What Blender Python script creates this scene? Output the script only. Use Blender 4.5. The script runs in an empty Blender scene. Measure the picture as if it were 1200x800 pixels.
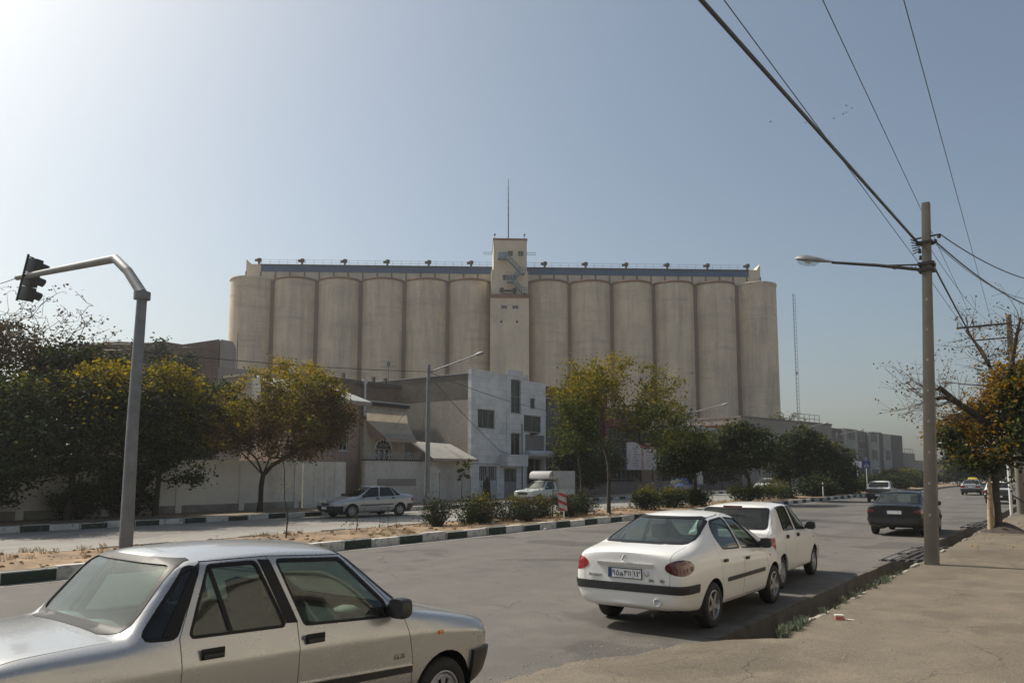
import bpy, bmesh, math, random
from mathutils import Vector, Matrix, noise
random.seed(7)
SC = bpy.context.scene
COL = SC.collection
RAD = math.radians
PI = math.pi

# ------------------------------------------------------------------ camera frame
FPX = 930.0; PITCH = RAD(6.38); YAW = RAD(36.0); CAMH = 2.0
RV = (math.cos(YAW), math.sin(YAW)); FV = (-math.sin(YAW), math.cos(YAW))
def ray(u, v):
    a = (u-600)/FPX; b = (450-v)/FPX
    y = math.cos(PITCH)-math.sin(PITCH)*b; z = math.sin(PITCH)+math.cos(PITCH)*b
    return (a*RV[0]+y*FV[0], a*RV[1]+y*FV[1], z)
def gnd(u, v, z=0.0):
    d = ray(u, v); t = (z-CAMH)/d[2]; return Vector((d[0]*t, d[1]*t, z))
def atX(u, v, X):
    d = ray(u, v); t = X/d[0]; return Vector((X, d[1]*t, CAMH+d[2]*t))
def atD(u, v, D):
    d = ray(u, v); y = d[0]*FV[0]+d[1]*FV[1]; t = D/y
    return Vector((d[0]*t, d[1]*t, CAMH+d[2]*t))
def c2w(xc, dep):
    return (xc*RV[0]+dep*FV[0], xc*RV[1]+dep*FV[1])

# ------------------------------------------------------------------ objects
def link(o):
    COL.objects.link(o); return o
def tag(o, label=None, cat=None, group=None, kind=None):
    if label: o['label'] = label
    if cat: o['category'] = cat
    if group: o['group'] = group
    if kind: o['kind'] = kind
    return o
def thing(name, label, cat, loc=(0, 0, 0), rz=0.0, group=None):
    o = bpy.data.objects.new(name, None); link(o)
    o.location = loc; o.rotation_euler = (0, 0, rz); o.empty_display_size = .2
    return tag(o, label, cat, group)
def mobj(name, me, parent=None):
    o = bpy.data.objects.new(name, me); link(o)
    if parent is not None: o.parent = parent
    return o
def copy_tree(o, parent=None):
    c = o.copy(); COL.objects.link(c)
    if parent is not None: c.parent = parent
    for ch in list(o.children):
        copy_tree(ch, c)
    return c

class MB:
    """collects boxes, tubes, polygons into one mesh"""
    def __init__(s): s.v = []; s.f = []; s.m = []; s.sm = []
    def add(s, vs, fs, mi=0, smooth=False):
        n = len(s.v); s.v += [tuple(q) for q in vs]
        for f in fs:
            s.f.append([i+n for i in f]); s.m.append(mi); s.sm.append(smooth)
    def box(s, x0, x1, y0, y1, z0, z1, mi=0, rot=None, org=(0, 0, 0)):
        vs = [Vector((x, y, z)) for z in (z0, z1) for y in (y0, y1) for x in (x0, x1)]
        if rot is not None: vs = [Vector(org)+rot @ q for q in vs]
        s.add(vs, [(0, 2, 3, 1), (4, 5, 7, 6), (0, 1, 5, 4), (2, 6, 7, 3), (0, 4, 6, 2), (1, 3, 7, 5)], mi)
    def tube(s, pts, rad, n=8, mi=0, cap=True, smooth=True):
        pts = [Vector(p) for p in pts]
        if not isinstance(rad, (list, tuple)): rad = [rad]*len(pts)
        rings = []; prev = None
        for i, p in enumerate(pts):
            t = (pts[min(i+1, len(pts)-1)]-pts[max(i-1, 0)])
            if t.length < 1e-9: t = Vector((0, 0, 1))
            t.normalize()
            if prev is None:
                a = Vector((0, 0, 1)) if abs(t.z) < .9 else Vector((1, 0, 0))
                u = t.cross(a).normalized()
            else:
                u = (prev-t*prev.dot(t))
                u = u.normalized() if u.length > 1e-6 else t.orthogonal().normalized()
            prev = u; w = t.cross(u)
            rings.append([p+(u*math.cos(2*PI*k/n)+w*math.sin(2*PI*k/n))*rad[i] for k in range(n)])
        vs = [q for r in rings for q in r]; fs = []
        for i in range(len(rings)-1):
            for k in range(n):
                fs.append((i*n+k, i*n+(k+1) % n, (i+1)*n+(k+1) % n, (i+1)*n+k))
        s.add(vs, fs, mi, smooth)
        if cap:
            s.add(rings[0], [tuple(reversed(range(n)))], mi); s.add(rings[-1], [tuple(range(n))], mi)
    def lathe(s, prof, n=24, mi=0, mat=None, smooth=True):
        """prof: list of (r, h); axis +Z, then transformed by mat"""
        vs = []
        for r, h in prof:
            for k in range(n):
                q = Vector((r*math.cos(2*PI*k/n), r*math.sin(2*PI*k/n), h))
                vs.append(mat @ q if mat is not None else q)
        fs = []
        for i in range(len(prof)-1):
            for k in range(n):
                fs.append((i*n+k, i*n+(k+1) % n, (i+1)*n+(k+1) % n, (i+1)*n+k))
        s.add(vs, fs, mi, smooth)
    def poly(s, pts, mi=0): s.add(pts, [tuple(range(len(pts)))], mi)
    def prism(s, pts, ext, mi=0):
        """polygon pts (3D) extruded by vector ext"""
        n = len(pts); ext = Vector(ext); a = [Vector(p) for p in pts]; b = [p+ext for p in a]
        fs = [tuple(range(n)), tuple(range(2*n-1, n-1, -1))]
        fs += [(i, i+n, (i+1) % n+n, (i+1) % n) for i in range(n)]
        s.add(a+b, fs, mi)
    def mesh(s, name, mats, bevel=0.0, sharp=None, fix=True):
        me = bpy.data.meshes.new(name)
        me.from_pydata(s.v, [], s.f)
        me.polygons.foreach_set('material_index', s.m)
        me.polygons.foreach_set('use_smooth', s.sm)
        for m in (mats if isinstance(mats, (list, tuple)) else [mats]): me.materials.append(m)
        if fix or bevel:
            bm = bmesh.new(); bm.from_mesh(me)
            if fix and len(bm.faces) < 60000: bmesh.ops.recalc_face_normals(bm, faces=bm.faces)
            if bevel:
                bmesh.ops.remove_doubles(bm, verts=bm.verts, dist=1e-5)
                es = [e for e in bm.edges if len(e.link_faces) == 2 and e.calc_face_angle(0) > .6]
                bmesh.ops.bevel(bm, geom=es, offset=bevel, segments=2, affect='EDGES', profile=.7, clamp_overlap=True)
                for f in bm.faces: f.smooth = True
            bm.to_mesh(me); bm.free()
        if bevel or sharp: me.set_sharp_from_angle(angle=sharp or .7)
        me.update()
        return me
    def build(s, name, mats, parent=None, bevel=0.0, sharp=None, fix=True):
        return mobj(name, s.mesh(name, mats, bevel, sharp, fix), parent)

# ------------------------------------------------------------------ materials
class NT:
    def __init__(s, name):
        s.m = bpy.data.materials.new(name); s.m.use_nodes = True
        s.t = s.m.node_tree; s.n = s.t.nodes; s.l = s.t.links
        s.b = s.n['Principled BSDF']; s.out = s.n['Material Output']
    def node(s, typ, **kw):
        x = s.n.new(typ)
        for k, v in kw.items():
            if k.startswith('_'): x.inputs[k[1:].replace('_', ' ')].default_value = v
            else: setattr(x, k, v)
        return x
    def link(s, a, b): s.l.new(a, b)
    def coords(s, scale=(1, 1, 1), world=False):
        if world: o = s.node('ShaderNodeNewGeometry').outputs['Position']
        else: o = s.node('ShaderNodeTexCoord').outputs['Object']
        mp = s.node('ShaderNodeMapping'); mp.inputs['Scale'].default_value = scale
        s.link(o, mp.inputs[0]); return mp.outputs[0]
    def noise(s, vec, scale, detail=4, rough=.55, dist=0.0):
        x = s.node('ShaderNodeTexNoise', _Scale=scale, _Detail=detail, _Roughness=rough, _Distortion=dist)
        s.link(vec, x.inputs['Vector']); return x.outputs['Fac']
    def ramp(s, fac, stops, interp='LINEAR'):
        x = s.node('ShaderNodeValToRGB'); x.color_ramp.interpolation = interp
        e = x.color_ramp.elements
        while len(e) < len(stops): e.new(.5)
        for i, (p, c) in enumerate(stops):
            e[i].position = p
            e[i].color = (c, c, c, 1) if isinstance(c, (int, float)) else (*c, 1)
        s.link(fac, x.inputs[0]); return x.outputs[0]
    def mix(s, fac, a, b, mode='MIX'):
        x = s.node('ShaderNodeMix', data_type='RGBA', blend_type=mode)
        for sock, val in ((x.inputs[0], fac), (x.inputs[6], a), (x.inputs[7], b)):
            if isinstance(val, (int, float)): sock.default_value = val if sock == x.inputs[0] else (val, val, val, 1)
            elif isinstance(val, (tuple, list)): sock.default_value = (*val, 1) if len(val) == 3 else val
            else: s.link(val, sock)
        return x.outputs[2]
    def bump(s, h, strength=.3, dist=.01):
        x = s.node('ShaderNodeBump', _Strength=strength, _Distance=dist)
        s.link(h, x.inputs['Height']); s.link(x.outputs[0], s.b.inputs['Normal'])
    def col(s, c):
        if isinstance(c, (tuple, list)): s.b.inputs['Base Color'].default_value = (*c, 1)
        else: s.link(c, s.b.inputs['Base Color'])
    def set(s, **kw):
        for k, v in kw.items(): s.b.inputs[k.replace('_', ' ')].default_value = v
        return s

def simple(name, c, rough=.6, metal=0.0, var=.15, scale=3.0, bump=0.0, bscale=60, spec=.5, world=False, coat=0.0):
    n = NT(name); v = n.coords(world=world)
    f = n.noise(v, scale, 5, .6)
    lo = tuple(max(0, q*(1-var)) for q in c); hi = tuple(min(1, q*(1+var)) for q in c)
    n.col(n.ramp(f, [(.3, lo), (.7, hi)]))
    n.set(Roughness=rough, Metallic=metal, Specular_IOR_Level=spec, Coat_Weight=coat)
    if bump: n.bump(n.noise(v, bscale, 4), bump)
    return n.m
M = {}
M['rubber'] = simple('tyre_rubber', (.018, .018, .018), .75, bump=.2, bscale=40)
M['blackplastic'] = simple('black_plastic', (.022, .022, .023), .45, var=.25, scale=9)
M['blackgloss'] = simple('black_trim', (.011, .011, .012), .5, spec=.25)
M['interior'] = simple('car_interior', (.055, .055, .058), .8, var=.3, scale=6)
M['seat'] = simple('seat_cloth', (.04, .04, .045), .9, var=.3, scale=14, bump=.2)
M['chrome'] = simple('chrome', (.75, .75, .77), .15, 1.0, var=.05)
M['alloy'] = simple('alloy', (.42, .42, .43), .35, .8, var=.12, scale=12)
M['hubcap'] = simple('hubcap_plastic', (.33, .33, .34), .45, .3, var=.2, scale=12)
M['galv'] = simple('galvanised_steel', (.20, .205, .21), .6, .35, var=.2, scale=4)
M['whiteplate'] = simple('number_plate_white', (.75, .75, .73), .4, var=.06, scale=14)
M['plateblue'] = simple('number_plate_blue', (.01, .03, .22), .4)
M['ink'] = simple('number_ink', (.01, .01, .012), .5)
def paint(name, c, metal=0.0, rough=.28, dirt=.35, dirtc=(.30, .25, .19), flake=0.0, coat=.6):
    n = NT(name); v = n.coords()
    f = n.noise(v, 2.3, 6, .65)
    g = n.noise(n.coords((3, .5, 6)), 3.0, 5, .6)
    sep = n.node('ShaderNodeSeparateXYZ'); n.link(v, sep.inputs[0])
    low = n.node('ShaderNodeMapRange'); n.link(sep.outputs[2], low.inputs[0])
    low.inputs[1].default_value = 1.0; low.inputs[2].default_value = .2
    low.inputs[3].default_value = .25; low.inputs[4].default_value = 1.0
    mul = n.node('ShaderNodeMath', operation='MULTIPLY'); n.link(f, mul.inputs[0]); n.link(g, mul.inputs[1])
    mul2 = n.node('ShaderNodeMath', operation='MULTIPLY'); n.link(mul.outputs[0], mul2.inputs[0]); n.link(low.outputs[0], mul2.inputs[1])
    mul3 = n.node('ShaderNodeMath', operation='MULTIPLY'); n.link(mul2.outputs[0], mul3.inputs[0]); mul3.inputs[1].default_value = dirt*2.6
    cl = n.node('ShaderNodeClamp'); n.link(mul3.outputs[0], cl.inputs[0])
    n.col(n.mix(cl.outputs[0], c, dirtc))
    r = n.node('ShaderNodeMapRange'); n.link(f, r.inputs[0])
    r.inputs[3].default_value = rough*.85; r.inputs[4].default_value = rough*1.35
    n.link(r.outputs[0], n.b.inputs['Roughness'])
    n.set(Metallic=metal, Coat_Weight=coat, Coat_Roughness=.08)
    if flake: n.bump(n.noise(v, 900, 1), .02, .001)
    return n.m
M['silver'] = paint('silver_paint', (.50, .505, .505), .6, .25, .40, (.34, .30, .24))
M['silver2'] = paint('light_silver_paint', (.45, .47, .49), .5, .36, .3)
M['white'] = paint('white_paint', (.80, .79, .76), 0, .3, .2, (.45, .38, .28))
M['white2'] = paint('old_white_paint', (.70, .71, .70), 0, .4, .3, (.40, .35, .28))
M['black'] = paint('black_paint', (.006, .006, .007), 0, .3, .04, (.06, .05, .04), 0.0, .15)
M['darkgrey'] = paint('dark_grey_paint', (.06, .06, .065), .3, .3, .2)
M['bluepaint'] = paint('blue_paint', (.02, .07, .30), 0, .35, .3)
M['paleblue'] = paint('pale_blue_grey_paint', (.50, .55, .56), 0, .45, .3)
def glass(name, tint=(.55, .62, .60), refl=1.0, dust=.06):
    n = NT(name); n.n.remove(n.b)
    tr = n.node('ShaderNodeBsdfTransparent'); tr.inputs[0].default_value = (*tint, 1)
    gl = n.node('ShaderNodeBsdfGlossy', _Roughness=.03); gl.inputs[0].default_value = (refl, refl, refl, 1)
    lw = n.node('ShaderNodeLayerWeight', _Blend=.5); pw = n.node('ShaderNodeMath', operation='POWER'); n.link(lw.outputs['Facing'], pw.inputs[0]); pw.inputs[1].default_value = 5.0
    fr = n.node('ShaderNodeMath', operation='MULTIPLY_ADD'); n.link(pw.outputs[0], fr.inputs[0]); fr.inputs[1].default_value = .85; fr.inputs[2].default_value = .045
    m1 = n.node('ShaderNodeMixShader'); n.link(fr.outputs[0], m1.inputs[0]); n.link(tr.outputs[0], m1.inputs[1]); n.link(gl.outputs[0], m1.inputs[2])
    df = n.node('ShaderNodeBsdfDiffuse'); df.inputs[0].default_value = (.45, .43, .38, 1)
    v = n.coords(); f = n.ramp(n.noise(v, 3.0, 5, .6), [(.3, dust*.3), (.75, dust*1.8)])
    m2 = n.node('ShaderNodeMixShader'); n.link(f, m2.inputs[0]); n.link(m1.outputs[0], m2.inputs[1]); n.link(df.outputs[0], m2.inputs[2])
    n.link(m2.outputs[0], n.out.inputs[0]); return n.m
M['glass'] = glass('car_glass', (.66, .73, .70), .9, .03)
M['glassrear'] = glass('rear_glass', (.74, .84, .82), .8, .035)
M['glassdark'] = glass('dark_car_glass', (.40, .44, .44), .9, .03)
M['lampglass'] = glass('lamp_glass', (.85, .88, .88), 1.0, .05)
def lens(name, c):
    n = NT(name); v = n.coords((1, 1, 1)); f = n.noise(v, 60, 2)
    n.col(n.ramp(f, [(.2, tuple(q*.9 for q in c)), (.8, c)])); n.set(Roughness=.12, Coat_Weight=1.0, Specular_IOR_Level=.6)
    return n.m
M['redlens'] = lens('red_lens', (.30, .012, .018)); M['amber'] = lens('amber_lens', (.65, .20, .02))
M['clearlens'] = lens('clear_lens', (.55, .56, .56)); M['darkred'] = lens('dark_red_lens', (.10, .008, .010))
M['taxisign'] = simple('yellow_sign', (.50, .36, .05), .4)
M['paper'] = simple('crumpled_paper', (.6, .58, .5), .7, bump=.5, bscale=15)
# ------------------------------------------------------------------ cars
# local frame of a car: +Y forward, origin on the ground midway between the axles
def cage_surface(st, creases, level, dims):
    """st: stations rear->front (y, zb, w2, w3, w4, w5, w6, z3, z4, z5, z6, z7, z8); returns a bmesh"""
    bm = bmesh.new(); NP = 9; rows = []
    for (y, zb, w2, w3, w4, w5, w6, z3, z4, z5, z6, z7, z8) in st:
        pts = [(0, zb), (w2-.10, zb), (w2, zb+.05), (w3, z3), (w4, z4), (w5, z5), (w6, z6), (w6*.55, z7), (0, z8)]
        R = [bm.verts.new((x, y, z)) for x, z in pts]
        L = [R[0]]+[bm.verts.new((-x, y, z)) for x, z in pts[1:-1]]+[R[-1]]
        rows.append((R, L))
    for (R0, L0), (R1, L1) in zip(rows, rows[1:]):
        for i in range(NP-1):
            bm.faces.new((R0[i], R1[i], R1[i+1], R0[i+1]))
            bm.faces.new((L0[i], L0[i+1], L1[i+1], L1[i]))
    for k, (R, L) in ((0, rows[0]), (1, rows[-1])):
        for i in range(NP-1):
            if i == 0: f = (R[0], R[1], L[1])
            elif i == NP-2: f = (R[i], R[i+1], L[i])
            else: f = (R[i], R[i+1], L[i+1], L[i])
            bm.faces.new(f)
    cl = bm.edges.layers.float.new('crease_edge')
    def crease(a, b, w):
        e = bm.edges.get((a, b))
        if e: e[cl] = max(e[cl], w)
    for kind, i, j0, j1, w in creases:
        if kind == 'L':      # lengthwise line of point i from station j0 to j1
            for j in range(j0, j1):
                for S in (0, 1): crease(rows[j][S][i], rows[j+1][S][i], w)
        else:                # section line of station i from point j0 to j1
            for j in range(j0, j1):
                for S in (0, 1): crease(rows[i][S][j], rows[i][S][j+1], w)
    bmesh.ops.recalc_face_normals(bm, faces=bm.faces)
    me = bpy.data.meshes.new('cage'); bm.to_mesh(me); bm.free()
    o = bpy.data.objects.new('cage', me); COL.objects.link(o)
    md = o.modifiers.new('s', 'SUBSURF'); md.levels = level; md.render_levels = level
    dg = bpy.context.evaluated_depsgraph_get()
    me2 = bpy.data.meshes.new_from_object(o.evaluated_get(dg))
    bpy.data.objects.remove(o); bpy.data.meshes.remove(me)
    bm = bmesh.new(); bm.from_mesh(me2); bpy.data.meshes.remove(me2)
    xs = [v.co.x for v in bm.verts]; ys = [v.co.y for v in bm.verts]; zs = [v.co.z for v in bm.verts]
    y0, y1, hw, z1 = dims
    for v in bm.verts:
        v.co.x *= hw/max(xs)
        v.co.y = y0+(v.co.y-min(ys))/(max(ys)-min(ys))*(y1-y0)
        v.co.z = v.co.z*z1/max(zs)
    for f in bm.faces: f.smooth = True
    bm.normal_update()
    return bm

def side_planes(poly, grow=0.0):
    """convex polygon in (y, z) -> planes of a prism along X"""
    n = len(poly); A = sum(poly[i][0]*poly[(i+1) % n][1]-poly[(i+1) % n][0]*poly[i][1] for i in range(n))
    if A < 0: poly = poly[::-1]
    out = []
    for i in range(n):
        (a, b), (c, d) = poly[i], poly[(i+1) % n]
        t = Vector((0, c-a, d-b)).normalized(); nn = Vector((0, t.z, -t.y))
        out.append((Vector((0, a, b))+nn*grow, nn))
    return out
def end_planes(poly, grow=0.0):
    """convex polygon in (x, z) -> planes of a prism along Y"""
    n = len(poly); A = sum(poly[i][0]*poly[(i+1) % n][1]-poly[(i+1) % n][0]*poly[i][1] for i in range(n))
    if A < 0: poly = poly[::-1]
    out = []
    for i in range(n):
        (a, b), (c, d) = poly[i], poly[(i+1) % n]
        t = Vector((c-a, 0, d-b)).normalized(); nn = Vector((t.z, 0, -t.x))
        out.append((Vector((a, 0, b))+nn*grow, nn))
    return out
def top_planes(poly, grow=0.0):
    """convex polygon in (x, y) -> planes of a prism along Z"""
    n = len(poly); A = sum(poly[i][0]*poly[(i+1) % n][1]-poly[(i+1) % n][0]*poly[i][1] for i in range(n))
    if A < 0: poly = poly[::-1]
    out = []
    for i in range(n):
        (a, b), (c, d) = poly[i], poly[(i+1) % n]
        t = Vector((c-a, d-b, 0)).normalized(); nn = Vector((t.y, -t.x, 0))
        out.append((Vector((a, b, 0))+nn*grow, nn))
    return out
def rounded(poly, r, k=3):
    """round the corners of a convex polygon"""
    out = []; n = len(poly)
    rr = r if isinstance(r, (list, tuple)) else [r]*n
    for i in range(n):
        p0, p1, p2 = Vector(poly[i-1]), Vector(poly[i]), Vector(poly[(i+1) % n])
        a = (p0-p1); b = (p2-p1); q = min(rr[i], a.length*.45, b.length*.45)
        a = p1+a.normalized()*q; b = p1+b.normalized()*q
        for j in range(k+1):
            t = j/k; out.append(tuple((a*(1-t)**2+p1*2*t*(1-t)+b*t*t)))
    return out
def circle_poly(cy, cz, r, n=28): return [(cy+r*math.cos(2*PI*i/n), cz+r*math.sin(2*PI*i/n)) for i in range(n)]

def cut(bm, planes, filt, rid, only=None):
    lay = bm.faces.layers.int['rid']
    def outside(f):
        return any(all((v.co-c).dot(n) > -1e-6 for v in f.verts) for c, n in planes)
    faces = [f for f in bm.faces if (only is None or f[lay] in only) and filt(f) and not outside(f)]
    for c, n in planes:
        if not faces: return
        geom = list({v for f in faces for v in f.verts})+list({e for f in faces for e in f.edges})+faces
        r = bmesh.ops.bisect_plane(bm, geom=geom, dist=1e-5, plane_co=c, plane_no=n)
        fs = {g for g in r['geom'] if isinstance(g, bmesh.types.BMFace)} | {f for f in faces if f.is_valid}
        faces = [f for f in fs if (f.calc_center_median()-c).dot(n) < 0]
    for f in faces: f[lay] = rid

def shell(bm, pred, name, mats, parent, t=.02, off=0.0, mi=0, inner=1, rim=1, side_sharp=.6):
    """faces with pred -> a solid shell mesh offset by off, thickness t"""
    lay = bm.faces.layers.int['rid']
    fs = [f for f in bm.faces if pred(f[lay])]
    if not fs: return None
    idx = {}; V = []; N = []
    for f in fs:
        for v in f.verts:
            if v not in idx: idx[v] = len(V); V.append(v.co+v.normal*off); N.append(v.normal.copy())
    n = len(V); V2 = [V[i]-N[i]*t for i in range(n)]
    F = []; MI = []
    cnt = {}
    for f in fs:
        q = [idx[v] for v in f.verts]; F.append(q); MI.append(mi)
        F.append([i+n for i in reversed(q)]); MI.append(inner)
        for a, b in zip(q, q[1:]+q[:1]):
            cnt[(a, b)] = 1
    for (a, b) in cnt:
        if (b, a) not in cnt:
            F.append([b, a, a+n, b+n]); MI.append(rim)
    me = bpy.data.meshes.new(name); me.from_pydata([tuple(q) for q in V+V2], [], F)
    me.polygons.foreach_set('material_index', MI)
    me.polygons.foreach_set('use_smooth', [True]*len(F))
    for m in mats: me.materials.append(m)
    me.set_sharp_from_angle(angle=side_sharp)
    return mobj(name, me, parent)

def make_wheel(parent, x, y, r, w, side, style, rimr, mats, n=32):
    """wheel with tyre and rim as sub-parts; side +1 right, -1 left"""
    wh = bpy.data.objects.new('wheel', None); link(wh); wh.parent = parent
    wh.location = (x, y, r); wh.rotation_euler = (0, side*PI/2, 0)
    h = w/2
    b = MB(); b.lathe([(rimr, -h*.9), (rimr+.02, -h), (r-.03, -h), (r-.008, -h*.8), (r, -h*.5), (r, h*.5), (r-.008, h*.8), (r-.03, h), (rimr+.02, h), (rimr, h*.9), (rimr-.004, h*.5), (rimr-.004, -h*.5), (rimr, -h*.9)], n)
    b.build('tyre', mats['tyre'], wh, sharp=.9)
    b = MB()
    b.lathe([(rimr, h*.92), (rimr-.012, h*.95), (rimr-.022, h*.7), (rimr-.03, h*.2)], n)          # lip
    b.lathe([(rimr-.004, h*.1), (.02, h*.1)], n, 1)                                       # dark back
    if style == 'hub':
        b.lathe([(rimr-.025, h*.75), (rimr*.72, h*.95), (rimr*.66, h*.86)], n)
        b.lathe([(rimr*.44, h*.82), (rimr*.36, h*.95), (.02, h*1.0), (.001, h*1.0)], n)
        k = 8
        for i in range(k):
            a = 2*PI*i/k; d = .5*2*PI/k*.62
            p = []
            for rr_, aa in ((rimr*.40, -d), (rimr*.70, -d), (rimr*.70, d), (rimr*.40, d)):
                p.append((rr_*math.cos(a+aa), rr_*math.sin(a+aa), h*.84))
            b.prism(p, (0, 0, h*.10))
    else:
        k = 5
        b.lathe([(.055, h*.75), (.045, h*.85), (.001, h*.86)], 16)
        for i in range(k):
            a = 2*PI*i/k
            p = []
            for rr_, dw in ((.03, -.036), (rimr-.02, -.022), (rimr-.02, .022), (.03, .036)):
                p.append((rr_*math.cos(a)-dw*math.sin(a), rr_*math.sin(a)+dw*math.cos(a), h*.52))
            b.prism(p, (0, 0, h*.30))
    b.build('rim', [mats['rim'], M['blackgloss']], wh, sharp=.5)
    return wh

def seat_mesh(front=True):
    b = MB()
    if front:
        b.box(-.25, .25, -.25, .27, .0, .16); 
        rot = Matrix.Rotation(RAD(14), 3, 'X')
        b.box(-.25, .25, -.07, .07, 0, .60, 0, rot, (0, -.24, .10))
        b.box(-.14, .14, -.05, .05, .64, .84, 0, rot, (0, -.24, .10))
        b.box(-.08, -.06, -.01, .01, .55, .66, 0, rot, (0, -.24, .10)); b.box(.06, .08, -.01, .01, .55, .66, 0, rot, (0, -.24, .10))
    else:
        b.box(-.58, .58, -.25, .25, .0, .18)
        rot = Matrix.Rotation(RAD(16), 3, 'X')
        b.box(-.58, .58, -.07, .07, 0, .56, 0, rot, (0, -.24, .10))
    return b.mesh('seat', M['seat'], bevel=.04)
SEATF = seat_mesh(True); SEATR = seat_mesh(False)

def text_mesh(txt, size, mat, ext=.002, align='CENTER'):
    cu = bpy.data.curves.new('lettering', 'FONT'); cu.body = txt; cu.size = size; cu.extrude = ext
    cu.align_x = align; cu.align_y = 'CENTER'
    o = bpy.data.objects.new('lettering', cu); COL.objects.link(o)
    dg = bpy.context.evaluated_depsgraph_get()
    me = bpy.data.meshes.new_from_object(o.evaluated_get(dg))
    bpy.data.objects.remove(o); me.materials.clear(); me.materials.append(mat); return me

def plate(parent, loc, rot, txt=None, txt2=None, w=.46, h=.11):
    b = MB(); b.box(-w/2, w/2, -h/2, h/2, 0, .008)
    for q in ((-w/2-.008, -w/2, -h/2-.008, h/2+.008), (w/2, w/2+.008, -h/2-.008, h/2+.008), (-w/2, w/2, -h/2-.008, -h/2), (-w/2, w/2, h/2, h/2+.008)): b.box(*q, 0, .011, 2)
    b.box(-w/2+.002, -w/2+.042, -h/2+.003, h/2-.003, .008, .0095, 1)
    b.box(w*.245, w*.253, -h/2+.003, h/2-.003, .008, .0095, 2)
    o = b.build('number_plate', [M['whiteplate'], M['plateblue'], M['ink']], parent)
    o.location = loc; o.rotation_euler = rot
    if txt:
        for t, x, s, wd in ((txt, -w*.10, h*.92, w*.58), (txt2, w*.375, h*.80, w*.20)):
            me = text_mesh(t, s, M['ink'], .001)
            l = mobj('plate_lettering', me, o); l.location = (x, 0, .010)
            if l.dimensions.x > 1e-4:
                xs = [v.co.x for v in me.vertices]; ys = [v.co.y for v in me.vertices]
                if xs:
                    cx = (min(xs)+max(xs))/2; cy = (min(ys)+max(ys))/2
                    sx = wd/(max(xs)-min(xs)); sy = h*.62/(max(ys)-min(ys))
                    for v in me.vertices: v.co.x = (v.co.x-cx)*sx; v.co.y = (v.co.y-cy)*sy
    return o
def logo_free(): pass

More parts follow.
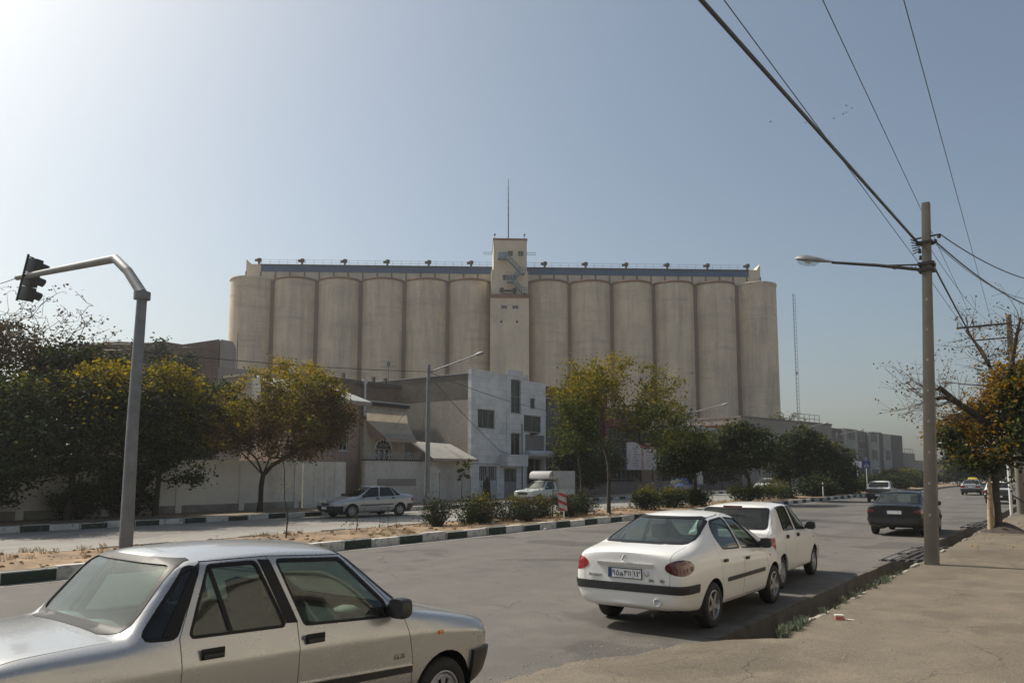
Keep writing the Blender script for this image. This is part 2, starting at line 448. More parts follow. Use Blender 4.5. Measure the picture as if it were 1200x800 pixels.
def make_car(S, name, label, cat, loc, rz, group=None):
    root = thing(name, label, cat, loc, rz, group)
    P = S['paint']; near = S.get('near', False)
    bm = cage_surface(S['st'], S['creases'], S.get('level', 2), S['dims'])
    bm.faces.layers.int.new('rid'); lay = bm.faces.layers.int['rid']
    # regions: 0 body; 1.. are named pieces
    reg = {}
    def region(nm): reg.setdefault(nm, len(reg)+1); return reg[nm]
    sides = (1, -1)
    for side in sides:
        sd = 'r' if side > 0 else 'l'
        def fs(f, side=side): return f.calc_center_median().x*side > .25 and f.normal.x*side > .25
        for (nm, poly) in S['doors']:
            cut(bm, side_planes(poly, .006), fs, region('gap'))
            cut(bm, side_planes(poly, 0), fs, region(nm+sd))
        for (nm, dn, poly) in S['windows']:
            cut(bm, side_planes(poly, S.get('rubber', .02)), fs, region('winrub'+nm+sd))
            cut(bm, side_planes(poly, 0), fs, region('win'+nm+sd))
        for cy in S['axles']:
            cut(bm, side_planes(circle_poly(cy, S['wr'], S['arch']), 0), lambda f, side=side: f.calc_center_median().x*side > .35 and (f.normal.x*side > .2 or f.normal.z < -.3), region('hole'))
    yr = S['yr']
    for key, sgn in (('rearglass', -1), ('windscreen', 1)):
        poly = S[key]
        def fe(f, sgn=sgn): 
            c = f.calc_center_median(); return f.normal.y*sgn > .12 and c.y*sgn > S['mid']*sgn and c.z > S['glassz']
        cut(bm, end_planes(poly, S.get('seal', .025)), fe, region(key+'rub'))
        cut(bm, end_planes(poly, 0), fe, region(key))
    def bodyf(f): return True
    if 'trunk' in S:
        cut(bm, end_planes(S['trunk'], .005), lambda f: f.normal.y < -.3 and f.calc_center_median().y < yr+.4 or (f.calc_center_median().y < S['trunk_y']+.005 and f.normal.z > .5), region('gap'), only=(0,))
        cut(bm, end_planes(S['trunk'], 0), lambda f: f.normal.y < -.3 and f.calc_center_median().y < yr+.4 or (f.calc_center_median().y < S['trunk_y'] and f.normal.z > .5), region('trunk_lid'), only=(0, region('gap')))
    if 'hood' in S:
        cut(bm, top_planes(S['hood'], .005), lambda f: f.normal.z > .4, region('gap'), only=(0,))
        cut(bm, top_planes(S['hood'], 0), lambda f: f.normal.z > .4, region('hood'), only=(0, region('gap')))
    for (nm, kind, poly, filt) in S['lamps']:
        if kind[0] == 'x':      # almond lamp wrapping round the rear corner
            sg = int(kind[1:]); ax = Vector((sg*.62, -.78, 0)); uu = Vector((sg*.78, .62, 0))
            pl = []
            cen = Vector(S['lampc']); cen.x *= sg
            for k in range(20):
                t = 2*PI*k/20; a, b_ = S['lamps_ab']
                q = (a*math.cos(t), b_*math.sin(t))
                nn = (uu*(math.cos(t)/a)+Vector((0, 0, 1))*(math.sin(t)/b_)-uu*0).normalized()
                pl.append((cen+uu*q[0]+Vector((0, 0, q[1])), nn))
            filt = lambda f, ax=ax: f.normal.dot(ax) > .25 and f.calc_center_median().y < -1.4
        else:
            pl = {'e': end_planes, 's': side_planes}[kind](poly)
        cut(bm, pl, filt, region(nm))
    for (nm, planes, filt) in S.get('extra', ()):
        cut(bm, planes, filt, region(nm))
    R = reg; inv = {v: k for k, v in reg.items()}
    mats = [P, M['interior'], M['blackgloss']]
    shell(bm, lambda r: r == 0, 'body', mats, root, .022)
    for (nm, poly) in S['doors']:
        for sd in 'rl':
            dr = shell(bm, lambda r: r == R.get(nm+sd), 'door', mats, root, .03, 0, 0, 1, 0)
            if dr is None: continue
            sg = 1 if sd == 'r' else -1
            for (wn, dn, wp) in S['windows']:
                if dn != nm: continue
                shell(bm, lambda r: r == R.get('win'+wn+sd), 'window', [M[S.get('glass', 'glass')], M[S.get('glass', 'glass')]], dr, .004, -.008)
                shell(bm, lambda r: r == R.get('winrub'+wn+sd), 'window_seal', [M['blackgloss']]*2, dr, .025, -.003)
            hy, hz = S['handles'][nm]
            # find body x at the handle
            x = max((abs(v.co.x) for v in bm.verts if abs(v.co.y-hy) < .09 and abs(v.co.z-hz) < .09), default=.78)
            b = MB()
            if S.get('handle', 'flap') == 'flap':
                b.box(-.004, .006, -.075, .075, -.032, .032, 0)
                b.box(.006, .016, -.068, .068, -.026, .004, 1)
                o = b.build('handle', [M['blackgloss'], M['blackplastic'] if S.get('hdark', True) else P], dr, bevel=.004)
            else:
                b.box(-.004, .022, -.055, .055, -.022, .02, 0)
                o = b.build('handle', [M['blackplastic']], dr, bevel=.01)
            o.location = (sg*x, hy, hz)
            if sg < 0: o.rotation_euler = (0, 0, PI)
    for (wn, dn, wp) in S['windows']:
        if dn is None:
            for sd in 'rl':
                shell(bm, lambda r: r == R.get('win'+wn+sd), 'quarter_window', [M['glassdark']]*2, root, .004, -.008)
                shell(bm, lambda r: r == R.get('winrub'+wn+sd), 'window_seal', [M['blackgloss']]*2, root, .025, -.003)
    for key, nm, gm in (('rearglass', 'rear_window', S.get('rglass', 'glassrear')), ('windscreen', 'windscreen', 'glass')):
        g = shell(bm, lambda r: r == R.get(key), nm, [M[gm]]*2, root, .004, -.004)
        if g: shell(bm, lambda r: r == R.get(key+'rub'), 'window_seal', [M['blackgloss']]*2, g, .02, .003)
    if 'trunk_lid' in R: shell(bm, lambda r: r == R['trunk_lid'], S.get('trunk_name', 'boot_lid'), mats, root, .02, 0, 0, 1, 0)
    if 'hood' in R: shell(bm, lambda r: r == R['hood'], 'bonnet', mats, root, .02, 0, 0, 1, 0)
    done = set()
    for (nm, kind, poly, filt) in S['lamps']:
        if nm not in R or nm in done: continue
        done.add(nm); mm, off = S['lampmat'][nm]
        shell(bm, lambda r: r == R.get(nm), nm.rstrip('0123456789').rstrip('_'), [M[mm], M[mm]], root, .04, off)
    for (nm, planes, filt) in S.get('extra', ()):
        if nm in done: continue
        done.add(nm)
        mm, off, t = S['lampmat'][nm]
        shell(bm, lambda r: r == R.get(nm), nm.rstrip('0123456789').rstrip('_'), [M[mm] if isinstance(mm, str) else mm]*2, root, t, off)
    for (nm, planes, filt, off, t, mm) in S.get('overlay', ()):     # trims lying on the body
        b2 = bm.copy(); l2 = b2.faces.layers.int['rid']
        for f in b2.faces: f[l2] = 0
        cut(b2, planes, filt, 1)
        shell(b2, lambda r: r == 1, nm, [M[mm] if isinstance(mm, str) else mm]*2, root, t, off)
        b2.free()
    # wheels and arches
    hw = S['dims'][2]
    for cy in S['axles']:
        for sg in (1, -1):
            make_wheel(root, sg*(hw-S['ww']/2-S.get('inset', .03)), cy, S['wr'], S['ww'], sg, S['wstyle'], S['rimr'], {'tyre': M['rubber'], 'rim': M[S['rimmat']]}, 36 if near else 20)
    b = MB()
    for cy in S['axles']:
        for sg in (1, -1):
            n = 16; a = S['arch']-.004
            ring0 = [(sg*(hw-.05), cy+a*math.cos(PI*i/n-.0), S['wr']+a*math.sin(PI*i/n)) for i in range(n+1)]
            ring0 = [(sg*(hw-.05), cy+a, .2)]+ring0+[(sg*(hw-.05), cy-a, .2)]
            ring1 = [(sg*.45, q[1], q[2]) for q in ring0]
            m = len(ring0)
            b.add(ring0+ring1, [(i, i+1, i+1+m, i+m) for i in range(m-1)])
            b.add(ring1, [tuple(range(m))])
    b.build('wheel_housing', M['blackplastic'], root, fix=False)
    # cabin
    if S.get('seats', True):
        b = MB(); y0, y1 = S['cabin']
        b.box(-hw+.1, hw-.1, y0, y1, .24, .27)
        b.box(-hw+.08, hw-.08, y0-.02, y0+.02, .27, S['glassz']-.06)
        b.build('cabin_floor', M['interior'], root)
        for sx in (.36, -.36):
            o = mobj('seat', SEATF, root); o.location = (sx, S['seaty'][0], .33)
        o = mobj('rear_seat', SEATR, root); o.location = (0, S['seaty'][1], .33)
        if near:
            b = MB(); y = y1
            b.prism([(-hw+.1, y-.02, .45), (-hw+.1, y-.30, .55), (-hw+.1, y-.32, .80), (-hw+.1, y-.20, .86), (-hw+.1, y+.10, .86)], (2*hw-.2, 0, 0))
            b.build('dashboard', M['interior'], root, bevel=.02)
            b = MB(); rot = Matrix.Rotation(RAD(62), 4, 'X')
            pts = [Matrix.Translation((-.36, y-.48, .82)) @ rot @ Vector((.18*math.cos(2*PI*i/24), .18*math.sin(2*PI*i/24), 0)) for i in range(25)]
            b.tube(pts, .013, 8, cap=False)
            for k in (0, 8, 16): b.tube([pts[k], Vector((-.36, y-.47, .81))], .010, 6)
            b.tube([Vector((-.36, y-.47, .81)), Vector((-.36, y-.15, .72))], .025, 8)
            b.build('steering_wheel', M['blackplastic'], root)
            b = MB(); zs_ = S['glassz']-.03
            b.box(-hw+.17, hw-.17, S['shelf'][0], S['shelf'][1], zs_-.03, zs_)
            b.build('parcel_shelf', M['interior'], root)
            b = MB(); b.box(-.11, .11, -.015, .015, -.03, .03)
            o = b.build('inside_mirror', M['blackplastic'], root, bevel=.01); o.location = S['imirror']
    # mirrors
    mx, my, mz = S['mirror']
    for sg in (1, -1):
        b = MB()
        pr = [(-.075, .03, .045), (-.06, .062, .066), (-.02, .082, .074), (.03, .086, .075), (.05, .080, .070)]   # cup opening rearward
        for_ = []
        n = 16
        for y_, w_, h_ in pr:
            for k in range(n):
                a = 2*PI*k/n; c_, s_ = math.cos(a), math.sin(a)
                for_.append((.065+w_*math.copysign(abs(c_)**.6, c_), -y_, h_*math.copysign(abs(s_)**.6, s_)))
        b.add(for_, [(j*n+k, j*n+(k+1) % n, (j+1)*n+(k+1) % n, (j+1)*n+k) for j in range(4) for k in range(n)], 0, True)
        b.poly([q for q in for_[:n]]); b.poly(for_[-n:][::-1])
        b.prism([(-.05, .03, -.06), (.02, .03, -.055), (.02, .03, .0), (-.05, .03, .02)], (0, -.06, 0))
        o = b.build('door_mirror', [M['blackplastic']], root)
        o.location = (sg*mx, my, mz)
        if sg < 0: o.scale = (-1, 1, 1)
    bm.free()
    return root
# ------------------------------------------------------------------ car shapes
def flip(poly): return [(-x, z) for x, z in poly]
def rearf(y): return lambda f: f.normal.y < -.15 and f.calc_center_median().y < y
def frontf(y): return lambda f: f.normal.y > .15 and f.calc_center_median().y > y
def sidef(s, lo=.2): return lambda f: f.normal.x*s > lo
def box_planes(x0=None, x1=None, y0=None, y1=None, z0=None, z1=None):
    o = []
    for v, n in ((x0, (-1, 0, 0)), (y0, (0, -1, 0)), (z0, (0, 0, -1))):
        if v is not None: n = Vector(n); o.append((Vector((v, v, v))*1.0, n))
    for v, n in ((x1, (1, 0, 0)), (y1, (0, 1, 0)), (z1, (0, 0, 1))):
        if v is not None: n = Vector(n); o.append((Vector((v, v, v))*1.0, n))
    return o
ALL = lambda f: True
SIDE = lambda f: abs(f.normal.x) > .3 or abs(f.normal.y) > .3

def creases_sedan(nb, nr, nc, last):
    """nb rear-window base station, nr roof rear, roof front nc-1... nc cowl"""
    c = [('L', 6, nr, nc-1, .45), ('L', 6, nb, nr, .35), ('L', 6, nc-1, nc, .35), ('S', nb, 5, 8, .55), ('S', nr, 6, 8, .4), ('S', nc-1, 6, 8, .45), ('S', nc, 6, 8, .6),
         ('L', 5, 0, last, .15), ('L', 4, 0, last, .3), ('L', 2, 0, last, .4), ('L', 6, 0, nb, .45), ('L', 6, nc, last, .45), ('S', 0, 1, 8, .45), ('S', last, 1, 8, .35)]
    return c

PRIDE = dict(
    st=[(-2.06, .38, .66, .73, .72, .70, .60, .56, .80, .92, .955, .965, .97),
        (-1.95, .30, .73, .785, .785, .76, .66, .56, .81, .95, .985, .998, 1.0),
        (-1.34, .24, .76, .79, .803, .765, .665, .57, .82, .965, 1.005, 1.03, 1.035),
        (-1.03, .22, .77, .79, .805, .765, .60, .57, .82, .965, 1.385, 1.435, 1.445),
        (-.35, .22, .77, .79, .805, .765, .61, .57, .81, .955, 1.43, 1.48, 1.49),
        (.25, .22, .77, .79, .805, .765, .60, .57, .80, .945, 1.395, 1.445, 1.455),
        (.84, .22, .77, .79, .80, .755, .69, .56, .78, .915, .94, .975, .985),
        (1.02, .22, .77, .79, .797, .75, .68, .56, .77, .895, .92, .95, .96),
        (1.60, .26, .72, .775, .78, .72, .64, .54, .715, .80, .82, .84, .85),
        (1.78, .34, .63, .70, .70, .66, .58, .50, .65, .74, .765, .78, .785)],
    creases=creases_sedan(2, 3, 6, 9)+[('L', 4, 0, 9, .75)], dims=(-2.06, 1.78, .8025, 1.485), level=3, near=True, mid=-.3, yr=-2.06,
    axles=(1.1725, -1.1725), wr=.275, ww=.165, rimr=.175, wstyle='hub', rimmat='hubcap', arch=.335, inset=.035,
    doors=[('f', [(-.235, .26), (.80, .26), (.80, .60), (.72, .925), (.24, 1.392), (-.40, 1.415)]),
           ('b', [(-1.06, .60), (-.80, .26), (-.245, .26), (-.245, .98), (-.41, 1.415), (-.865, 1.405), (-1.06, .985)])],
    windows=[('f', 'f', rounded([(-.175, .975), (.58, .945), (.55, 1.04), (.205, 1.36), (-.325, 1.38)], .02)),
             ('b', 'b', rounded([(-.985, .995), (-.345, .985), (-.50, 1.38), (-.82, 1.375)], .02)),
             ('q', None, rounded([(-1.27, 1.01), (-1.09, 1.0), (-.90, 1.37), (-.965, 1.37)], .04))],
    handles={'f': (-.12, .875), 'b': (-.87, .885)},
    rearglass=rounded([(-.59, 1.06), (.59, 1.06), (.52, 1.39), (-.52, 1.39)], .06),
    windscreen=rounded([(-.66, 1.0), (.66, 1.0), (.54, 1.385), (-.54, 1.385)], .05), glassz=.97,
    trunk=[(-.665, .62), (.665, .62), (.665, 1.2), (-.665, 1.2)], trunk_y=-1.42, seal=.035,
    hood=[(-.66, .92), (.66, .92), (.62, 1.72), (-.62, 1.72)],
    lamps=[('tail_light', 'e', [(.40, .66), (.79, .66), (.79, .88), (.40, .88)], rearf(-1.9)),
           ('tail_light_', 'e', [(-.40, .66), (-.79, .66), (-.79, .88), (-.40, .88)], rearf(-1.9)),
           ('headlight', 'e', [(.36, .58), (.68, .58), (.68, .73), (.36, .72)], frontf(1.6)),
           ('headlight_', 'e', [(-.36, .58), (-.68, .58), (-.68, .73), (-.36, .72)], frontf(1.6)),
           ('indicator', 's', rounded([(1.07, .745), (1.125, .745), (1.125, .775), (1.07, .775)], .01), sidef(1)),
           ('indicator_', 's', rounded([(1.07, .745), (1.125, .745), (1.125, .775), (1.07, .775)], .01), sidef(-1))],
    lampmat={'tail_light': ('redlens', .004), 'tail_light_': ('redlens', .004), 'headlight': ('clearlens', .004), 'headlight_': ('clearlens', .004),
             'indicator': ('amber', .008), 'indicator_': ('amber', .008)},
    overlay=[('pillar_trim', side_planes([(-.325, .99), (-.235, .985), (-.39, 1.395), (-.475, 1.40)]), sidef(1, .3), .004, .008, 'blackgloss'),
             ('pillar_trim', side_planes([(-.325, .99), (-.235, .985), (-.39, 1.395), (-.475, 1.40)]), sidef(-1, .3), .004, .008, 'blackgloss'),
             ('pillar_trim', side_planes([(-1.16, 1.01), (-1.065, 1.01), (-.875, 1.40), (-.915, 1.38)]), sidef(1, .3), .003, .008, 'blackgloss'),
             ('window_divider', side_planes([(-.745, .995), (-.715, .995), (-.81, 1.377), (-.835, 1.377)]), sidef(1, .3), .001, .010, 'blackgloss'),
             ('front_bumper', box_planes(y0=1.50, z0=.28, z1=.565), SIDE, .03, .05, 'blackplastic'),
             ('rear_bumper', box_planes(y1=-1.56, z0=.28, z1=.60), SIDE, .05, .06, 'blackplastic'),
             ('side_moulding', side_planes([(-.235, .535), (.795, .505), (.795, .555), (-.235, .59)]), sidef(1), .014, .02, 'blackplastic'),
             ('side_moulding', side_planes([(-.83, .55), (-.255, .535), (-.255, .59), (-.83, .605)]), sidef(1), .014, .02, 'blackplastic'),
             ('side_moulding', side_planes([(-.24, .591), (.795, .556), (.795, .565), (-.24, .600)]), sidef(1), .016, .02, 'chrome'),
             ('side_moulding', side_planes([(-.83, .606), (-.255, .591), (-.255, .600), (-.83, .615)]), sidef(1), .016, .02, 'chrome'),
             ('grille', end_planes([(-.34, .60), (.34, .60), (.34, .70), (-.34, .70)]), frontf(1.7), .006, .01, 'blackplastic')],
    cabin=(-1.30, .88), seaty=(.02, -.86), shelf=(-1.55, -1.10), imirror=(0, .30, 1.33), mirror=(.79, .60, 1.0), rglass='glassrear', handle='flap')

P206 = dict(
    st=[(-2.15, .36, .60, .72, .72, .67, .54, .52, .74, .91, .965, .985, .99),
        (-2.03, .28, .71, .79, .79, .74, .62, .53, .76, .95, 1.01, 1.035, 1.04),
        (-1.60, .24, .76, .822, .82, .775, .665, .55, .78, .985, 1.045, 1.075, 1.08),
        (-.86, .22, .78, .826, .825, .775, .575, .56, .78, .975, 1.35, 1.415, 1.425),
        (-.20, .22, .78, .826, .825, .775, .575, .56, .77, .955, 1.39, 1.45, 1.46),
        (.36, .22, .78, .826, .82, .775, .555, .56, .76, .93, 1.35, 1.405, 1.415),
        (1.22, .22, .77, .82, .81, .75, .69, .55, .74, .88, .905, .945, .955),
        (1.38, .22, .76, .815, .80, .74, .67, .55, .72, .86, .88, .915, .925),
        (1.82, .25, .68, .76, .75, .68, .58, .52, .66, .75, .77, .79, .80),
        (2.04, .30, .50, .60, .58, .52, .42, .48, .57, .64, .665, .68, .685)],
    creases=[('L', 6, 3, 5, .25), ('S', 2, 6, 8, .45), ('S', 3, 6, 8, .3), ('S', 5, 6, 8, .3), ('S', 6, 6, 8, .5), ('L', 2, 0, 9, .35), ('L', 4, 0, 9, .12), ('L', 6, 0, 2, .2), ('S', 0, 2, 8, .25)],
    dims=(-2.158, 2.03, .826, 1.456), level=3, near=True, mid=-.3, yr=-2.15,
    axles=(1.221, -1.221), wr=.292, ww=.185, rimr=.19, wstyle='alloy', rimmat='alloy', arch=.345, inset=.02,
    doors=[('f', [(-.12, .30), (.86, .30), (.90, .60), (.86, .87), (.20, 1.375), (-.22, 1.405), (-.14, .9)]),
           ('b', [(-.93, .55), (-.78, .30), (-.13, .30), (-.13, .92), (-.23, 1.405), (-.80, 1.37), (-.98, 1.10), (-.97, .75)])],
    windows=[('f', 'f', rounded([(-.09, .955), (.72, .905), (.66, .99), (.22, 1.32), (-.19, 1.36)], .03)),
             ('b', 'b', rounded([(-.80, .985), (-.18, .96), (-.27, 1.36), (-.76, 1.33), (-.91, 1.16)], [.04, .03, .03, .12, .10]))],
    handles={'f': (0.0, .80), 'b': (-.83, .83)},
    rearglass=rounded([(-.62, 1.10), (.62, 1.10), (.51, 1.375), (-.51, 1.375)], .08),
    windscreen=rounded([(-.66, .98), (.66, .98), (.52, 1.37), (-.52, 1.37)], .06), glassz=.94,
    trunk=[(-.60, .60), (.60, .60), (.62, 1.25), (-.62, 1.25)], trunk_y=-1.68,
    hood=[(-.62, 1.28), (.62, 1.28), (.50, 1.95), (-.50, 1.95)],
    lamps=[('tail_light', 'x1', None, None), ('tail_light_', 'x-1', None, None),
           ('headlight', 'e', [(.30, .56), (.64, .60), (.66, .74), (.40, .68)], frontf(1.6)),
           ('headlight_', 'e', [(-.30, .56), (-.64, .60), (-.66, .74), (-.40, .68)], frontf(1.6)),
           ('fog_light', 'e', rounded([(-.085, .395), (.085, .395), (.085, .455), (-.085, .455)], .03), rearf(-1.8)),
           ('fuel_flap', 's', [(-1.24, .80), (-1.06, .80), (-1.06, .96), (-1.24, .96)], lambda f: False),
           ('indicator', 's', rounded([(1.02, .74), (1.06, .74), (1.06, .765), (1.02, .765)], .01), sidef(1)),
           ('indicator_', 's', rounded([(1.02, .74), (1.06, .74), (1.06, .765), (1.02, .765)], .01), sidef(-1))],
    lampmat={'tail_light': ('darkred', .004), 'tail_light_': ('redlens', .004), 'headlight': ('clearlens', .004), 'headlight_': ('clearlens', .004),
             'fog_light': ('darkred', .006), 'fuel_flap': ('blackgloss', 0), 'indicator': ('amber', .006), 'indicator_': ('amber', .006)},
    overlay=[('bumper_strip', box_planes(y1=-1.72, z0=.515, z1=.615), SIDE, .022, .03, 'blackplastic'),
             ('rear_bumper', box_planes(y1=-1.60, z0=.25, z1=.512), SIDE, .014, .03, None),
             ('side_moulding', side_planes(rounded([(-.77, .545), (-.135, .545), (-.135, .60), (-.77, .60)], .015)), sidef(1), .012, .02, 'blackplastic'),
             ('side_moulding', side_planes(rounded([(-.115, .545), (.74, .545), (.74, .60), (-.115, .60)], .015)), sidef(1), .012, .02, 'blackplastic'),
             ('boot_trim', end_planes(rounded([(-.40, .825), (.40, .825), (.40, .865), (-.40, .865)], .018)), rearf(-1.9), .022, .03, 'chrome'),
             ('front_bumper', box_planes(y0=1.62, z0=.24, z1=.50), SIDE, .014, .03, None)],
    cabin=(-1.40, 1.05), seaty=(.10, -.80), shelf=(-1.62, -1.10), imirror=(0, .52, 1.31), mirror=(.80, .70, .96), rglass='glassrear', handle='pull', glass='glass', lampc=(.70, -2.02, .83), lamps_ab=(.20, .095))

HATCH = dict(
    st=[(-1.70, .36, .68, .735, .735, .715, .60, .56, .80, .93, .97, .985, .99),
        (-1.62, .29, .73, .785, .785, .765, .68, .56, .81, .96, 1.0, 1.01, 1.012),
        (-1.56, .27, .745, .79, .79, .768, .69, .56, .81, .965, 1.02, 1.03, 1.03),
        (-1.24, .22, .77, .80, .80, .768, .635, .57, .81, .965, 1.365, 1.415, 1.42),
        (-.45, .22, .77, .803, .80, .768, .625, .57, .80, .955, 1.405, 1.455, 1.465),
        (.10, .22, .77, .803, .80, .765, .605, .57, .79, .945, 1.38, 1.43, 1.44),
        (.85, .22, .77, .80, .795, .755, .69, .56, .76, .915, .94, .975, .985),
        (1.02, .22, .77, .80, .79, .75, .68, .56, .75, .895, .92, .95, .96),
        (1.66, .26, .72, .78, .77, .72, .64, .54, .70, .80, .82, .84, .85),
        (1.86, .34, .63, .70, .69, .66, .58, .50, .64, .74, .765, .78, .785)],
    creases=creases_sedan(2, 3, 6, 9), dims=(-1.705, 1.86, .8025, 1.46), level=3, near=False, mid=-.3, yr=-1.7,
    axles=(1.1475, -1.1475), wr=.272, ww=.16, rimr=.172, wstyle='hub', rimmat='hubcap', arch=.33, inset=.03,
    doors=[('f', [(-.22, .26), (.78, .26), (.78, .60), (.70, .925), (.05, 1.40), (-.33, 1.42)]),
           ('b', [(-1.0, .62), (-.80, .26), (-.23, .26), (-.23, .96), (-.34, 1.42), (-1.02, 1.41), (-1.06, .98)])],
    windows=[('f', 'f', rounded([(-.155, .975), (.57, .945), (.53, 1.04), (.04, 1.37), (-.26, 1.385)], .02)),
             ('b', 'b', rounded([(-.86, .995), (-.28, .985), (-.385, 1.385), (-.86, 1.38)], .02)),
             ('p', 'b', rounded([(-1.0, 1.0), (-.90, .997), (-.90, 1.375), (-.97, 1.37)], .01))],
    handles={'f': (-.12, .87), 'b': (-.84, .875)},
    rearglass=rounded([(-.62, 1.045), (.62, 1.045), (.575, 1.36), (-.575, 1.36)], .05),
    windscreen=rounded([(-.66, 1.0), (.66, 1.0), (.54, 1.385), (-.54, 1.385)], .05), glassz=.97,
    trunk=[(-.69, .64), (.69, .64), (.66, 1.40), (-.66, 1.40)], trunk_y=-5, trunk_name='tailgate',
    hood=[(-.66, .92), (.66, .92), (.62, 1.79), (-.62, 1.79)],
    lamps=[('tail_light', 'e', [(.52, .68), (.79, .68), (.79, .90), (.52, .90)], rearf(-1.45)),
           ('tail_light_', 'e', [(-.52, .68), (-.79, .68), (-.79, .90), (-.52, .90)], rearf(-1.45)),
           ('headlight', 'e', [(.36, .58), (.62, .58), (.62, .72), (.36, .72)], frontf(1.7)),
           ('headlight_', 'e', [(-.36, .58), (-.62, .58), (-.62, .72), (-.36, .72)], frontf(1.7)),
           ('indicator', 's', rounded([(1.05, .745), (1.105, .745), (1.105, .775), (1.05, .775)], .01), sidef(1))],
    lampmat={'tail_light': ('redlens', .004), 'tail_light_': ('redlens', .004), 'headlight': ('clearlens', .004), 'headlight_': ('clearlens', .004), 'indicator': ('amber', .008)},
    overlay=[('front_bumper', box_planes(y0=1.50, z0=.28, z1=.56), SIDE, .03, .05, None),
             ('rear_bumper', box_planes(y1=-1.47, z0=.28, z1=.60), SIDE, .035, .05, None)],
    cabin=(-1.40, .86), seaty=(.0, -.86), shelf=(-1.5, -1.1), imirror=(0, .28, 1.33), mirror=(.80, .585, 1.0), rglass='glassdark', glass='glassdark', handle='flap')

P405 = dict(
    st=[(-2.17, .38, .68, .76, .76, .72, .60, .56, .78, .90, .945, .96, .965),
        (-2.05, .30, .75, .82, .82, .78, .67, .56, .80, .93, .98, 1.0, 1.005),
        (-1.62, .24, .79, .84, .84, .79, .68, .57, .80, .945, .99, 1.02, 1.025),
        (-.98, .22, .80, .847, .845, .79, .60, .57, .79, .94, 1.325, 1.37, 1.38),
        (-.30, .22, .80, .847, .845, .79, .605, .57, .78, .925, 1.355, 1.40, 1.41),
        (.22, .22, .80, .847, .84, .785, .585, .57, .77, .91, 1.32, 1.37, 1.38),
        (1.05, .22, .79, .84, .83, .77, .70, .56, .75, .88, .905, .94, .95),
        (1.22, .22, .79, .84, .82, .76, .69, .56, .74, .86, .88, .915, .925),
        (2.0, .26, .72, .80, .79, .73, .64, .54, .67, .75, .77, .79, .80),
        (2.24, .34, .62, .70, .69, .66, .58, .48, .60, .68, .70, .715, .72)],
    creases=creases_sedan(2, 3, 6, 9), dims=(-2.17, 2.24, .847, 1.41), level=2, mid=-.3, yr=-2.17,
    axles=(1.335, -1.335), wr=.295, ww=.18, rimr=.185, wstyle='hub', rimmat='hubcap', arch=.355, inset=.03,
    doors=[('f', [(-.15, .28), (.92, .28), (.92, .60), (.86, .885), (.16, 1.35), (-.26, 1.375)]),
           ('b', [(-1.05, .62), (-.90, .28), (-.16, .28), (-.16, .92), (-.27, 1.375), (-.87, 1.36), (-1.10, 1.0)])],
    windows=[('f', 'f', rounded([(-.09, .945), (.74, .91), (.68, 1.0), (.15, 1.32), (-.19, 1.34)], .02)),
             ('b', 'b', rounded([(-1.02, .965), (-.20, .95), (-.31, 1.34), (-.84, 1.325)], .03)),
             ('q', None, rounded([(-1.36, .985), (-1.12, .975), (-.93, 1.30), (-.965, 1.30)], .04))],
    handles={'f': (-.02, .84), 'b': (-.90, .85)},
    rearglass=rounded([(-.62, 1.035), (.62, 1.035), (.52, 1.335), (-.52, 1.335)], .05),
    windscreen=rounded([(-.66, .965), (.66, .965), (.53, 1.335), (-.53, 1.335)], .05), glassz=.94,
    trunk=[(-.66, .60), (.66, .60), (.66, 1.2), (-.66, 1.2)], trunk_y=-1.70,
    hood=[(-.66, 1.10), (.66, 1.10), (.60, 2.15), (-.60, 2.15)],
    lamps=[('tail_light', 'e', [(.42, .68), (.82, .68), (.82, .86), (.42, .86)], rearf(-2.0)),
           ('tail_light_', 'e', [(-.42, .68), (-.82, .68), (-.82, .86), (-.42, .86)], rearf(-2.0)),
           ('headlight', 'e', [(.34, .56), (.68, .58), (.68, .69), (.34, .68)], frontf(2.0)),
           ('headlight_', 'e', [(-.34, .56), (-.68, .58), (-.68, .69), (-.34, .68)], frontf(2.0))],
    lampmat={'tail_light': ('redlens', .004), 'tail_light_': ('redlens', .004), 'headlight': ('clearlens', .004), 'headlight_': ('clearlens', .004)},
    overlay=[('front_bumper', box_planes(y0=1.80, z0=.30, z1=.53), SIDE, .035, .05, 'blackplastic'),
             ('rear_bumper', box_planes(y1=-1.78, z0=.30, z1=.58), SIDE, .035, .05, 'blackplastic'),
             ('side_moulding', side_planes([(-.93, .545), (.90, .525), (.90, .575), (-.93, .595)]), sidef(1), .014, .02, 'blackplastic'),
             ('side_moulding', side_planes([(-.93, .545), (.90, .525), (.90, .575), (-.93, .595)]), sidef(-1), .014, .02, 'blackplastic'),
             ('grille', end_planes([(-.30, .57), (.30, .57), (.30, .66), (-.30, .66)]), frontf(2.0), .006, .01, 'blackplastic')],
    cabin=(-1.40, 1.0), seaty=(.05, -.86), shelf=(-1.6, -1.1), imirror=(0, .40, 1.27), mirror=(.82, .72, .98), rglass='glassdark', glass='glassdark', handle='flap')
def spec(base, **kw):
    s = dict(base); s.update(kw)
    P = s['paint']
    s['overlay'] = [(a, b, c, d, e, P if m is None else m) for a, b, c, d, e, m in s['overlay']]
    return s
# ------------------------------------------------------------------ ground, road, kerbs
import numpy as np
rng = np.random.default_rng(11)

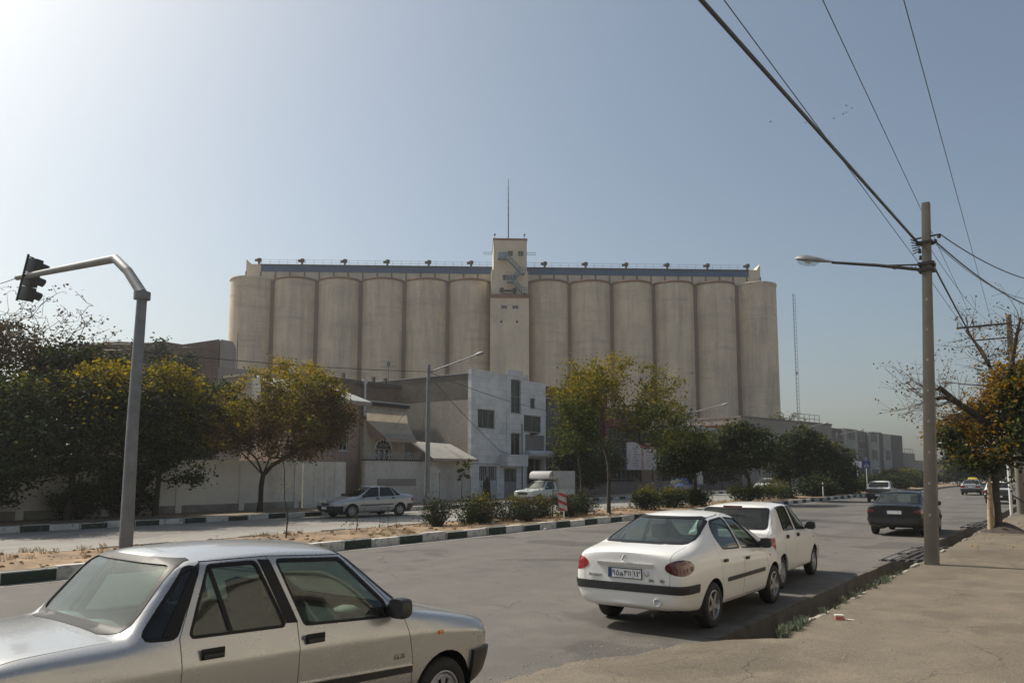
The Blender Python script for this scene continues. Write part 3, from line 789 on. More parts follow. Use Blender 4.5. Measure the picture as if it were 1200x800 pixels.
def asphalt(name, c0, c1, dust, dustamt, patch=.0, crack_scale=.42, grain=1.0):
    n = NT(name); v = n.coords(world=True)
    big = n.noise(n.coords((1, .14, 1), True), .55, 6, .65)
    mid = n.noise(v, 1.7, 6, .65); fine = n.noise(v, 60, 3, .7); grit_ = n.noise(v, 210, 2, .8)
    c = n.ramp(big, [(.3, c0), (.7, c1)])
    c = n.mix(n.ramp(mid, [(.45, 0), (.8, dustamt)]), c, dust)
    # dark repair patches and oil marks
    vo = n.node('ShaderNodeTexVoronoi', _Scale=.16); n.link(n.coords((1, .45, 1), True), vo.inputs['Vector'])
    pm = n.node('ShaderNodeMath', operation='MULTIPLY'); n.link(n.ramp(n.noise(v, .33, 3, .4), [(.56, 0), (.58, 1)]), pm.inputs[0]); pm.inputs[1].default_value = patch
    c = n.mix(pm.outputs[0], c, tuple(q*.62 for q in c0))
    om = n.node('ShaderNodeMath', operation='MULTIPLY'); n.link(n.ramp(n.noise(v, .9, 4, .5), [(.62, 0), (.72, 1)]), om.inputs[0]); om.inputs[1].default_value = .35
    c = n.mix(om.outputs[0], c, tuple(q*.45 for q in c0))
    c = n.mix(.75*grain, c, n.ramp(fine, [(.3, .2), (.72, .82)]), 'OVERLAY')
    c = n.mix(.5*grain, c, n.ramp(grit_, [(.35, .25), (.70, .85)]), 'OVERLAY')
    nz_ = n.node('ShaderNodeTexNoise', _Scale=1.1, _Detail=6.0); n.link(v, nz_.inputs['Vector'])
    va = n.node('ShaderNodeVectorMath', operation='MULTIPLY_ADD'); n.link(nz_.outputs['Color'], va.inputs[0]); va.inputs[1].default_value = (.9, .9, .9); n.link(v, va.inputs[2])
    w = n.node('ShaderNodeTexVoronoi', feature='DISTANCE_TO_EDGE', _Scale=crack_scale); n.link(va.outputs[0], w.inputs['Vector'])
    cm = n.node('ShaderNodeMath', operation='MULTIPLY'); n.link(n.ramp(w.outputs['Distance'], [(.0, 1.0), (.010, 0.0)]), cm.inputs[0]); n.link(n.ramp(n.noise(v, .5, 3), [(.45, 0), (.6, .8)]), cm.inputs[1])
    c = n.mix(cm.outputs[0], c, (.035, .03, .026))
    n.col(c); n.set(Roughness=.85, Specular_IOR_Level=.3)
    hs = n.node('ShaderNodeMath', operation='SUBTRACT'); n.link(n.noise(v, 90, 3, .7), hs.inputs[0]); n.link(cm.outputs[0], hs.inputs[1])
    n.bump(hs.outputs[0], .45, .008)
    return n.m
M['road'] = asphalt('road_asphalt', (.100, .094, .085), (.138, .128, .115), (.20, .18, .148), .5, .55)
M['road2'] = asphalt('service_road_asphalt', (.22, .205, .185), (.29, .27, .24), (.34, .31, .26), .5, .5)
M['walk'] = asphalt('footway_asphalt', (.120, .100, .075), (.162, .136, .102), (.22, .182, .130), .85, .35, .8)
M['soil'] = simple('dry_soil', (.230, .155, .090), .95, var=.5, scale=1.6, bump=.8, bscale=14, world=True)
M['earth'] = simple('bare_earth', (.24, .19, .13), .95, var=.3, scale=.6, bump=.5, bscale=6, world=True)
M['concrete'] = simple('weathered_concrete', (.27, .255, .225), .85, var=.3, scale=1.5, bump=.4, bscale=25, world=True)
M['edge'] = simple('crumbled_edge', (.33, .30, .25), .9, var=.25, scale=6, bump=.6, bscale=30, world=True)
M['wallgutter'] = simple('gutter_concrete', (.105, .095, .08), .9, var=.4, scale=2.5, bump=.4, bscale=25, world=True)  # base colour darkened to stand in for shade in the trench and lip
def worn_paint(name, c, under, thr=.63):
    n = NT(name); v = n.coords(world=True)
    f = n.noise(v, 7, 6, .7); g = n.noise(v, 1.3, 4)
    c2 = n.ramp(g, [(.3, tuple(q*.72 for q in c)), (.7, c)])
    n.col(n.mix(n.ramp(f, [(thr-.04, 0), (thr+.04, 1)]), c2, under)); n.set(Roughness=.75)
    n.bump(n.noise(v, 40, 4), .3, .006); return n.m
M['kerbwhite'] = worn_paint('kerb_white_paint', (.62, .60, .54), (.27, .25, .21), .57)
M['kerbgreen'] = worn_paint('kerb_green_paint', (.018, .035, .020), (.14, .13, .10), .62)
M['linepaint'] = worn_paint('road_line_paint', (.50, .48, .42), (.19, .175, .155), .50)

def sheet(name, x0, x1, y0, y1, z, mat, kind='structure'):
    b = MB(); b.add([(x0, y0, z), (x1, y0, z), (x1, y1, z), (x0, y1, z)], [(0, 1, 2, 3)])
    return tag(b.build(name, mat, fix=False), kind=kind)
def grid(name, xs, ys, zf, mat):
    b = MB(); nx, ny = len(xs), len(ys)
    vs = []
    for j, y in enumerate(ys):
        for i, x in enumerate(xs):
            p = zf(x, y); vs.append(p if isinstance(p, tuple) else (x, y, p))
    fs = [(j*nx+i, j*nx+i+1, (j+1)*nx+i+1, (j+1)*nx+i) for j in range(ny-1) for i in range(nx-1)]
    b.add(vs, fs, 0, True)
    return tag(b.build(name, mat, fix=False), kind='structure')
def frange(a, b, n): return [a+(b-a)*i/n for i in range(n+1)]

XL, XS, TY0 = -3.79, -2.95, 9.0          # gutter lip, footway edge, where the gutter begins
XM0, XM1 = -15.95, -19.75                # median
XF = -29.5                               # far kerb
YE = 420.0
# ground: one sheet with a slot for the gutter
b = MB(); z = -.03
for (x0, x1, y0, y1) in ((-800, XL, -100, 900), (XS, 300, -100, 900), (XL, XS, -100, TY0), (XL, XS, YE, 900)):
    b.add([(x0, y0, z), (x1, y0, z), (x1, y1, z), (x0, y1, z)], [(0, 1, 2, 3)])
tag(b.build('ground', M['earth'], fix=False), kind='structure')
sheet('road', XM0, XL, -60, YE, 0.0, M['road'])
sheet('service_road', XF, XM1-.15, -60, YE, 0.0, M['road2'])
# gutter trench
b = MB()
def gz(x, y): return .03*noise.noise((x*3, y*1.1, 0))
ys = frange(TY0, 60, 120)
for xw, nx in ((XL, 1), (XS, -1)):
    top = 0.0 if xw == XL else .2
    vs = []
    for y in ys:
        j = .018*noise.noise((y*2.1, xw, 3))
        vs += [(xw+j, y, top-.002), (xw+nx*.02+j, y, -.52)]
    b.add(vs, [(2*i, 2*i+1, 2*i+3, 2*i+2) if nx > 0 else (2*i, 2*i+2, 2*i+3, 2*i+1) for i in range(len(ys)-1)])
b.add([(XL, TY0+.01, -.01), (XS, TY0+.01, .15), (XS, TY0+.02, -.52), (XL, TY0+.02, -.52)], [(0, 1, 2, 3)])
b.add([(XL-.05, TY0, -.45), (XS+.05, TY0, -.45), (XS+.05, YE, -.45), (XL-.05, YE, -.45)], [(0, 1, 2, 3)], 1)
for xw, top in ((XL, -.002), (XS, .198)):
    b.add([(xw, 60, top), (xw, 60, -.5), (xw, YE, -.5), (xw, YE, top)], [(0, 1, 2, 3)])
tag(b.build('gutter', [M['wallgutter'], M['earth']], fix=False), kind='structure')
# vertical joints of the gutter blocks and the raised lip on the road side
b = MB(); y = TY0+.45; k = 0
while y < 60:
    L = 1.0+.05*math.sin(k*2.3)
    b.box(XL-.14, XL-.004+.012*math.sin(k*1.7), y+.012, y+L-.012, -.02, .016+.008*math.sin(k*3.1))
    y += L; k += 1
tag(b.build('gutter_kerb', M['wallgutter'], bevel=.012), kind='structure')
# footway with a broken edge and the ramp at the near end
def walkz(x, y):
    n1 = noise.noise((x*.8, y*.8, 1)); n2 = noise.noise((x*3.1, y*3.1, 4))
    if y >= TY0+.05: return .20+.012*n1+.004*n2
    e = XS-1.0-.75*min(1, (TY0-y)/2.2)+(.22*noise.noise((y*1.3, 1, 1))+.10*noise.noise((y*4.7, 2, 1)))*min(1, (TY0-y)/.5)        # outer edge of the ramp
    t_ = max(0, min(1, (x-e)/1.25)); return (.20*t_**.8+.014*n1+.006*n2+.02*noise.noise((x*2.2, y*1.6, 9))*(1-t_)+.012) if x > e else -.02
xs = [XS, -2.9, -2.84, -2.76, -2.6, -2.4, -2.1, -1.8, -1.5, -1.1, -.7, 0, .8, 2, 4, 9]
ys = frange(TY0, 60, 170)+[70, 90, 130, 200, 300, YE]
def wf(x, y):
    zz = walkz(x, y)
    if x < -2.72:
        j = .06*noise.noise((y*1.7, 2, 7))+.035*noise.noise((y*5.3, 8, 1))
        w = (-2.72-x)/.23
        return (x+j*w+.012, y, zz-.02*w*max(0, noise.noise((y*2.3, 5, 5))))
    return (x, y, zz)
grid('footway', xs, ys, wf, M['walk'])
xs = frange(-5.2, -2.95, 36)+frange(-2.8, 0, 12)[0:]+[1.5, 4, 9]
ys = frange(-2, TY0+.03, 90)
grid('driveway_ramp', xs, ys, lambda x, y: (x, y, max(-.02, walkz(x, y)) if x > XS-1.25-.75*min(1, max(0, TY0-y)/2.2) else -.02), M['walk'])
# the pale crumbled edge of the footway
b = MB(); y = TY0+.5; k = 0
while y < 48:
    L = .25+.5*abs(noise.noise((y*1.3, 0, 0)))
    if noise.noise((y*.9, 3, 3)) > .02:
        x = XS+.03+.05*noise.noise((y*1.7, 2, 7)); w = .05+.05*abs(noise.noise((y*3, 1, 1)))
        a, c = RAD(4*math.sin(k*2.1)), .205+.012*math.sin(k*1.3)
        b.box(-w/2, w/2, -L/2, L/2, -.08, .012, 0, Matrix.Rotation(a, 3, 'Z'), (x, y, c))
    y += L+.06; k += 1
tag(b.build('footway_edge', M['edge'], bevel=.014), kind='structure')
# kerbs in alternating painted blocks
def kerb(name, x0, x1, y0, y1, step, h, first, plain=None, gap=0.012, seed=0):
    b = MB(); y = y0; k = first
    while y < y1:
        d = .022*math.sin(k*2.7+seed); t = .018*math.sin(k*1.9+seed)
        mi = k % 2 if plain is None or not plain(y) else 2
        b.box(x0+d, x1+d, y+gap/2, y+step-gap/2, -.05, h+t, mi); y += step; k += 1
    return tag(b.build(name, [M['kerbwhite'], M['kerbgreen'], M['concrete']], bevel=.025), kind='structure')
kerb('median_kerb', XM0-.22, XM0, -26.32, 150, 1.02, .235, 1)
kerb('median_kerb_back', XM1-.13, XM1, -20, 150, 1.0, .20, 0, plain=lambda y: y < 40)
kerb('far_kerb', XF-.25, XF, -20.1, 150, 1.01, .22, 1, seed=2)
b = MB(); b.box(XF-6, XF-.25, -60, YE, -.1, .15)
tag(b.build('far_footway', M['earth']), kind='structure')
def clods(name, n, x0, x1, y0, y1, zf, smax, mat, label):
    b = MB()
    for _ in range(n):
        x, y = rng.uniform(x0, x1), rng.uniform(y0, y1); s_ = smax*rng.uniform(.25, 1)**2
        b.lathe([(.001, -.3*s_), (s_, 0), (s_*.8, s_*.55), (.001, s_*.8)], 6, mat=Matrix.Translation((x, y, zf(x, y))) @ Matrix.Rotation(rng.uniform(0, 6), 4, 'Z') @ Matrix.Scale(rng.uniform(.6, 1.6), 4, (1, 0, 0)), smooth=False)
    return tag(b.build(name, mat, fix=False), label, name.replace('_', ' '), None, 'stuff')
def soilz(x, y):
    w = max(0, min(1, (x-XM1)/.5, (XM0-.2-x)/.5))
    return .17+w*(.05+.07*noise.noise((x*.9, y*.9, 2))+.03*noise.noise((x*4, y*4, 2)))
grid('median_soil', frange(XM1-.02, XM0-.2, 24), frange(-20, 60, 240)+[80, 110, 150, 420], soilz, M['soil'])
clods('soil_clods', 900, XM1+.1, XM0-.3, 4, 40, soilz, .07, M['soil'], 'dry clods and stones on the median soil')
clods('road_grit', 500, XM0+.02, XM0+.5, 6, 40, lambda x, y: .002, .018, M['earth'], 'grit swept against the median kerb')
clods('ramp_gravel', 800, -5.0, -3.7, 4.5, 8.8, lambda x, y: max(.002, walkz(x, y)-.002), .011, M['edge'], 'crumbled asphalt gravel along the ramp edge')
clods('fallen_leaves', 260, -2.8, -.6, 22, 36, lambda x, y: .205, .03, simple('fallen_leaf', (.22, .13, .04), .8, var=.4, scale=20), 'dry leaves fallen on the footway round the autumn tree')
# edge line beside the median kerb and the worn lane dashes
b = MB()
b.add([(XM0+.02, -40, .004), (XM0+.34, -40, .004), (XM0+.34, 200, .004), (XM0+.02, 200, .004)], [(0, 1, 2, 3)])
tag(b.build('gutter_strip', simple('strip_concrete', (.30, .28, .245), .9, var=.25, scale=1.2, world=True), fix=False), kind='structure')
b = MB(); y = 47.0
while y < 140:
    for x in (-9.9,):
        b.add([(x, y, .004), (x+.12, y, .004), (x+.12, y+3, .004), (x, y+3, .004)], [(0, 1, 2, 3)])
    y += 9
tag(b.build('lane_marking', M['linepaint'], fix=False), kind='structure')
# dry grass tufts on the median, weeds along the gutter
def blades(name, spots, per, hgt, mat, label=None, cat=None, kind='stuff', spread=.12):
    V = []; F = []
    for (x, y, z) in spots:
        for _ in range(per):
            a = rng.uniform(0, 2*PI); r = rng.uniform(0, spread); h = hgt*rng.uniform(.5, 1.2); l = rng.uniform(-.6, .6); w = rng.uniform(.003, .007)
            px, py = x+r*math.cos(a), y+r*math.sin(a); n = len(V)
            ca, sa = math.cos(a), math.sin(a)
            V += [(px-sa*w, py+ca*w, z-.01), (px+sa*w, py-ca*w, z-.01), (px+ca*h*l*.5, py+sa*h*l*.5, z+h*.7), (px+ca*h*l, py+sa*h*l, z+h)]
            F += [(n, n+1, n+2), (n+2, n+1, n+3)]
    me = bpy.data.meshes.new(name); me.from_pydata(V, [], F); me.materials.append(mat)
    o = mobj(name, me); tag(o, label, cat, None, kind); return o
M['drygrass'] = simple('dry_grass', (.36, .27, .12), .9, var=.35, scale=9)
M['weed'] = simple('weed_green', (.13, .155, .10), .8, var=.35, scale=9)
sp = []
for _ in range(420):
    x = rng.uniform(XM1+.1, XM0-.3); y = rng.uniform(2, 50)
    if noise.noise((x*.5, y*.35, 9)) > .05 or y < 10: sp.append((x, y, soilz(x, y)))
blades('dry_grass', sp, 22, .14, M['drygrass'], 'dry straw coloured grass on the bare soil of the median', 'grass')
sp = [(XS+.02+rng.normal(0, .03), y, .2) for y in rng.uniform(9.05, 10.1, 40)]+[(XS+.03+rng.normal(0, .03), y, .2) for y in rng.uniform(10.5, 16, 26)]
blades('gutter_weeds', sp, 26, .09, M['weed'], 'low green weeds growing along the broken footway edge', 'weeds', spread=.05)
# ------------------------------------------------------------------ buildings
def streaked(name, c, streak=.35, stain=(.12, .11, .10), scale=(1, 1, .06), sc=1.2, rough=.85, world=True, lifts=0.0, stainthr=.58):
    n = NT(name); v = n.coords(world=world); vs = n.coords(scale, world)
    base = n.noise(v, .25, 6, .6); st = n.noise(vs, sc, 6, .65); fine = n.noise(v, 4, 4, .6)
    col = n.ramp(base, [(.25, tuple(q*.82 for q in c)), (.75, tuple(min(1, q*1.1) for q in c))])
    m = n.node('ShaderNodeMath', operation='MULTIPLY'); n.link(n.ramp(st, [(stainthr-.1, 0), (stainthr+.2, 1)]), m.inputs[0]); m.inputs[1].default_value = streak
    col = n.mix(m.outputs[0], col, stain)
    col = n.mix(.35, col, n.ramp(fine, [(.3, .35), (.7, .62)]), 'OVERLAY')
    if lifts:
        hz_ = n.ramp(n.noise(n.coords((.22, .22, 1.5), world), .55, 5, .6), [(.52, 0), (.70, .38)])
        col = n.mix(hz_, col, tuple(q*1.3 for q in stain))
        sep = n.node('ShaderNodeSeparateXYZ'); n.link(v, sep.inputs[0])
        w = n.node('ShaderNodeTexWave', _Scale=lifts, _Distortion=.6, _Detail=2.0); w.bands_direction = 'Z'; n.link(v, w.inputs['Vector'])
        col = n.mix(.08, col, n.ramp(w.outputs['Fac'], [(.3, .3), (.6, .65)]), 'OVERLAY')
    n.col(col); n.set(Roughness=rough, Specular_IOR_Level=.25)
    n.bump(fine, .25, .02); return n.m
M['silo'] = streaked('silo_concrete', (.68, .575, .43), .5, (.24, .20, .175), (1, 1, .10), .8, lifts=.9, stainthr=.54)
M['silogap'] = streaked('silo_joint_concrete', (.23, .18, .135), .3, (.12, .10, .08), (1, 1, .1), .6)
M['tower'] = streaked('tower_render', (.70, .60, .455), .35, (.22, .22, .21), (1, 1, .15), .5)
M['band'] = streaked('brown_band', (.24, .14, .095), .3, (.1, .08, .07), (1, 1, .2), .5)
M['bluesheet'] = streaked('blue_grey_sheet', (.05, .13, .26), .4, (.12, .12, .12), (1, 1, .3), 1.0, rough=.6)
M['steelblue'] = streaked('pale_blue_steel', (.22, .29, .33), .4, (.2, .15, .1), (1, 1, .3), 1.0, rough=.6)
M['whitewall'] = streaked('whitewashed_wall', (.72, .70, .64), .55, (.20, .18, .15), (1, .5, .25), .8)
M['tanplaster'] = streaked('tan_plaster', (.40, .355, .29), .45, (.16, .14, .12), (1, 1, .4), .5)
def bricks(name, c0, c1, mortar, sc=4.0, ax='y'):
    n = NT(name); v = n.coords(world=True)
    sep = n.node('ShaderNodeSeparateXYZ'); n.link(v, sep.inputs[0]); cmb = n.node('ShaderNodeCombineXYZ')
    ad = n.node('ShaderNodeMath', operation='ADD'); n.link(sep.outputs[0], ad.inputs[0]); n.link(sep.outputs[1], ad.inputs[1])
    n.link(ad.outputs[0], cmb.inputs[0]); n.link(sep.outputs[2], cmb.inputs[1])
    br = n.node('ShaderNodeTexBrick', _Scale=sc); n.link(cmb.outputs[0], br.inputs['Vector'])
    br.inputs['Color1'].default_value = (*c0, 1); br.inputs['Color2'].default_value = (*c1, 1); br.inputs['Mortar'].default_value = (*mortar, 1)
    br.inputs['Mortar Size'].default_value = .012
    f = n.noise(v, .55, 6, .68); n.col(n.mix(.8, br.outputs[0], n.ramp(f, [(.3, .25), (.7, .60)]), 'OVERLAY')); n.set(Roughness=.9)
    return n.m
M['stone'] = bricks('white_stone_facing', (.60, .60, .59), (.69, .68, .665), (.57, .565, .555), .62)
M['darkbrick'] = bricks('dark_brick', (.13, .11, .09), (.17, .14, .11), (.2, .18, .16))
M['brownbrick'] = bricks('brown_brick', (.20, .14, .10), (.25, .18, .13), (.24, .21, .18))
M['greybrick'] = bricks('grey_brick', (.20, .185, .165), (.25, .23, .21), (.2, .19, .18))
M['pinkwall'] = streaked('pink_render', (.36, .275, .225), .35, (.22, .16, .13), (1, 1, .4), .6)
M['lightstone'] = streaked('pale_stone_wall', (.56, .53, .48), .5, (.22, .20, .17), (1, 1, .5), .7)
M['awn'] = streaked('cream_awning_sheet', (.60, .55, .47), .3, (.3, .26, .2), (1, 1, .6), .8, rough=.55)
M['whitesheet'] = streaked('white_roof_sheet', (.42, .42, .41), .3, (.3, .28, .25), (1, .4, 1), .8, rough=.55)
M['whiteframe'] = simple('white_frame', (.62, .62, .60), .5, var=.1)
M['greyframe'] = simple('grey_frame', (.22, .22, .22), .5, var=.1)
M['window'] = glass('window_glass', (.03, .035, .04), 1.0, .05)
M['curtain'] = simple('net_curtain', (.42, .41, .38), .9, var=.2, scale=4)
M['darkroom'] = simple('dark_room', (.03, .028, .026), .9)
M['roofing'] = simple('bitumen_roof', (.10, .095, .09), .9)
M['reddark'] = streaked('dark_red_cladding', (.13, .022, .021), .35, (.08, .03, .03), (1, 1, .4), .8, rough=.6)
M['rust'] = streaked('rusty_corrugated_sheet', (.15, .10, .085), .6, (.07, .055, .05), (1, 1, .15), 1.0, rough=.7)
M['farwall'] = streaked('far_grey_wall', (.30, .27, .24), .35, (.18, .16, .15), (1, 1, .3), .5)
M['farpurple'] = streaked('far_brown_cladding', (.20, .165, .155), .3, (.12, .1, .1), (1, 1, .3), .5)
M['farlight'] = streaked('far_pale_cladding', (.42, .40, .36), .3, (.25, .22, .2), (1, 1, .3), .5)
M['beige'] = streaked('beige_wall', (.36, .31, .235), .3, (.2, .17, .14), (1, 1, .3), .5)
M['iron'] = simple('dark_iron', (.035, .033, .032), .6, .3)
M['shopgrey'] = streaked('roller_cover', (.50, .50, .49), .3, (.25, .24, .22), (1, 1, 1), .8, rough=.5)

def facade(b, x, y0, y1, z0, z1, holes, th=.25, mi=0):
    """wall facing +X at x, with rectangular openings (y0, y1, z0, z1)"""
    ys = sorted({y0, y1, *[h[0] for h in holes], *[h[1] for h in holes]})
    zs = sorted({z0, z1, *[h[2] for h in holes], *[h[3] for h in holes]})
    idx = {}; vs = []; fs = []
    def V(y, z, d):
        k = (y, z, d)
        if k not in idx: idx[k] = len(vs); vs.append((x-d, y, z))
        return idx[k]
    def solid(i, j):
        if i < 0 or j < 0 or i >= len(ys)-1 or j >= len(zs)-1: return False
        cy, cz = (ys[i]+ys[i+1])/2, (zs[j]+zs[j+1])/2
        return not any(h[0] < cy < h[1] and h[2] < cz < h[3] for h in holes)
    for i in range(len(ys)-1):
        for j in range(len(zs)-1):
            if not solid(i, j): continue
            a, c, d, e = ys[i], ys[i+1], zs[j], zs[j+1]
            fs.append((V(a, d, 0), V(c, d, 0), V(c, e, 0), V(a, e, 0)))
            fs.append((V(a, d, th), V(a, e, th), V(c, e, th), V(c, d, th)))
            for (di, dj, p, q) in ((-1, 0, (a, d), (a, e)), (1, 0, (c, e), (c, d)), (0, -1, (c, d), (a, d)), (0, 1, (a, e), (c, e))):
                if not solid(i+di, j+dj):
                    fs.append((V(*p, 0), V(*q, 0), V(*q, th), V(*p, th)))
    b.add(vs, fs, mi)
def window(parent, x, y0, y1, z0, z1, nv=2, nh=1, frame='greyframe', depth=.12, grille=0, curtain=None, sill=True):
    b = MB(); f = .05; xf = x-depth
    b.box(xf-.04, xf, y0+.002, y0+f, z0+.002, z1-.002); b.box(xf-.04, xf, y1-f, y1-.002, z0+.002, z1-.002)
    b.box(xf-.04, xf, y0+f, y1-f, z0+.002, z0+f); b.box(xf-.04, xf, y0+f, y1-f, z1-f, z1-.002)
    for k in range(1, nv):
        yy = y0+(y1-y0)*k/nv; b.box(xf-.035, xf-.002, yy-.025, yy+.025, z0+f, z1-f)
    for k in range(1, nh):
        zz = z0+(z1-z0)*k/nh; b.box(xf-.034, xf-.003, y0+f, y1-f, zz-.02, zz+.02)
    w = b.build('window', M[frame], parent)
    b = MB(); b.box(xf-.028, xf-.016, y0+f, y1-f, z0+f, z1-f); b.build('pane', M['window'], w)
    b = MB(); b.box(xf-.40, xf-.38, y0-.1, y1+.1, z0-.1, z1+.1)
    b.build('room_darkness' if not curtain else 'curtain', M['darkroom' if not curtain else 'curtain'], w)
    if curtain:
        pass
    if grille:
        b = MB()
        for k in range(grille+1):
            yy = y0+(y1-y0)*k/grille; b.tube([(x+.02, yy, z0), (x+.02, yy, z1)], .010, 5)
        for zz in (z0+.05, (z0+z1)/2, z1-.05): b.tube([(x+.02, y0, zz), (x+.02, y1, zz)], .010, 5)
        b.build('grille', M['whiteframe'], w)
    if sill:
        b = MB(); b.box(x-.05, x+.05, y0-.05, y1+.05, z0-.06, z0-.003); b.build('sill', M['lightstone'], w)
    return w

# ---- grain silo block
P0 = atD(262.5, 335, 148); P1 = atD(917.5, 338, 153)
row = Vector((P1.x-P0.x, P1.y-P0.y, 0)); LEN = row.length; rz = math.atan2(row.y, row.x)
silo = thing('grain_silo', 'long beige concrete grain silo block of twelve tall cylinders behind the houses', 'grain silo', (P0.x, P0.y, 0), rz)
def fx(u): return (u-267)/(913-267)*LEN
SP = (fx(571)-fx(267))/6; SP2 = (fx(913)-fx(613))/6
ZT = atD(295, 322, 148).z; RS = SP*.494
cx = [fx(267)+SP*(i+.5) for i in range(6)]+[fx(613)+SP2*(i+.5) for i in range(6)]
for i, x in enumerate(cx):
    r = RS if i < 6 else SP2*.494
    b = MB(); b.lathe([(r, 0), (r, ZT-.45)], 40); o = b.build('cylinder', M['silo'], silo); o.location = (x, r, 0)
    b = MB(); b.lathe([(r+.05, ZT-.5), (r+.14, ZT-.45), (r+.14, ZT-.05), (r, ZT)], 40); b.lathe([(r, ZT), (.01, ZT+.02)], 40)
    q = b.build('rim', M['band'] if i not in (0, 11) else M['silo'], o)
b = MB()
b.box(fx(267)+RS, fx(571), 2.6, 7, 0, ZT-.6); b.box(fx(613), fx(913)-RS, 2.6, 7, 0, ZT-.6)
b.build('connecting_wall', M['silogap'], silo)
def zat(u, v): return atD(u, v, 148+5*(u-267)/646).z
GZ = ZT+2.9
for (xa, xb, na) in ((fx(286), fx(572), 1), (fx(612), fx(893), -1)):
    b = MB(); gy0, gy1 = 3.0, 8.5
    b.box(xa, xb, gy0, gy1, ZT-.3, ZT+1.55)
    xe = (xa, xa+fx(303)-fx(286)) if na == 1 else (xb-(fx(893)-fx(879)), xb)
    b.box(xe[0]-.01, xe[1], gy0-.06, gy1+.05, ZT+.1, GZ+.05)
    if na == 1: b.prism([(xe[0], gy0-.06, GZ+.05), (xe[0]+.9, gy0-.06, GZ+.05), (xe[0], gy0-.06, GZ+1.0)], (0, 3, 0))
    else: b.prism([(xe[1], gy0-.06, GZ+.05), (xe[1]-.7, gy0-.06, GZ+.05), (xe[1], gy0-.06, GZ+1.2)], (0, 3, 0))
    n = 17
    for k in range(n+1):
        x = xa+(xb-xa)*k/n; b.box(x-.14, x+.14, gy0-.10, gy0, ZT-.3, ZT+1.5, 1)
    g = b.build('gallery', [M['tower'], M['silogap']], silo)
    b = MB(); k = xa if na == -1 else xe[1]
    end = xb if na == 1 else xe[0]
    x = k
    while x < end-.05:
        w = min(.42, end-x); b.box(x+.02, x+w-.06, gy0-.14, gy0-.02, ZT+1.5, GZ-.15); b.box(x+w-.06, x+w+.02, gy0-.08, gy0-.01, ZT+1.5, GZ-.15); x += .42
    b.box(k-.1, end, gy0-.4, gy1+.3, GZ-.15, GZ+.02, 1)
    b.build('louvre_band', [M['bluesheet'], M['roofing']], g)
    b = MB()
    x = k
    while x < end:
        b.tube([(x, gy0, GZ), (x, gy0, GZ+1.0)], .03, 4); x += 1.7
    for zz in (.5, 1.0): b.tube([(k, gy0, GZ+zz), (end, gy0, GZ+zz)], .025, 4)
    b.build('railing', M['galv'], g)
for u in (298, 348, 398, 448, 497, 547, 635, 684, 733, 783, 832, 881):
    b = MB(); b.lathe([(.22, 0), (.20, .8), (.45, 1.0), (.52, 1.45), (.40, 1.62), (.05, 1.66)], 12)
    b.box(-.80, -.40, -.26, .26, 1.0, 1.4)
    o = b.build('roof_vent', M['iron'], silo); o.location = (fx(u), 4.5, GZ); o.rotation_euler = (0, 0, (u*37 % 60)/60-.5)
# head tower
tx0, tx1 = fx(569.5), fx(613.5); ux0, ux1 = fx(573), fx(611.5); ZM = zat(590, 349); ZTT = zat(590, 281)
b = MB(); b.box(tx0, tx1, -1.4, 8.5, 0, ZM-.3); b.box(ux0, ux1, -.9, 8.3, ZM+.35, ZTT-.35)
b.box(fx(570.5), fx(573)+.02, -.7, 8, ZM+.35, zat(590, 317)); b.box(fx(611.5)-.02, fx(613), -.7, 8, ZM+.35, zat(590, 319))
tw = b.build('head_tower', M['tower'], silo)
b = MB(); b.box(tx0-.12, tx1+.12, -1.6, 8.6, ZM-.32, ZM+.36); b.build('tower_band', M['band'], tw)
b = MB(); b.box(ux0-.1, ux1+.1, -1.05, 8.4, ZTT-.36, ZTT); b.build('tower_cornice', M['band'], tw)
def twin(u0, u1, v0, v1, yy, n):
    x0, x1, z0, z1 = fx(u0), fx(u1), zat(590, v1), zat(590, v0)
    b = MB(); b.box(x0, x1, yy-.03, yy+.2, z0, z1)
    o = b.build('window', M['window'], tw)
    b = MB()
    for k in range(n+1):
        x = x0+(x1-x0)*k/n; b.box(x-.07, x+.07, yy-.08, yy-.031, z0-.07, z1+.07)
    b.box(x0, x1, yy-.078, yy-.032, z1, z1+.07); b.box(x0, x1, yy-.078, yy-.032, z0-.07, z0); b.box(x0, x1, yy-.07, yy-.033, (z0+z1)/2-.04, (z0+z1)/2+.04)
    b.build('frame', M['greyframe'], o)
for q in ((589.5, 595, 296, 301, -.9, 2), (601.5, 607, 296, 301, -.9, 2), (584, 599, 324, 329, -.9, 4), (584, 599, 345.2, 348, -.9, 4), (582, 588, 360, 363, -1.4, 2), (595, 601, 360, 363, -1.4, 2)): twin(*q)
b = MB()
for u in (582, 600):
    x, z = fx(u), zat(590, 378.5); b.box(x-.18, x+.18, -1.46, -1.2, z-.2, z+.2)
b.build('drain_hole', M['darkroom'], tw)
b = MB()        # outside stair
def flight(u0, v0, u1, v1, yy=-1.9):
    a = Vector((fx(u0), yy, zat(590, v0))); c = Vector((fx(u1), yy, zat(590, v1)))
    for dy in (-.45, .45):
        b.tube([a+Vector((0, dy, 0)), c+Vector((0, dy, 0))], .10, 4); b.tube([a+Vector((0, dy, 1)), c+Vector((0, dy, 1))], .05, 4)
    n = 14
    for k in range(n+1):
        q = a.lerp(c, k/n); b.box(q.x-.14, q.x+.14, yy-.45, yy+.45, q.z-.03, q.z+.03)
    for k in range(0, n+1, 3):
        q = a.lerp(c, k/n); b.tube([q+Vector((0, -.45, 0)), q+Vector((0, -.45, 1))], .04, 4)
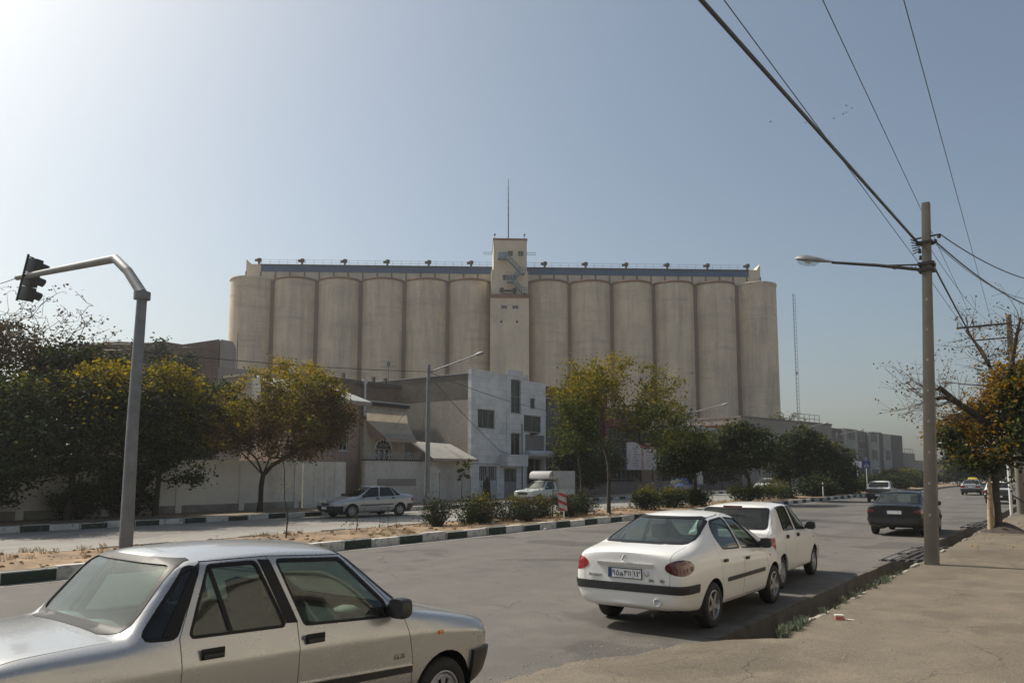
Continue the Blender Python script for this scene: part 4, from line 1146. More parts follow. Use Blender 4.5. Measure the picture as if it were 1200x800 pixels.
def landing(u0, u1, v, yy0=-2.5, yy1=-.9):
    z = zat(590, v); b.box(fx(u0), fx(u1), yy0, yy1, z-.12, z)
    for zz in (.5, 1.0): b.tube([(fx(u0), yy0, z+zz), (fx(u1), yy0, z+zz)], .05, 4)
    for u in (u0, (u0+u1)/2, u1): b.tube([(fx(u), yy0, z), (fx(u), yy0, z+1)], .05, 4)
landing(577.5, 588, 306); flight(588, 306, 604, 323); landing(603, 609, 323); flight(603, 323, 594, 333); landing(588, 596, 333); flight(596, 334, 606, 346); landing(605, 611, 346)
b.box(fx(579), fx(588), -1.0, -.95, zat(590, 305.5), zat(590, 297))
b.build('outside_stair', M['steelblue'], tw)
b = MB(); b.tube([(fx(583), -1.1, zat(590, 342)), (fx(598), -1.1, zat(590, 342))], .18, 8)
for u in (582.5, 597): b.tube([(fx(u), -1.9, zat(590, 342)), (fx(u), -1.0, zat(590, 342))], .42, 12)
b.build('blower', M['iron'], tw)
b = MB(); zz = zat(590.5, 203)
b.tube([(fx(591), 3, ZTT-.1), (fx(591), 3, ZTT+(zz-ZTT)*.6), (fx(591), 3, zz)], [.16, .12, .05], 6)
for k in range(5):
    z = ZTT+(zz-ZTT)*(.45+.1*k); b.tube([(fx(591)-.25, 3, z), (fx(591)+.25, 3, z)], .05, 4)
b.build('antenna_mast', M['galv'], tw)
b = MB()
for s, u in ((-1, 573), (1, 611.5)):
    for v in (292.5, 295): b.tube([(fx(u), 2, zat(590, v)), (fx(u)+s*1.9, 2, zat(590, v))], .04, 4)
    for k in range(4): b.tube([(fx(u)+s*(.4+.5*k), 2, zat(590, 295.6)), (fx(u)+s*(.4+.5*k), 2, zat(590, 291.8))], .03, 4)
for u in (574.5, 609): b.tube([(fx(u), 0, ZTT), (fx(u), 0, ZTT+.8)], .05, 4); b.lathe([(.01, ZTT+.75), (.22, ZTT+.9), (.22, ZTT+1.1), (.01, ZTT+1.3)], 8, mat=Matrix.Translation((fx(u), 0, 0)))
b.build('rooftop_aerial', M['galv'], tw)

# ---- rusty factory hall on the left
D = 108
def ap(u, v, d=D): return atD(u, v, d)
hall = thing('factory_hall', 'rusty brown corrugated factory hall with zigzag roofline left of the silo', 'factory hall', (ap(200, 430).x, ap(200, 430).y, 0))
hall_l = hall.location.copy()
def rel(p, o): return Vector(p)-o
back = Vector((FV[0], FV[1], 0))*22+Vector((RV[0], RV[1], 0))*-6
top = [(95, 403), (140, 400), (172, 402), (190, 399.5), (214, 403.5), (257, 397.3)]
pts = [rel(ap(u, v), hall_l) for u, v in top]; pts = [Vector((pts[0].x, pts[0].y, 0))]+pts+[Vector((pts[-1].x, pts[-1].y, 0))]
b = MB(); b.prism(pts, back)
for k in range(34):
    u = 95+(257-95)*k/34; v = np.interp(u, [q[0] for q in top], [q[1] for q in top]); p = rel(ap(u, v), hall_l)
    w = .22 if k % 4 == 0 else .08; f = Vector((FV[0], FV[1], 0))*-.12
    q = Vector((RV[0], RV[1], 0))*w
    b.prism([(p.x, p.y, 0), (p.x+q.x, p.y+q.y, 0), (p.x+q.x, p.y+q.y, p.z-.12), (p.x, p.y, p.z-.12)], f)
for v in (408, 416, 424):
    a, c = rel(ap(95, v+2), hall_l), rel(ap(256.5, v-1), hall_l); b.tube([a-back*.01, c-back*.01], .12, 4)
b.build('corrugated_wall', M['rust'], hall)
b = MB(); pg = [rel(ap(258.5, 397.5, D+.5), hall_l), rel(ap(273, 400, D+4), hall_l)]
pg = [Vector((pg[0].x, pg[0].y, 0)), pg[0], pg[1], Vector((pg[1].x, pg[1].y, 0))]
b.prism(pg, back*.3); b.build('end_bay', M['farwall'], hall)
b = MB(); pg = [rel(ap(100, 402), hall_l)]
for v in (404, 411): b.tube([rel(ap(100, v, D-3), hall_l), rel(ap(160, v-1, D-3), hall_l)], .1, 4)
b.build('roof_rail', M['iron'], hall)
# low beige block between the hall and the yellow tree
p0, p1 = ap(256, 430, 85), ap(330, 436, 88)
b = MB(); b.prism([(p0.x, p0.y, 0), (p1.x, p1.y, 0), (p1.x, p1.y, p1.z), (p0.x, p0.y, p0.z)], (FV[0]*10, FV[1]*10, 0))
o = b.build('warehouse', M['farwall']); tag(o, 'plain grey block standing between the rusty hall and the first silo cylinders', 'warehouse')

# ---- whitewashed compound wall with its gate
XW = -34.5
wl = thing('compound_wall', 'long stained whitewashed wall behind the trees on the left', 'wall', (XW, 16, 0))
b = MB(); b.box(-.25, 0, -60, 12.2, .0, 2.5); b.box(-.30, .05, -60, 12.2, 2.5, 2.62); b.box(-.02, .03, -60, 12.2, .05, .5, 1)
wl_m = b.build('masonry', [M['whitewall'], M['concrete']], wl)
b = MB()
for k in range(18): b.box(0, .06, 12.0-3.4*k-.3, 12.0-3.4*k, .0, 2.5)
b.build('pilaster', M['whitewall'], wl)
b = MB(); b.box(-.10, -.02, 12.3, 15.35, .15, 2.62)
for k in range(5): b.box(-.02, .01, 12.3+k*.74, 12.35+k*.74, .15, 2.62)
for zz in (.3, 1.4, 2.5): b.box(-.02, .015, 12.37, 15.30, zz-.04, zz+.04)
g = tag(b.build('yard_gate', M['whitewall']), 'white metal yard gate at the right end of the whitewashed wall', 'gate'); g.location = (XW, 16, 0)
# ---- house with sloping sheet roofs
h = thing('awning_house', 'pinkish house with a white sheet canopy and arched window behind the yellow tree', 'house', (-37, 30, 0))
def T(*a): return a
b = MB(); wins = [(1.2, 2.4, 4.3, 5.6), (3.0, 3.75, 3.35, 4.35), (3.0, 3.75, 4.6, 5.7)]
facade(b, 0, -1.2, 4.6, 0, 6.35, wins, .3)
b.box(-4, -.3, -1.2, -.9, 0, 6.3); b.box(-4, -.3, 4.3, 4.6, 0, 6.3); b.box(-4, -.31, -.9, 4.3, 6.0, 6.3)
h_w = b.build('wall', M['pinkwall'], h)
for w in wins: window(h, 0, *w, nv=2, nh=2, frame='whiteframe', grille=4)
b = MB()
b.add([(-2.6, -1.5, 7.75), (-2.6, 4.0, 7.75), (1.25, 4.45, 6.35), (1.25, -1.5, 6.35), (-2.6, -1.5, 7.69), (-2.6, 4.0, 7.69), (1.25, 4.45, 6.28), (1.25, -1.5, 6.28)],
      [(0, 1, 2, 3), (4, 7, 6, 5), (0, 4, 5, 1), (1, 5, 6, 2), (2, 6, 7, 3), (3, 7, 4, 0)])
cn = b.build('canopy', M['whitesheet'], h)
b = MB(); b.box(1.15, 1.27, -1.5, 4.47, 6.08, 6.275); b.build('fascia', M['pinkwall'], cn)
b = MB(); b.box(-3.5, -2.7, -.8, .8, 6.3, 8.1); b.box(-3.3, -3.0, .9, 1.0, 7.7, 8.7); b.build('chimney', M['whitesheet'], h)
b = MB(); b.box(-9, -4, 1.2, 5.4, 6.31, 8.25); b.box(-9.2, -3.8, 1.0, 5.6, 8.25, 8.4); hb = b.build('roof_room', M['farwall'], h)
# middle bay
b = MB(); arch = [(5.6, 7.0, 2.75, 3.55)]
facade(b, .45, 4.61, 8.3, 0, 5.3, arch, .3); b.box(-8, .15, 8.0, 8.3, 0, 5.3)
b.build('wall', M['tanplaster'], h)
b = MB()
b.add([(.50, 4.65, 6.5), (.50, 8.35, 6.2), (.62, 8.35, 5.25), (.62, 4.65, 5.25), (1.5, 8.2, 4.15), (1.5, 5.55, 4.15)], [(0, 3, 2, 1), (3, 5, 4, 2), (0, 1, 2, 3), (3, 2, 4, 5)])
b.box(1.42, 1.54, 5.5, 8.25, 3.95, 4.14, 1); b.add([(.62, 4.65, 5.25), (1.5, 5.55, 4.15), (.46, 5.1, 4.15)], [(0, 1, 2)], 1)
b.build('sheet_awning', [M['awn'], M['pinkwall']], h)
b = MB(); b.box(.1, .75, 4.5, 8.4, 6.22, 6.5)
for k in range(24): b.box(.75, .80, 4.5+k*.163, 4.59+k*.163, 6.42, 6.52, 1)
b.build('corrugated_fascia', [M['iron'], M['whitesheet']], h)
w = window(h, .45, 5.6, 7.0, 2.75, 3.55, nv=3, nh=1, frame='whiteframe', grille=6)
b = MB(); pts = [(.47, 6.3+.72*math.cos(PI*i/14), 3.56+.55*math.sin(PI*i/14)) for i in range(15)]
b.tube(pts, .05, 6, 0)
for a in (35, 62, 90, 118, 145): b.tube([(.47, 6.3+.25*math.cos(RAD(a)), 3.58+.2*math.sin(RAD(a))), (.47, 6.3+.70*math.cos(RAD(a)), 3.56+.53*math.sin(RAD(a)))], .02, 5)
b.build('arch_grille', M['whiteframe'], w)
b = MB(); b.prism([(.455, 6.3+.70*math.cos(PI*i/14), 3.56+.53*math.sin(PI*i/14)) for i in range(15)], (.008, 0, 0)); b.build('arch_pane', M['window'], w)
# street wall with spikes
sw = thing('garden_wall', 'pale stone front wall topped with a row of leaning spikes', 'wall', (-35, 36.5, 0))
b = MB(); b.box(-.25, 0, -3.2, 1.75, 0, 2.75); b.box(-.30, .05, -3.25, 1.80, 2.75, 2.82, 1); b.box(-.01, .02, -2.2, 1.2, 1.2, 1.65, 2)
b.build('masonry', [M['lightstone'], M['iron'], M['farwall']], sw)
b = MB()
for k in range(22):
    y = -2.9+k*.21; b.tube([(-.1, y, 2.82), (-.1+.1*math.sin(k), y+.22, 3.35)], .012, 4)
for k in range(22):
    y = -2.9+k*.21; b.tube([(-.12, y+.25, 2.82), (-.1, y-.02, 3.25)], .012, 4)
b.build('spike', M['whiteframe'], sw)
gp = thing('gate_porch', 'arched white door under a cream sheet awning beside the lamp post', 'gate', (-35, 40, 0))
b = MB(); holes = [(-1.35, .05, .15, 2.0)]
facade(b, 0, -1.74, 3.2, 0, 2.75, holes, .3); b.build('wall', M['lightstone'], gp)
b = MB(); b.box(-.12, -.06, -1.35, .05, .15, 2.0); b.box(-.06, -.03, -.67, -.63, .15, 2.0)
for y0_ in (-1.25, -.55):
    for z0_ in (.35, 1.15): b.box(-.06, -.035, y0_, y0_+.5, z0_, z0_+.6)
b.build('door', simple('white_door', (.58, .57, .54), .5, var=.12), gp)
b = MB(); b.prism([(.01, -.65+.75*math.cos(PI*i/16), 2.0+.45*math.sin(PI*i/16)) for i in range(17)], (.025, 0, 0)); b.build('arch_panel', simple('white_arch', (.56, .55, .52), .6, var=.12), gp)
b = MB()
b.add([(-1.0, -2.0, 4.1), (-1.0, 2.3, 4.0), (.75, 3.1, 2.95), (.75, -1.5, 2.95)], [(0, 3, 2, 1)]); b.add([(-1.0, -2.0, 4.05), (-1.0, 2.3, 3.95), (.75, 3.1, 2.9), (.75, -1.5, 2.9)], [(0, 1, 2, 3)])
b.box(.68, .80, -1.55, 3.15, 2.78, 2.945, 1); b.add([(-1.0, -2.0, 4.1), (.75, -1.5, 2.95), (-1.0, -1.6, 2.8)], [(0, 1, 2)], 1)
b.build('sheet_awning', [M['awn'], M['pinkwall']], gp)

# ---- three storey house with a stone front
hs = thing('stone_house', 'three storey flat roofed house with white stone front and tan side wall', 'house', (-35, 43.3, 0))
L_ = 9.5
wins = [(.75, 2.75, 5.2, 6.55), (6.45, 8.85, 5.15, 6.45), (4.75, 6.05, 6.5, 9.05), (4.75, 6.0, 3.05, 5.0), (7.3, 8.0, 7.0, 7.8)]
doors = [(.95, 3.0, .15, 2.55), (3.9, 5.45, .15, 2.35), (6.7, 9.3, .15, 3.1)]
b = MB()
facade(b, 0, 0, 6.2, 0, 9.3, [q for q in wins if q[1] < 6.2]+doors[:2], .3)
facade(b, -.02, 6.2, L_, 0, 9.1, [q for q in wins if q[0] > 6.2]+doors[2:], .28)
b.box(-.02+.001, .05, 4.2, 6.3, 9.3, 9.75); b.box(.0, .06, 4.15, 4.35, 2.7, 9.6)
b.build('front_wall', M['stone'], hs)
b = MB(); b.box(-.02, .012, 6.65, 9.15, 3.55, 4.95); b.build('brick_panel', M['greybrick'], hs)
for w in wins[:4]: window(hs, 0 if w[0] < 6.2 else -.02, *w, nv=2 if w is not wins[0] else 3, nh=2 if w[3]-w[2] > 2 else 1, curtain=True if w is wins[1] else None)
window(hs, -.02, *wins[4], nv=1)
b = MB(); b.box(-14, -.3, 0, .3, 0, 7.15); b.build('side_wall', M['tanplaster'], hs)
b = MB(); b.box(-14, -.3, .002, .3, 7.153, 9.0); b.build('upper_side_wall', M['darkbrick'], hs)
b = MB(); b.box(-14, -.3, L_-.3, L_, 0, 9.0); b.box(-14, -13.7, .3, L_-.3, 0, 9.0); b.build('rear_wall', M['tanplaster'], hs)
b = MB(); b.box(-13.7, -.31, .31, L_-.31, 8.5, 8.7); b.build('roof', M['roofing'], hs)
b = MB()
for k in range(40): b.box(-.28, .04, .02+k*.104, .06+k*.104, 9.30, 9.36)
b.box(-14, -.28, -.04, .28, 9.003, 9.06); b.build('parapet_capping', M['whitesheet'], hs)
def leaf(parent, x, y0, y1, z0, z1, bars=True, col=None):
    b = MB(); m = [col or M['whiteframe'], M['darkroom']]
    b.box(x-.10, x-.05, y0+.01, y1-.01, z0+.01, z0+(z1-z0)*.55); b.box(x-.30, x-.28, y0+.01, y1-.01, z0+(z1-z0)*.55, z1, 1)
    n = 9
    if bars:
        for k in range(n+1):
            y = y0+.03+(y1-y0-.06)*k/n; b.box(x-.09, x-.05, y-.02, y+.02, z0+(z1-z0)*.55, z1-.01)
    b.box(x-.10, x-.045, (y0+y1)/2-.02, (y0+y1)/2+.02, z0+.02, z1-.02); b.box(x-.10, x-.045, y0+.01, y1-.01, z1-.08, z1-.01)
    return b.build('door', m, parent)
leaf(hs, 0, *doors[0], col=simple('grey_white_door', (.42, .42, .41), .5, var=.12)); leaf(hs, 0, *doors[1], col=M['greyframe'])
b = MB(); b.box(0.002, .75, 3.3, 5.9, 2.5, 3.35); b.build('porch_box', M['stone'], hs)
b = MB(); b.box(-.6, -.5, 6.72, 9.28, .15, 3.08); b.box(-.55, -.1, 6.75, 7.0, .15, 2.6, 1); b.box(-.5, -.2, 7.6, 8.6, .15, 1.1, 1); b.box(-.15, -.08, 7.95, 8.03, .15, 3.08, 2); b.build('shop_front', [M['darkroom'], M['curtain'], M['greyframe']], hs)
b = MB(); b.tube([(.05, 6.12, .3), (.05, 6.12, 5.6), (.05, 6.05, 5.7)], .03, 6); b.tube([(.04, .05, 2.66), (.04, 3.25, 2.66)], .018, 5); b.build('gas_pipe', M['iron'], hs)
b = MB(); b.box(.0, .55, 7.4, 7.5, 4.95, 5.0); b.box(.05, .45, 7.1, 7.9, 5.0, 5.08); b.build('shelf_bracket', M['iron'], hs)
b = MB(); b.tube([(.32, 6.45, 3.45), (.32, 9.75, 3.45)], .29, 16); b.box(0, .1, 6.6, 9.6, 3.3, 3.6); b.build('roller_awning', M['shopgrey'], hs)
b = MB(); b.lathe([(.02, 0), (.33, .08), (.35, .12)], 14, mat=Matrix.Translation((-1.5, 8.9, 9.5)) @ Matrix.Rotation(RAD(-60), 4, 'Y')); b.tube([(-1.5, 8.9, 8.7), (-1.5, 8.9, 9.5)], .04, 6); b.build('satellite_dish', M['whitesheet'], hs)
# brown brick block behind, with its dark parapet
bb = thing('brick_house', 'brown brick house top showing behind the arched window bay', 'house', (-41.5, 36, 0))
b = MB(); b.box(-8, 0, -1.2, 6.9, 0, 8.2); b.build('wall', M['brownbrick'], bb)
b = MB(); b.box(-8.1, .08, -1.3, 7.0, 8.2, 8.5); b.build('parapet', M['darkbrick'], bb)
b = MB(); b.tube([(.12, 3.2, 6.0), (.12, 3.2, 8.35)], .09, 8); b.lathe([(.09, 8.2), (.22, 8.45), (.22, 8.6)], 10, mat=Matrix.Translation((.12, 3.2, 0))); b.build('drain_pipe', M['whiteframe'], bb)
for y in (1.5, 4.4, 5.6):
    b = MB(); b.box(-.5, -.3, y, y+.2, 8.5, 8.95); b.build('chimney', M['darkbrick'], bb)
def aerial(loc, hgt, label, rz=0):
    b = MB(); b.tube([(0, 0, 0), (0, 0, hgt)], .025, 5)
    for z in (hgt*.72, hgt*.96):
        b.tube([(-.55, 0, z), (.55, 0, z)], .018, 4)
        for k in range(6): b.tube([(-.5+.2*k, -.22+.02*k, z), (-.5+.2*k, .22-.02*k, z)], .012, 4)
    b.box(-.12, .12, -.04, .0, hgt*.74, hgt*.92)
    o = tag(b.build('tv_aerial', M['galv']), label, 'aerial'); o.location = loc; o.rotation_euler = (0, 0, rz); return o
p = atD(455, 448, 57); aerial((p.x, p.y, 8.5-.0), 1.6, 'television aerial with two rows of rods above the brick house roof', .6)

# ---- dark glazed building with a red frame behind the median tree
rb = thing('red_framed_building', 'dark glazed building with a deep red frame half hidden by trees', 'building', (-38.5, 53.6, 0))
b = MB(); b.box(-12, -.9, .6, 24, 0, 8.6); b.build('core', M['darkroom'], rb)
b = MB(); b.box(-12, 0, 0, .6, 0, 9.6); b.box(-.6, 0, .6, 15, 8.7, 9.6); b.box(-.5, .0, 8.6, 9.1, 0, 8.7); b.box(-.5, 0, 15, 15.5, 0, 9.6); b.box(-12, 0, 15.5, 24, 6.6, 7.5)
b.build('frame', M['reddark'], rb)
M['pale_mullion'] = simple('pale_mullion', (.13, .125, .12), .6, var=.2)
M['greenpane'] = glass('tinted_glass', (.05, .06, .06), 1.0, .12)
for (y0, y1, z1) in ((.7, 8.5, 8.6), (9.2, 14.9, 8.6), (15.6, 23.8, 6.5)):
    b = MB(); n = max(2, int((y1-y0)/.9))
    for k in range(n+1):
        y = y0+(y1-y0)*k/n; b.box(-.68, -.55, y-.045, y+.045, .3, z1)
    for z in frange(.4, z1, 6): b.box(-.665, -.56, y0, y1, z-.045, z+.045)
    g = b.build('curtain_wall', M['pale_mullion'], rb)
    b = MB(); b.box(-.64, -.60, y0, y1, .3, z1); b.build('pane', M['greenpane'], g)
    b = MB(); k = 0
    for q in frange(y0, y1, n)[:-1]:
        if (k*7) % 3 == 0: b.box(-.80, -.78, q+.05, q+.75, .6+((k*5) % 4)*1.2, 1.5+((k*5) % 4)*1.2)
        k += 1
    b.build('blind', M['curtain'], g)
b = MB(); b.box(-.15, .15, -.0, 26, 0, 1.15); b.box(-.2, .2, -.02, 26, 1.15, 1.22)
o = b.build('low_wall', M['farpurple']); o.location = (-34.4, 55.2, 0); tag(o, 'low grey wall in front of the dark glazed building', 'wall')
# picture board on posts
pb = thing('poster_board', 'pink and white poster board with a red header on dark posts', 'board', (-34.9, 66.2, 0))
b = MB(); b.box(-.05, .05, 0, 6.1, 2.3, 4.9); b.build('panel', simple('poster_white', (.42, .39, .38), .6, var=.2, scale=1.3), pb)
b = MB(); b.box(.05, .06, 2.6, 6.0, 4.35, 4.85); b.build('print', simple('poster_red', (.28, .08, .085), .6, var=.5, scale=2), pb)
b = MB(); b.prism([(.05, 2.7, 2.4), (.05, 3.5, 2.4), (.05, 3.3, 3.5), (.05, 3.45, 3.9), (.05, 3.1, 4.25), (.05, 2.8, 3.9), (.05, 2.95, 3.4)], (.008, 0, 0)); b.build('print', simple('poster_pink', (.33, .20, .20), .6, var=.5, scale=3), pb)
b = MB()
for k in range(6): b.box(.05, .059, 3.85, 5.8, 2.6+k*.27, 2.68+k*.27)
for k in range(7): b.box(.05, .059, 1.1+(k % 3)*.1, 2.3-(k % 2)*.3, 2.6+k*.27, 2.72+k*.27)
b.build('print', simple('poster_grey', (.30, .22, .23), .6), pb)
for y in (.6, 5.5):
    b = MB(); b.tube([(-.1, y, 0), (-.1, y, 4.9)], .07, 8); b.build('post', M['iron'], pb)
# low range with red fascia further on
lr = thing('low_range', 'long low dark building with pale parapet and red fascia behind the round trees', 'building', (-38, 79, 0))
b = MB(); b.box(-10, 0, 0, 34, 0, 6.4); b.build('wall', M['farpurple'], lr)
b = MB(); b.box(-10.1, .1, -.1, 22, 6.4, 7.6); b.build('parapet', M['farlight'], lr)
b = MB(); b.box(-10.1, .15, 22, 34.1, 6.4, 8.3); b.build('fascia', M['reddark'], lr)
for k in range(9): window(lr, .12, 1+k*3.6, 3.4+k*3.6, .8, 3.2, nv=3, nh=2, depth=.08, sill=False)

# ---- buildings further along the street
def facing(name, label, u0, v0, d0, u1, v1, d1, mats, deep=14, cat='building'):
    """block whose street front runs from one bearing to another"""
    a, c = atD(u0, v0, d0), atD(u1, v1, d1)
    dv = Vector((c.x-a.x, c.y-a.y, 0)); L = dv.length
    t = thing(name, label, cat, (a.x, a.y, 0), math.atan2(dv.y, dv.x))
    return t, L, a.z, c.z
t, L, z0, z1 = facing('grey_hall', 'plain grey brown hall with roof railing right of the silo', 868, 489, 104, 974, 492, 122, None)
b = MB(); b.box(0, L, 0, 14, 0, z0); b.build('wall', M['farwall'], t)
b = MB(); b.box(-.1, L+.1, -.1, 14.1, z0, z0+.25); b.build('parapet', M['farpurple'], t)
b = MB()
for x in frange(L*.62, L*.93, 5): b.tube([(x, 1, z0+.2), (x, 1, z0+1.5)], .05, 4)
for zz in (.85, 1.5): b.tube([(L*.62, 1, z0+zz), (L*.93, 1, z0+zz)], .045, 4)
b.build('roof_railing', M['galv'], t)
b = MB()
for k in range(5): b.box(2+k*4.2, 4+k*4.2, -.06, .1, 4.5, 6.2)
b.build('window', M['window'], t)
t, L, z0, z1 = facing('striped_block', 'three storey block with alternating brown and pale vertical bays', 974, 498, 124, 1056, 504, 150, None)
bays = [(0, .12, 'farpurple', 0), (.12, .30, 'farlight', -.35), (.30, .45, 'farpurple', 0), (.45, .60, 'farlight', -.35), (.60, .68, 'farpurple', 0), (.68, .80, 'farlight', -.2), (.80, 1.0, 'farpurple', -.1)]
for k, (a, c, m, y) in enumerate(bays):
    b = MB(); b.box(L*a, L*c-.003, y, 12+.01*k, 0, z0-.4+.12*math.sin(k*2)); w = b.build('bay', M[m], t)
    n = 0
    for zz in (1.0, 4.3, 7.3):
        if k in (1, 2, 3, 5) and not (k == 5 and zz > 7):
            b = MB(); x0 = L*(a+(c-a)*.25); x1 = L*(a+(c-a)*.75)
            b.box(x0, x1, y-.05, y+.1, zz, zz+1.7); o = b.build('window', M['window'], w)
            b = MB()
            for q in (x0, (x0+x1)/2, x1): b.box(q-.06, q+.06, y-.09, y-.051, zz-.06, zz+1.76)
            for q in (zz, zz+1.7): b.box(x0, x1, y-.088, y-.052, q-.06, q+.06)
            b.build('frame', M['farlight'], o)
b = MB(); b.lathe([(.02, -.1), (.75, -.08), (.75, 0)], 18, mat=Matrix.Translation((L*.9, -.1, z0-2.1)) @ Matrix.Rotation(RAD(90), 4, 'X')); b.build('round_plaque', M['farlight'], t)
for q in ((.35, 4.0), (.62, 4.2)):
    b = MB(); b.box(L*q[0], L*q[0]+.9, -.75, -.36, q[1], q[1]+.6); b.build('air_conditioner', M['whitesheet'], t)
t, L, z0, z1 = facing('pale_annex', 'low pale annex with three dark windows right of the striped block', 1056, 530, 150, 1084, 537, 165, None)
b = MB(); b.box(0, L*.55, 0, 10, 0, z0); b.box(L*.55, L, 0, 10, 0, z0-1.3); b.build('wall', M['farwall'], t)
b = MB()
for k in range(3): b.box(1.2+k*2.9, 3.0+k*2.9, -.05, .1, .4, 3.2)
b.build('window', M['window'], t)
b = MB()
for x in frange(L*.35, L*.7, 3): b.tube([(x, 1, z0-1.3), (x, 1, z0+1)], .06, 4)
b.tube([(L*.35, 1, z0+.9), (L*.7, 1, z0+.9)], .06, 4); b.build('roof_railing', M['galv'], t)
t, L, z0, z1 = facing('beige_hall', 'low beige building closing the view at the far end of the road', 1080, 541, 175, 1125, 543, 195, None)
b = MB(); b.box(0, L, 0, 10, 0, z0); b.build('wall', M['beige'], t)
b = MB(); b.box(-.1, L+.1, -.1, 10.1, z0, z0+.3); b.build('parapet', M['farlight'], t)
b = MB(); b.box(2.2, 4.6, -.05, .1, z0-2.4, z0-1.4); b.box(1, L*.75, -.04, .1, .3, 2.0); b.build('window', M['window'], t)

# ---- unseen houses beyond the near footway, added to bounce sunlight onto the cars
M['cream'] = streaked('cream_render', (.60, .555, .47), .3, (.35, .30, .23), (1, 1, .4), .5)
for k, (Y, L2, H2, lab) in enumerate(((-4, 11, 7.4, 'unseen cream two storey house beyond the near footway beside the silver sedan'), (7.3, 12, 6.6, 'unseen cream low house beyond the near footway beside the white sedans'), (19.6, 13, 7.8, 'unseen tall cream house beyond the near footway beside the concrete pole'), (33, 14, 6.8, 'farthest unseen cream house beyond the near footway'))):
    t = thing('unseen_street_house', lab, 'house', (5.2, Y+L2, .1), PI)
    hs_ = [(1.0+i*3.1, 2.6+i*3.1, z, z+1.5) for i in range(int(L2//3.2)) for z in (1.1, 4.3)]
    b = MB(); facade(b, 0, 0, L2, 0, H2, hs_, .3); b.box(-8, -.3, 0, .3, 0, H2); b.box(-8, -.3, L2-.3, L2, 0, H2); b.box(-8, -.31, .3, L2-.3, H2-.5, H2-.2); b.build('wall', M['cream'], t)
    b = MB(); b.box(-.35, .12, -.05, L2+.05, H2, H2+.2); b.build('parapet', M['lightstone'], t)
    for q in hs_: window(t, 0, *q, nv=2, nh=1, frame='whiteframe')
# ------------------------------------------------------------------ trees and shrubs
def leafmat(name, cols, trans=.35, rough=.55):
    n = NT(name); g = n.node('ShaderNodeNewGeometry')
    k = len(cols); c = n.ramp(g.outputs['Random Per Island'], [((i+.5)/k, q) for i, q in enumerate(cols)])
    n.col(c); n.set(Roughness=.75, Specular_IOR_Level=.12)
    tr = n.node('ShaderNodeBsdfTranslucent'); hs = n.node('ShaderNodeHueSaturation', _Saturation=1.15, _Value=1.25); n.link(c, hs.inputs['Color']); n.link(hs.outputs[0], tr.inputs[0])
    m = n.node('ShaderNodeMixShader'); m.inputs[0].default_value = trans
    n.link(n.b.outputs[0], m.inputs[1]); n.link(tr.outputs[0], m.inputs[2]); n.link(m.outputs[0], n.out.inputs[0])
    return n.m
M['lf_dark'] = leafmat('dark_leaf', [(.018, .026, .012), (.030, .042, .018), (.045, .058, .024)], .2)
M['lf_green'] = leafmat('green_leaf', [(.035, .050, .016), (.060, .078, .022), (.085, .10, .028)], .35)
M['lf_olive'] = leafmat('olive_leaf', [(.085, .085, .02), (.13, .12, .025), (.17, .14, .028)], .4)
M['lf_yellow'] = leafmat('yellow_leaf', [(.18, .14, .022), (.25, .185, .026), (.32, .23, .035)], .45)
M['lf_orange'] = leafmat('orange_leaf', [(.17, .105, .022), (.24, .14, .024), (.32, .19, .03)], .45)
M['lf_brown'] = leafmat('brown_leaf', [(.07, .05, .028), (.10, .07, .035), (.14, .09, .04)], .25)
M['bark'] = simple('bark', (.055, .045, .036), .95, var=.4, scale=5, bump=.8, bscale=16)
M['barkpale'] = simple('peeled_bark', (.36, .27, .16), .9, var=.3, scale=6, bump=.5, bscale=18)

def leaves_mesh(name, C, size, mats, mi, r, droop=0.0):
    """C: N x 3 leaf centres"""
    N = len(C)
    d = r.normal(size=(N, 3)); d[:, 2] = d[:, 2]*.7-droop; d /= np.linalg.norm(d, axis=1)[:, None]+1e-9
    u = np.cross(d, r.normal(size=(N, 3))); u /= np.linalg.norm(u, axis=1)[:, None]+1e-9
    L = (size*r.uniform(.6, 1.35, N))[:, None]
    V = np.empty((N, 4, 3)); V[:, 0] = C-d*L*.5; V[:, 1] = C+u*L*.30-d*L*.05; V[:, 2] = C+d*L*.5; V[:, 3] = C-u*L*.30-d*L*.05
    me = bpy.data.meshes.new(name); me.vertices.add(N*4); me.vertices.foreach_set('co', V.ravel())
    me.loops.add(N*4); me.loops.foreach_set('vertex_index', np.arange(N*4, dtype=np.int32))
    me.polygons.add(N); me.polygons.foreach_set('loop_start', np.arange(0, N*4, 4, dtype=np.int32))
    try: me.polygons.foreach_set('loop_total', np.full(N, 4, dtype=np.int32))
    except Exception: pass
    me.polygons.foreach_set('material_index', mi.astype(np.int32))
    for m in mats: me.materials.append(m)
    me.update(); me.validate(); return me

def nz(p, s, o=0.0): return noise.noise((p[0]*s+o, p[1]*s-o, p[2]*s+o*.7))

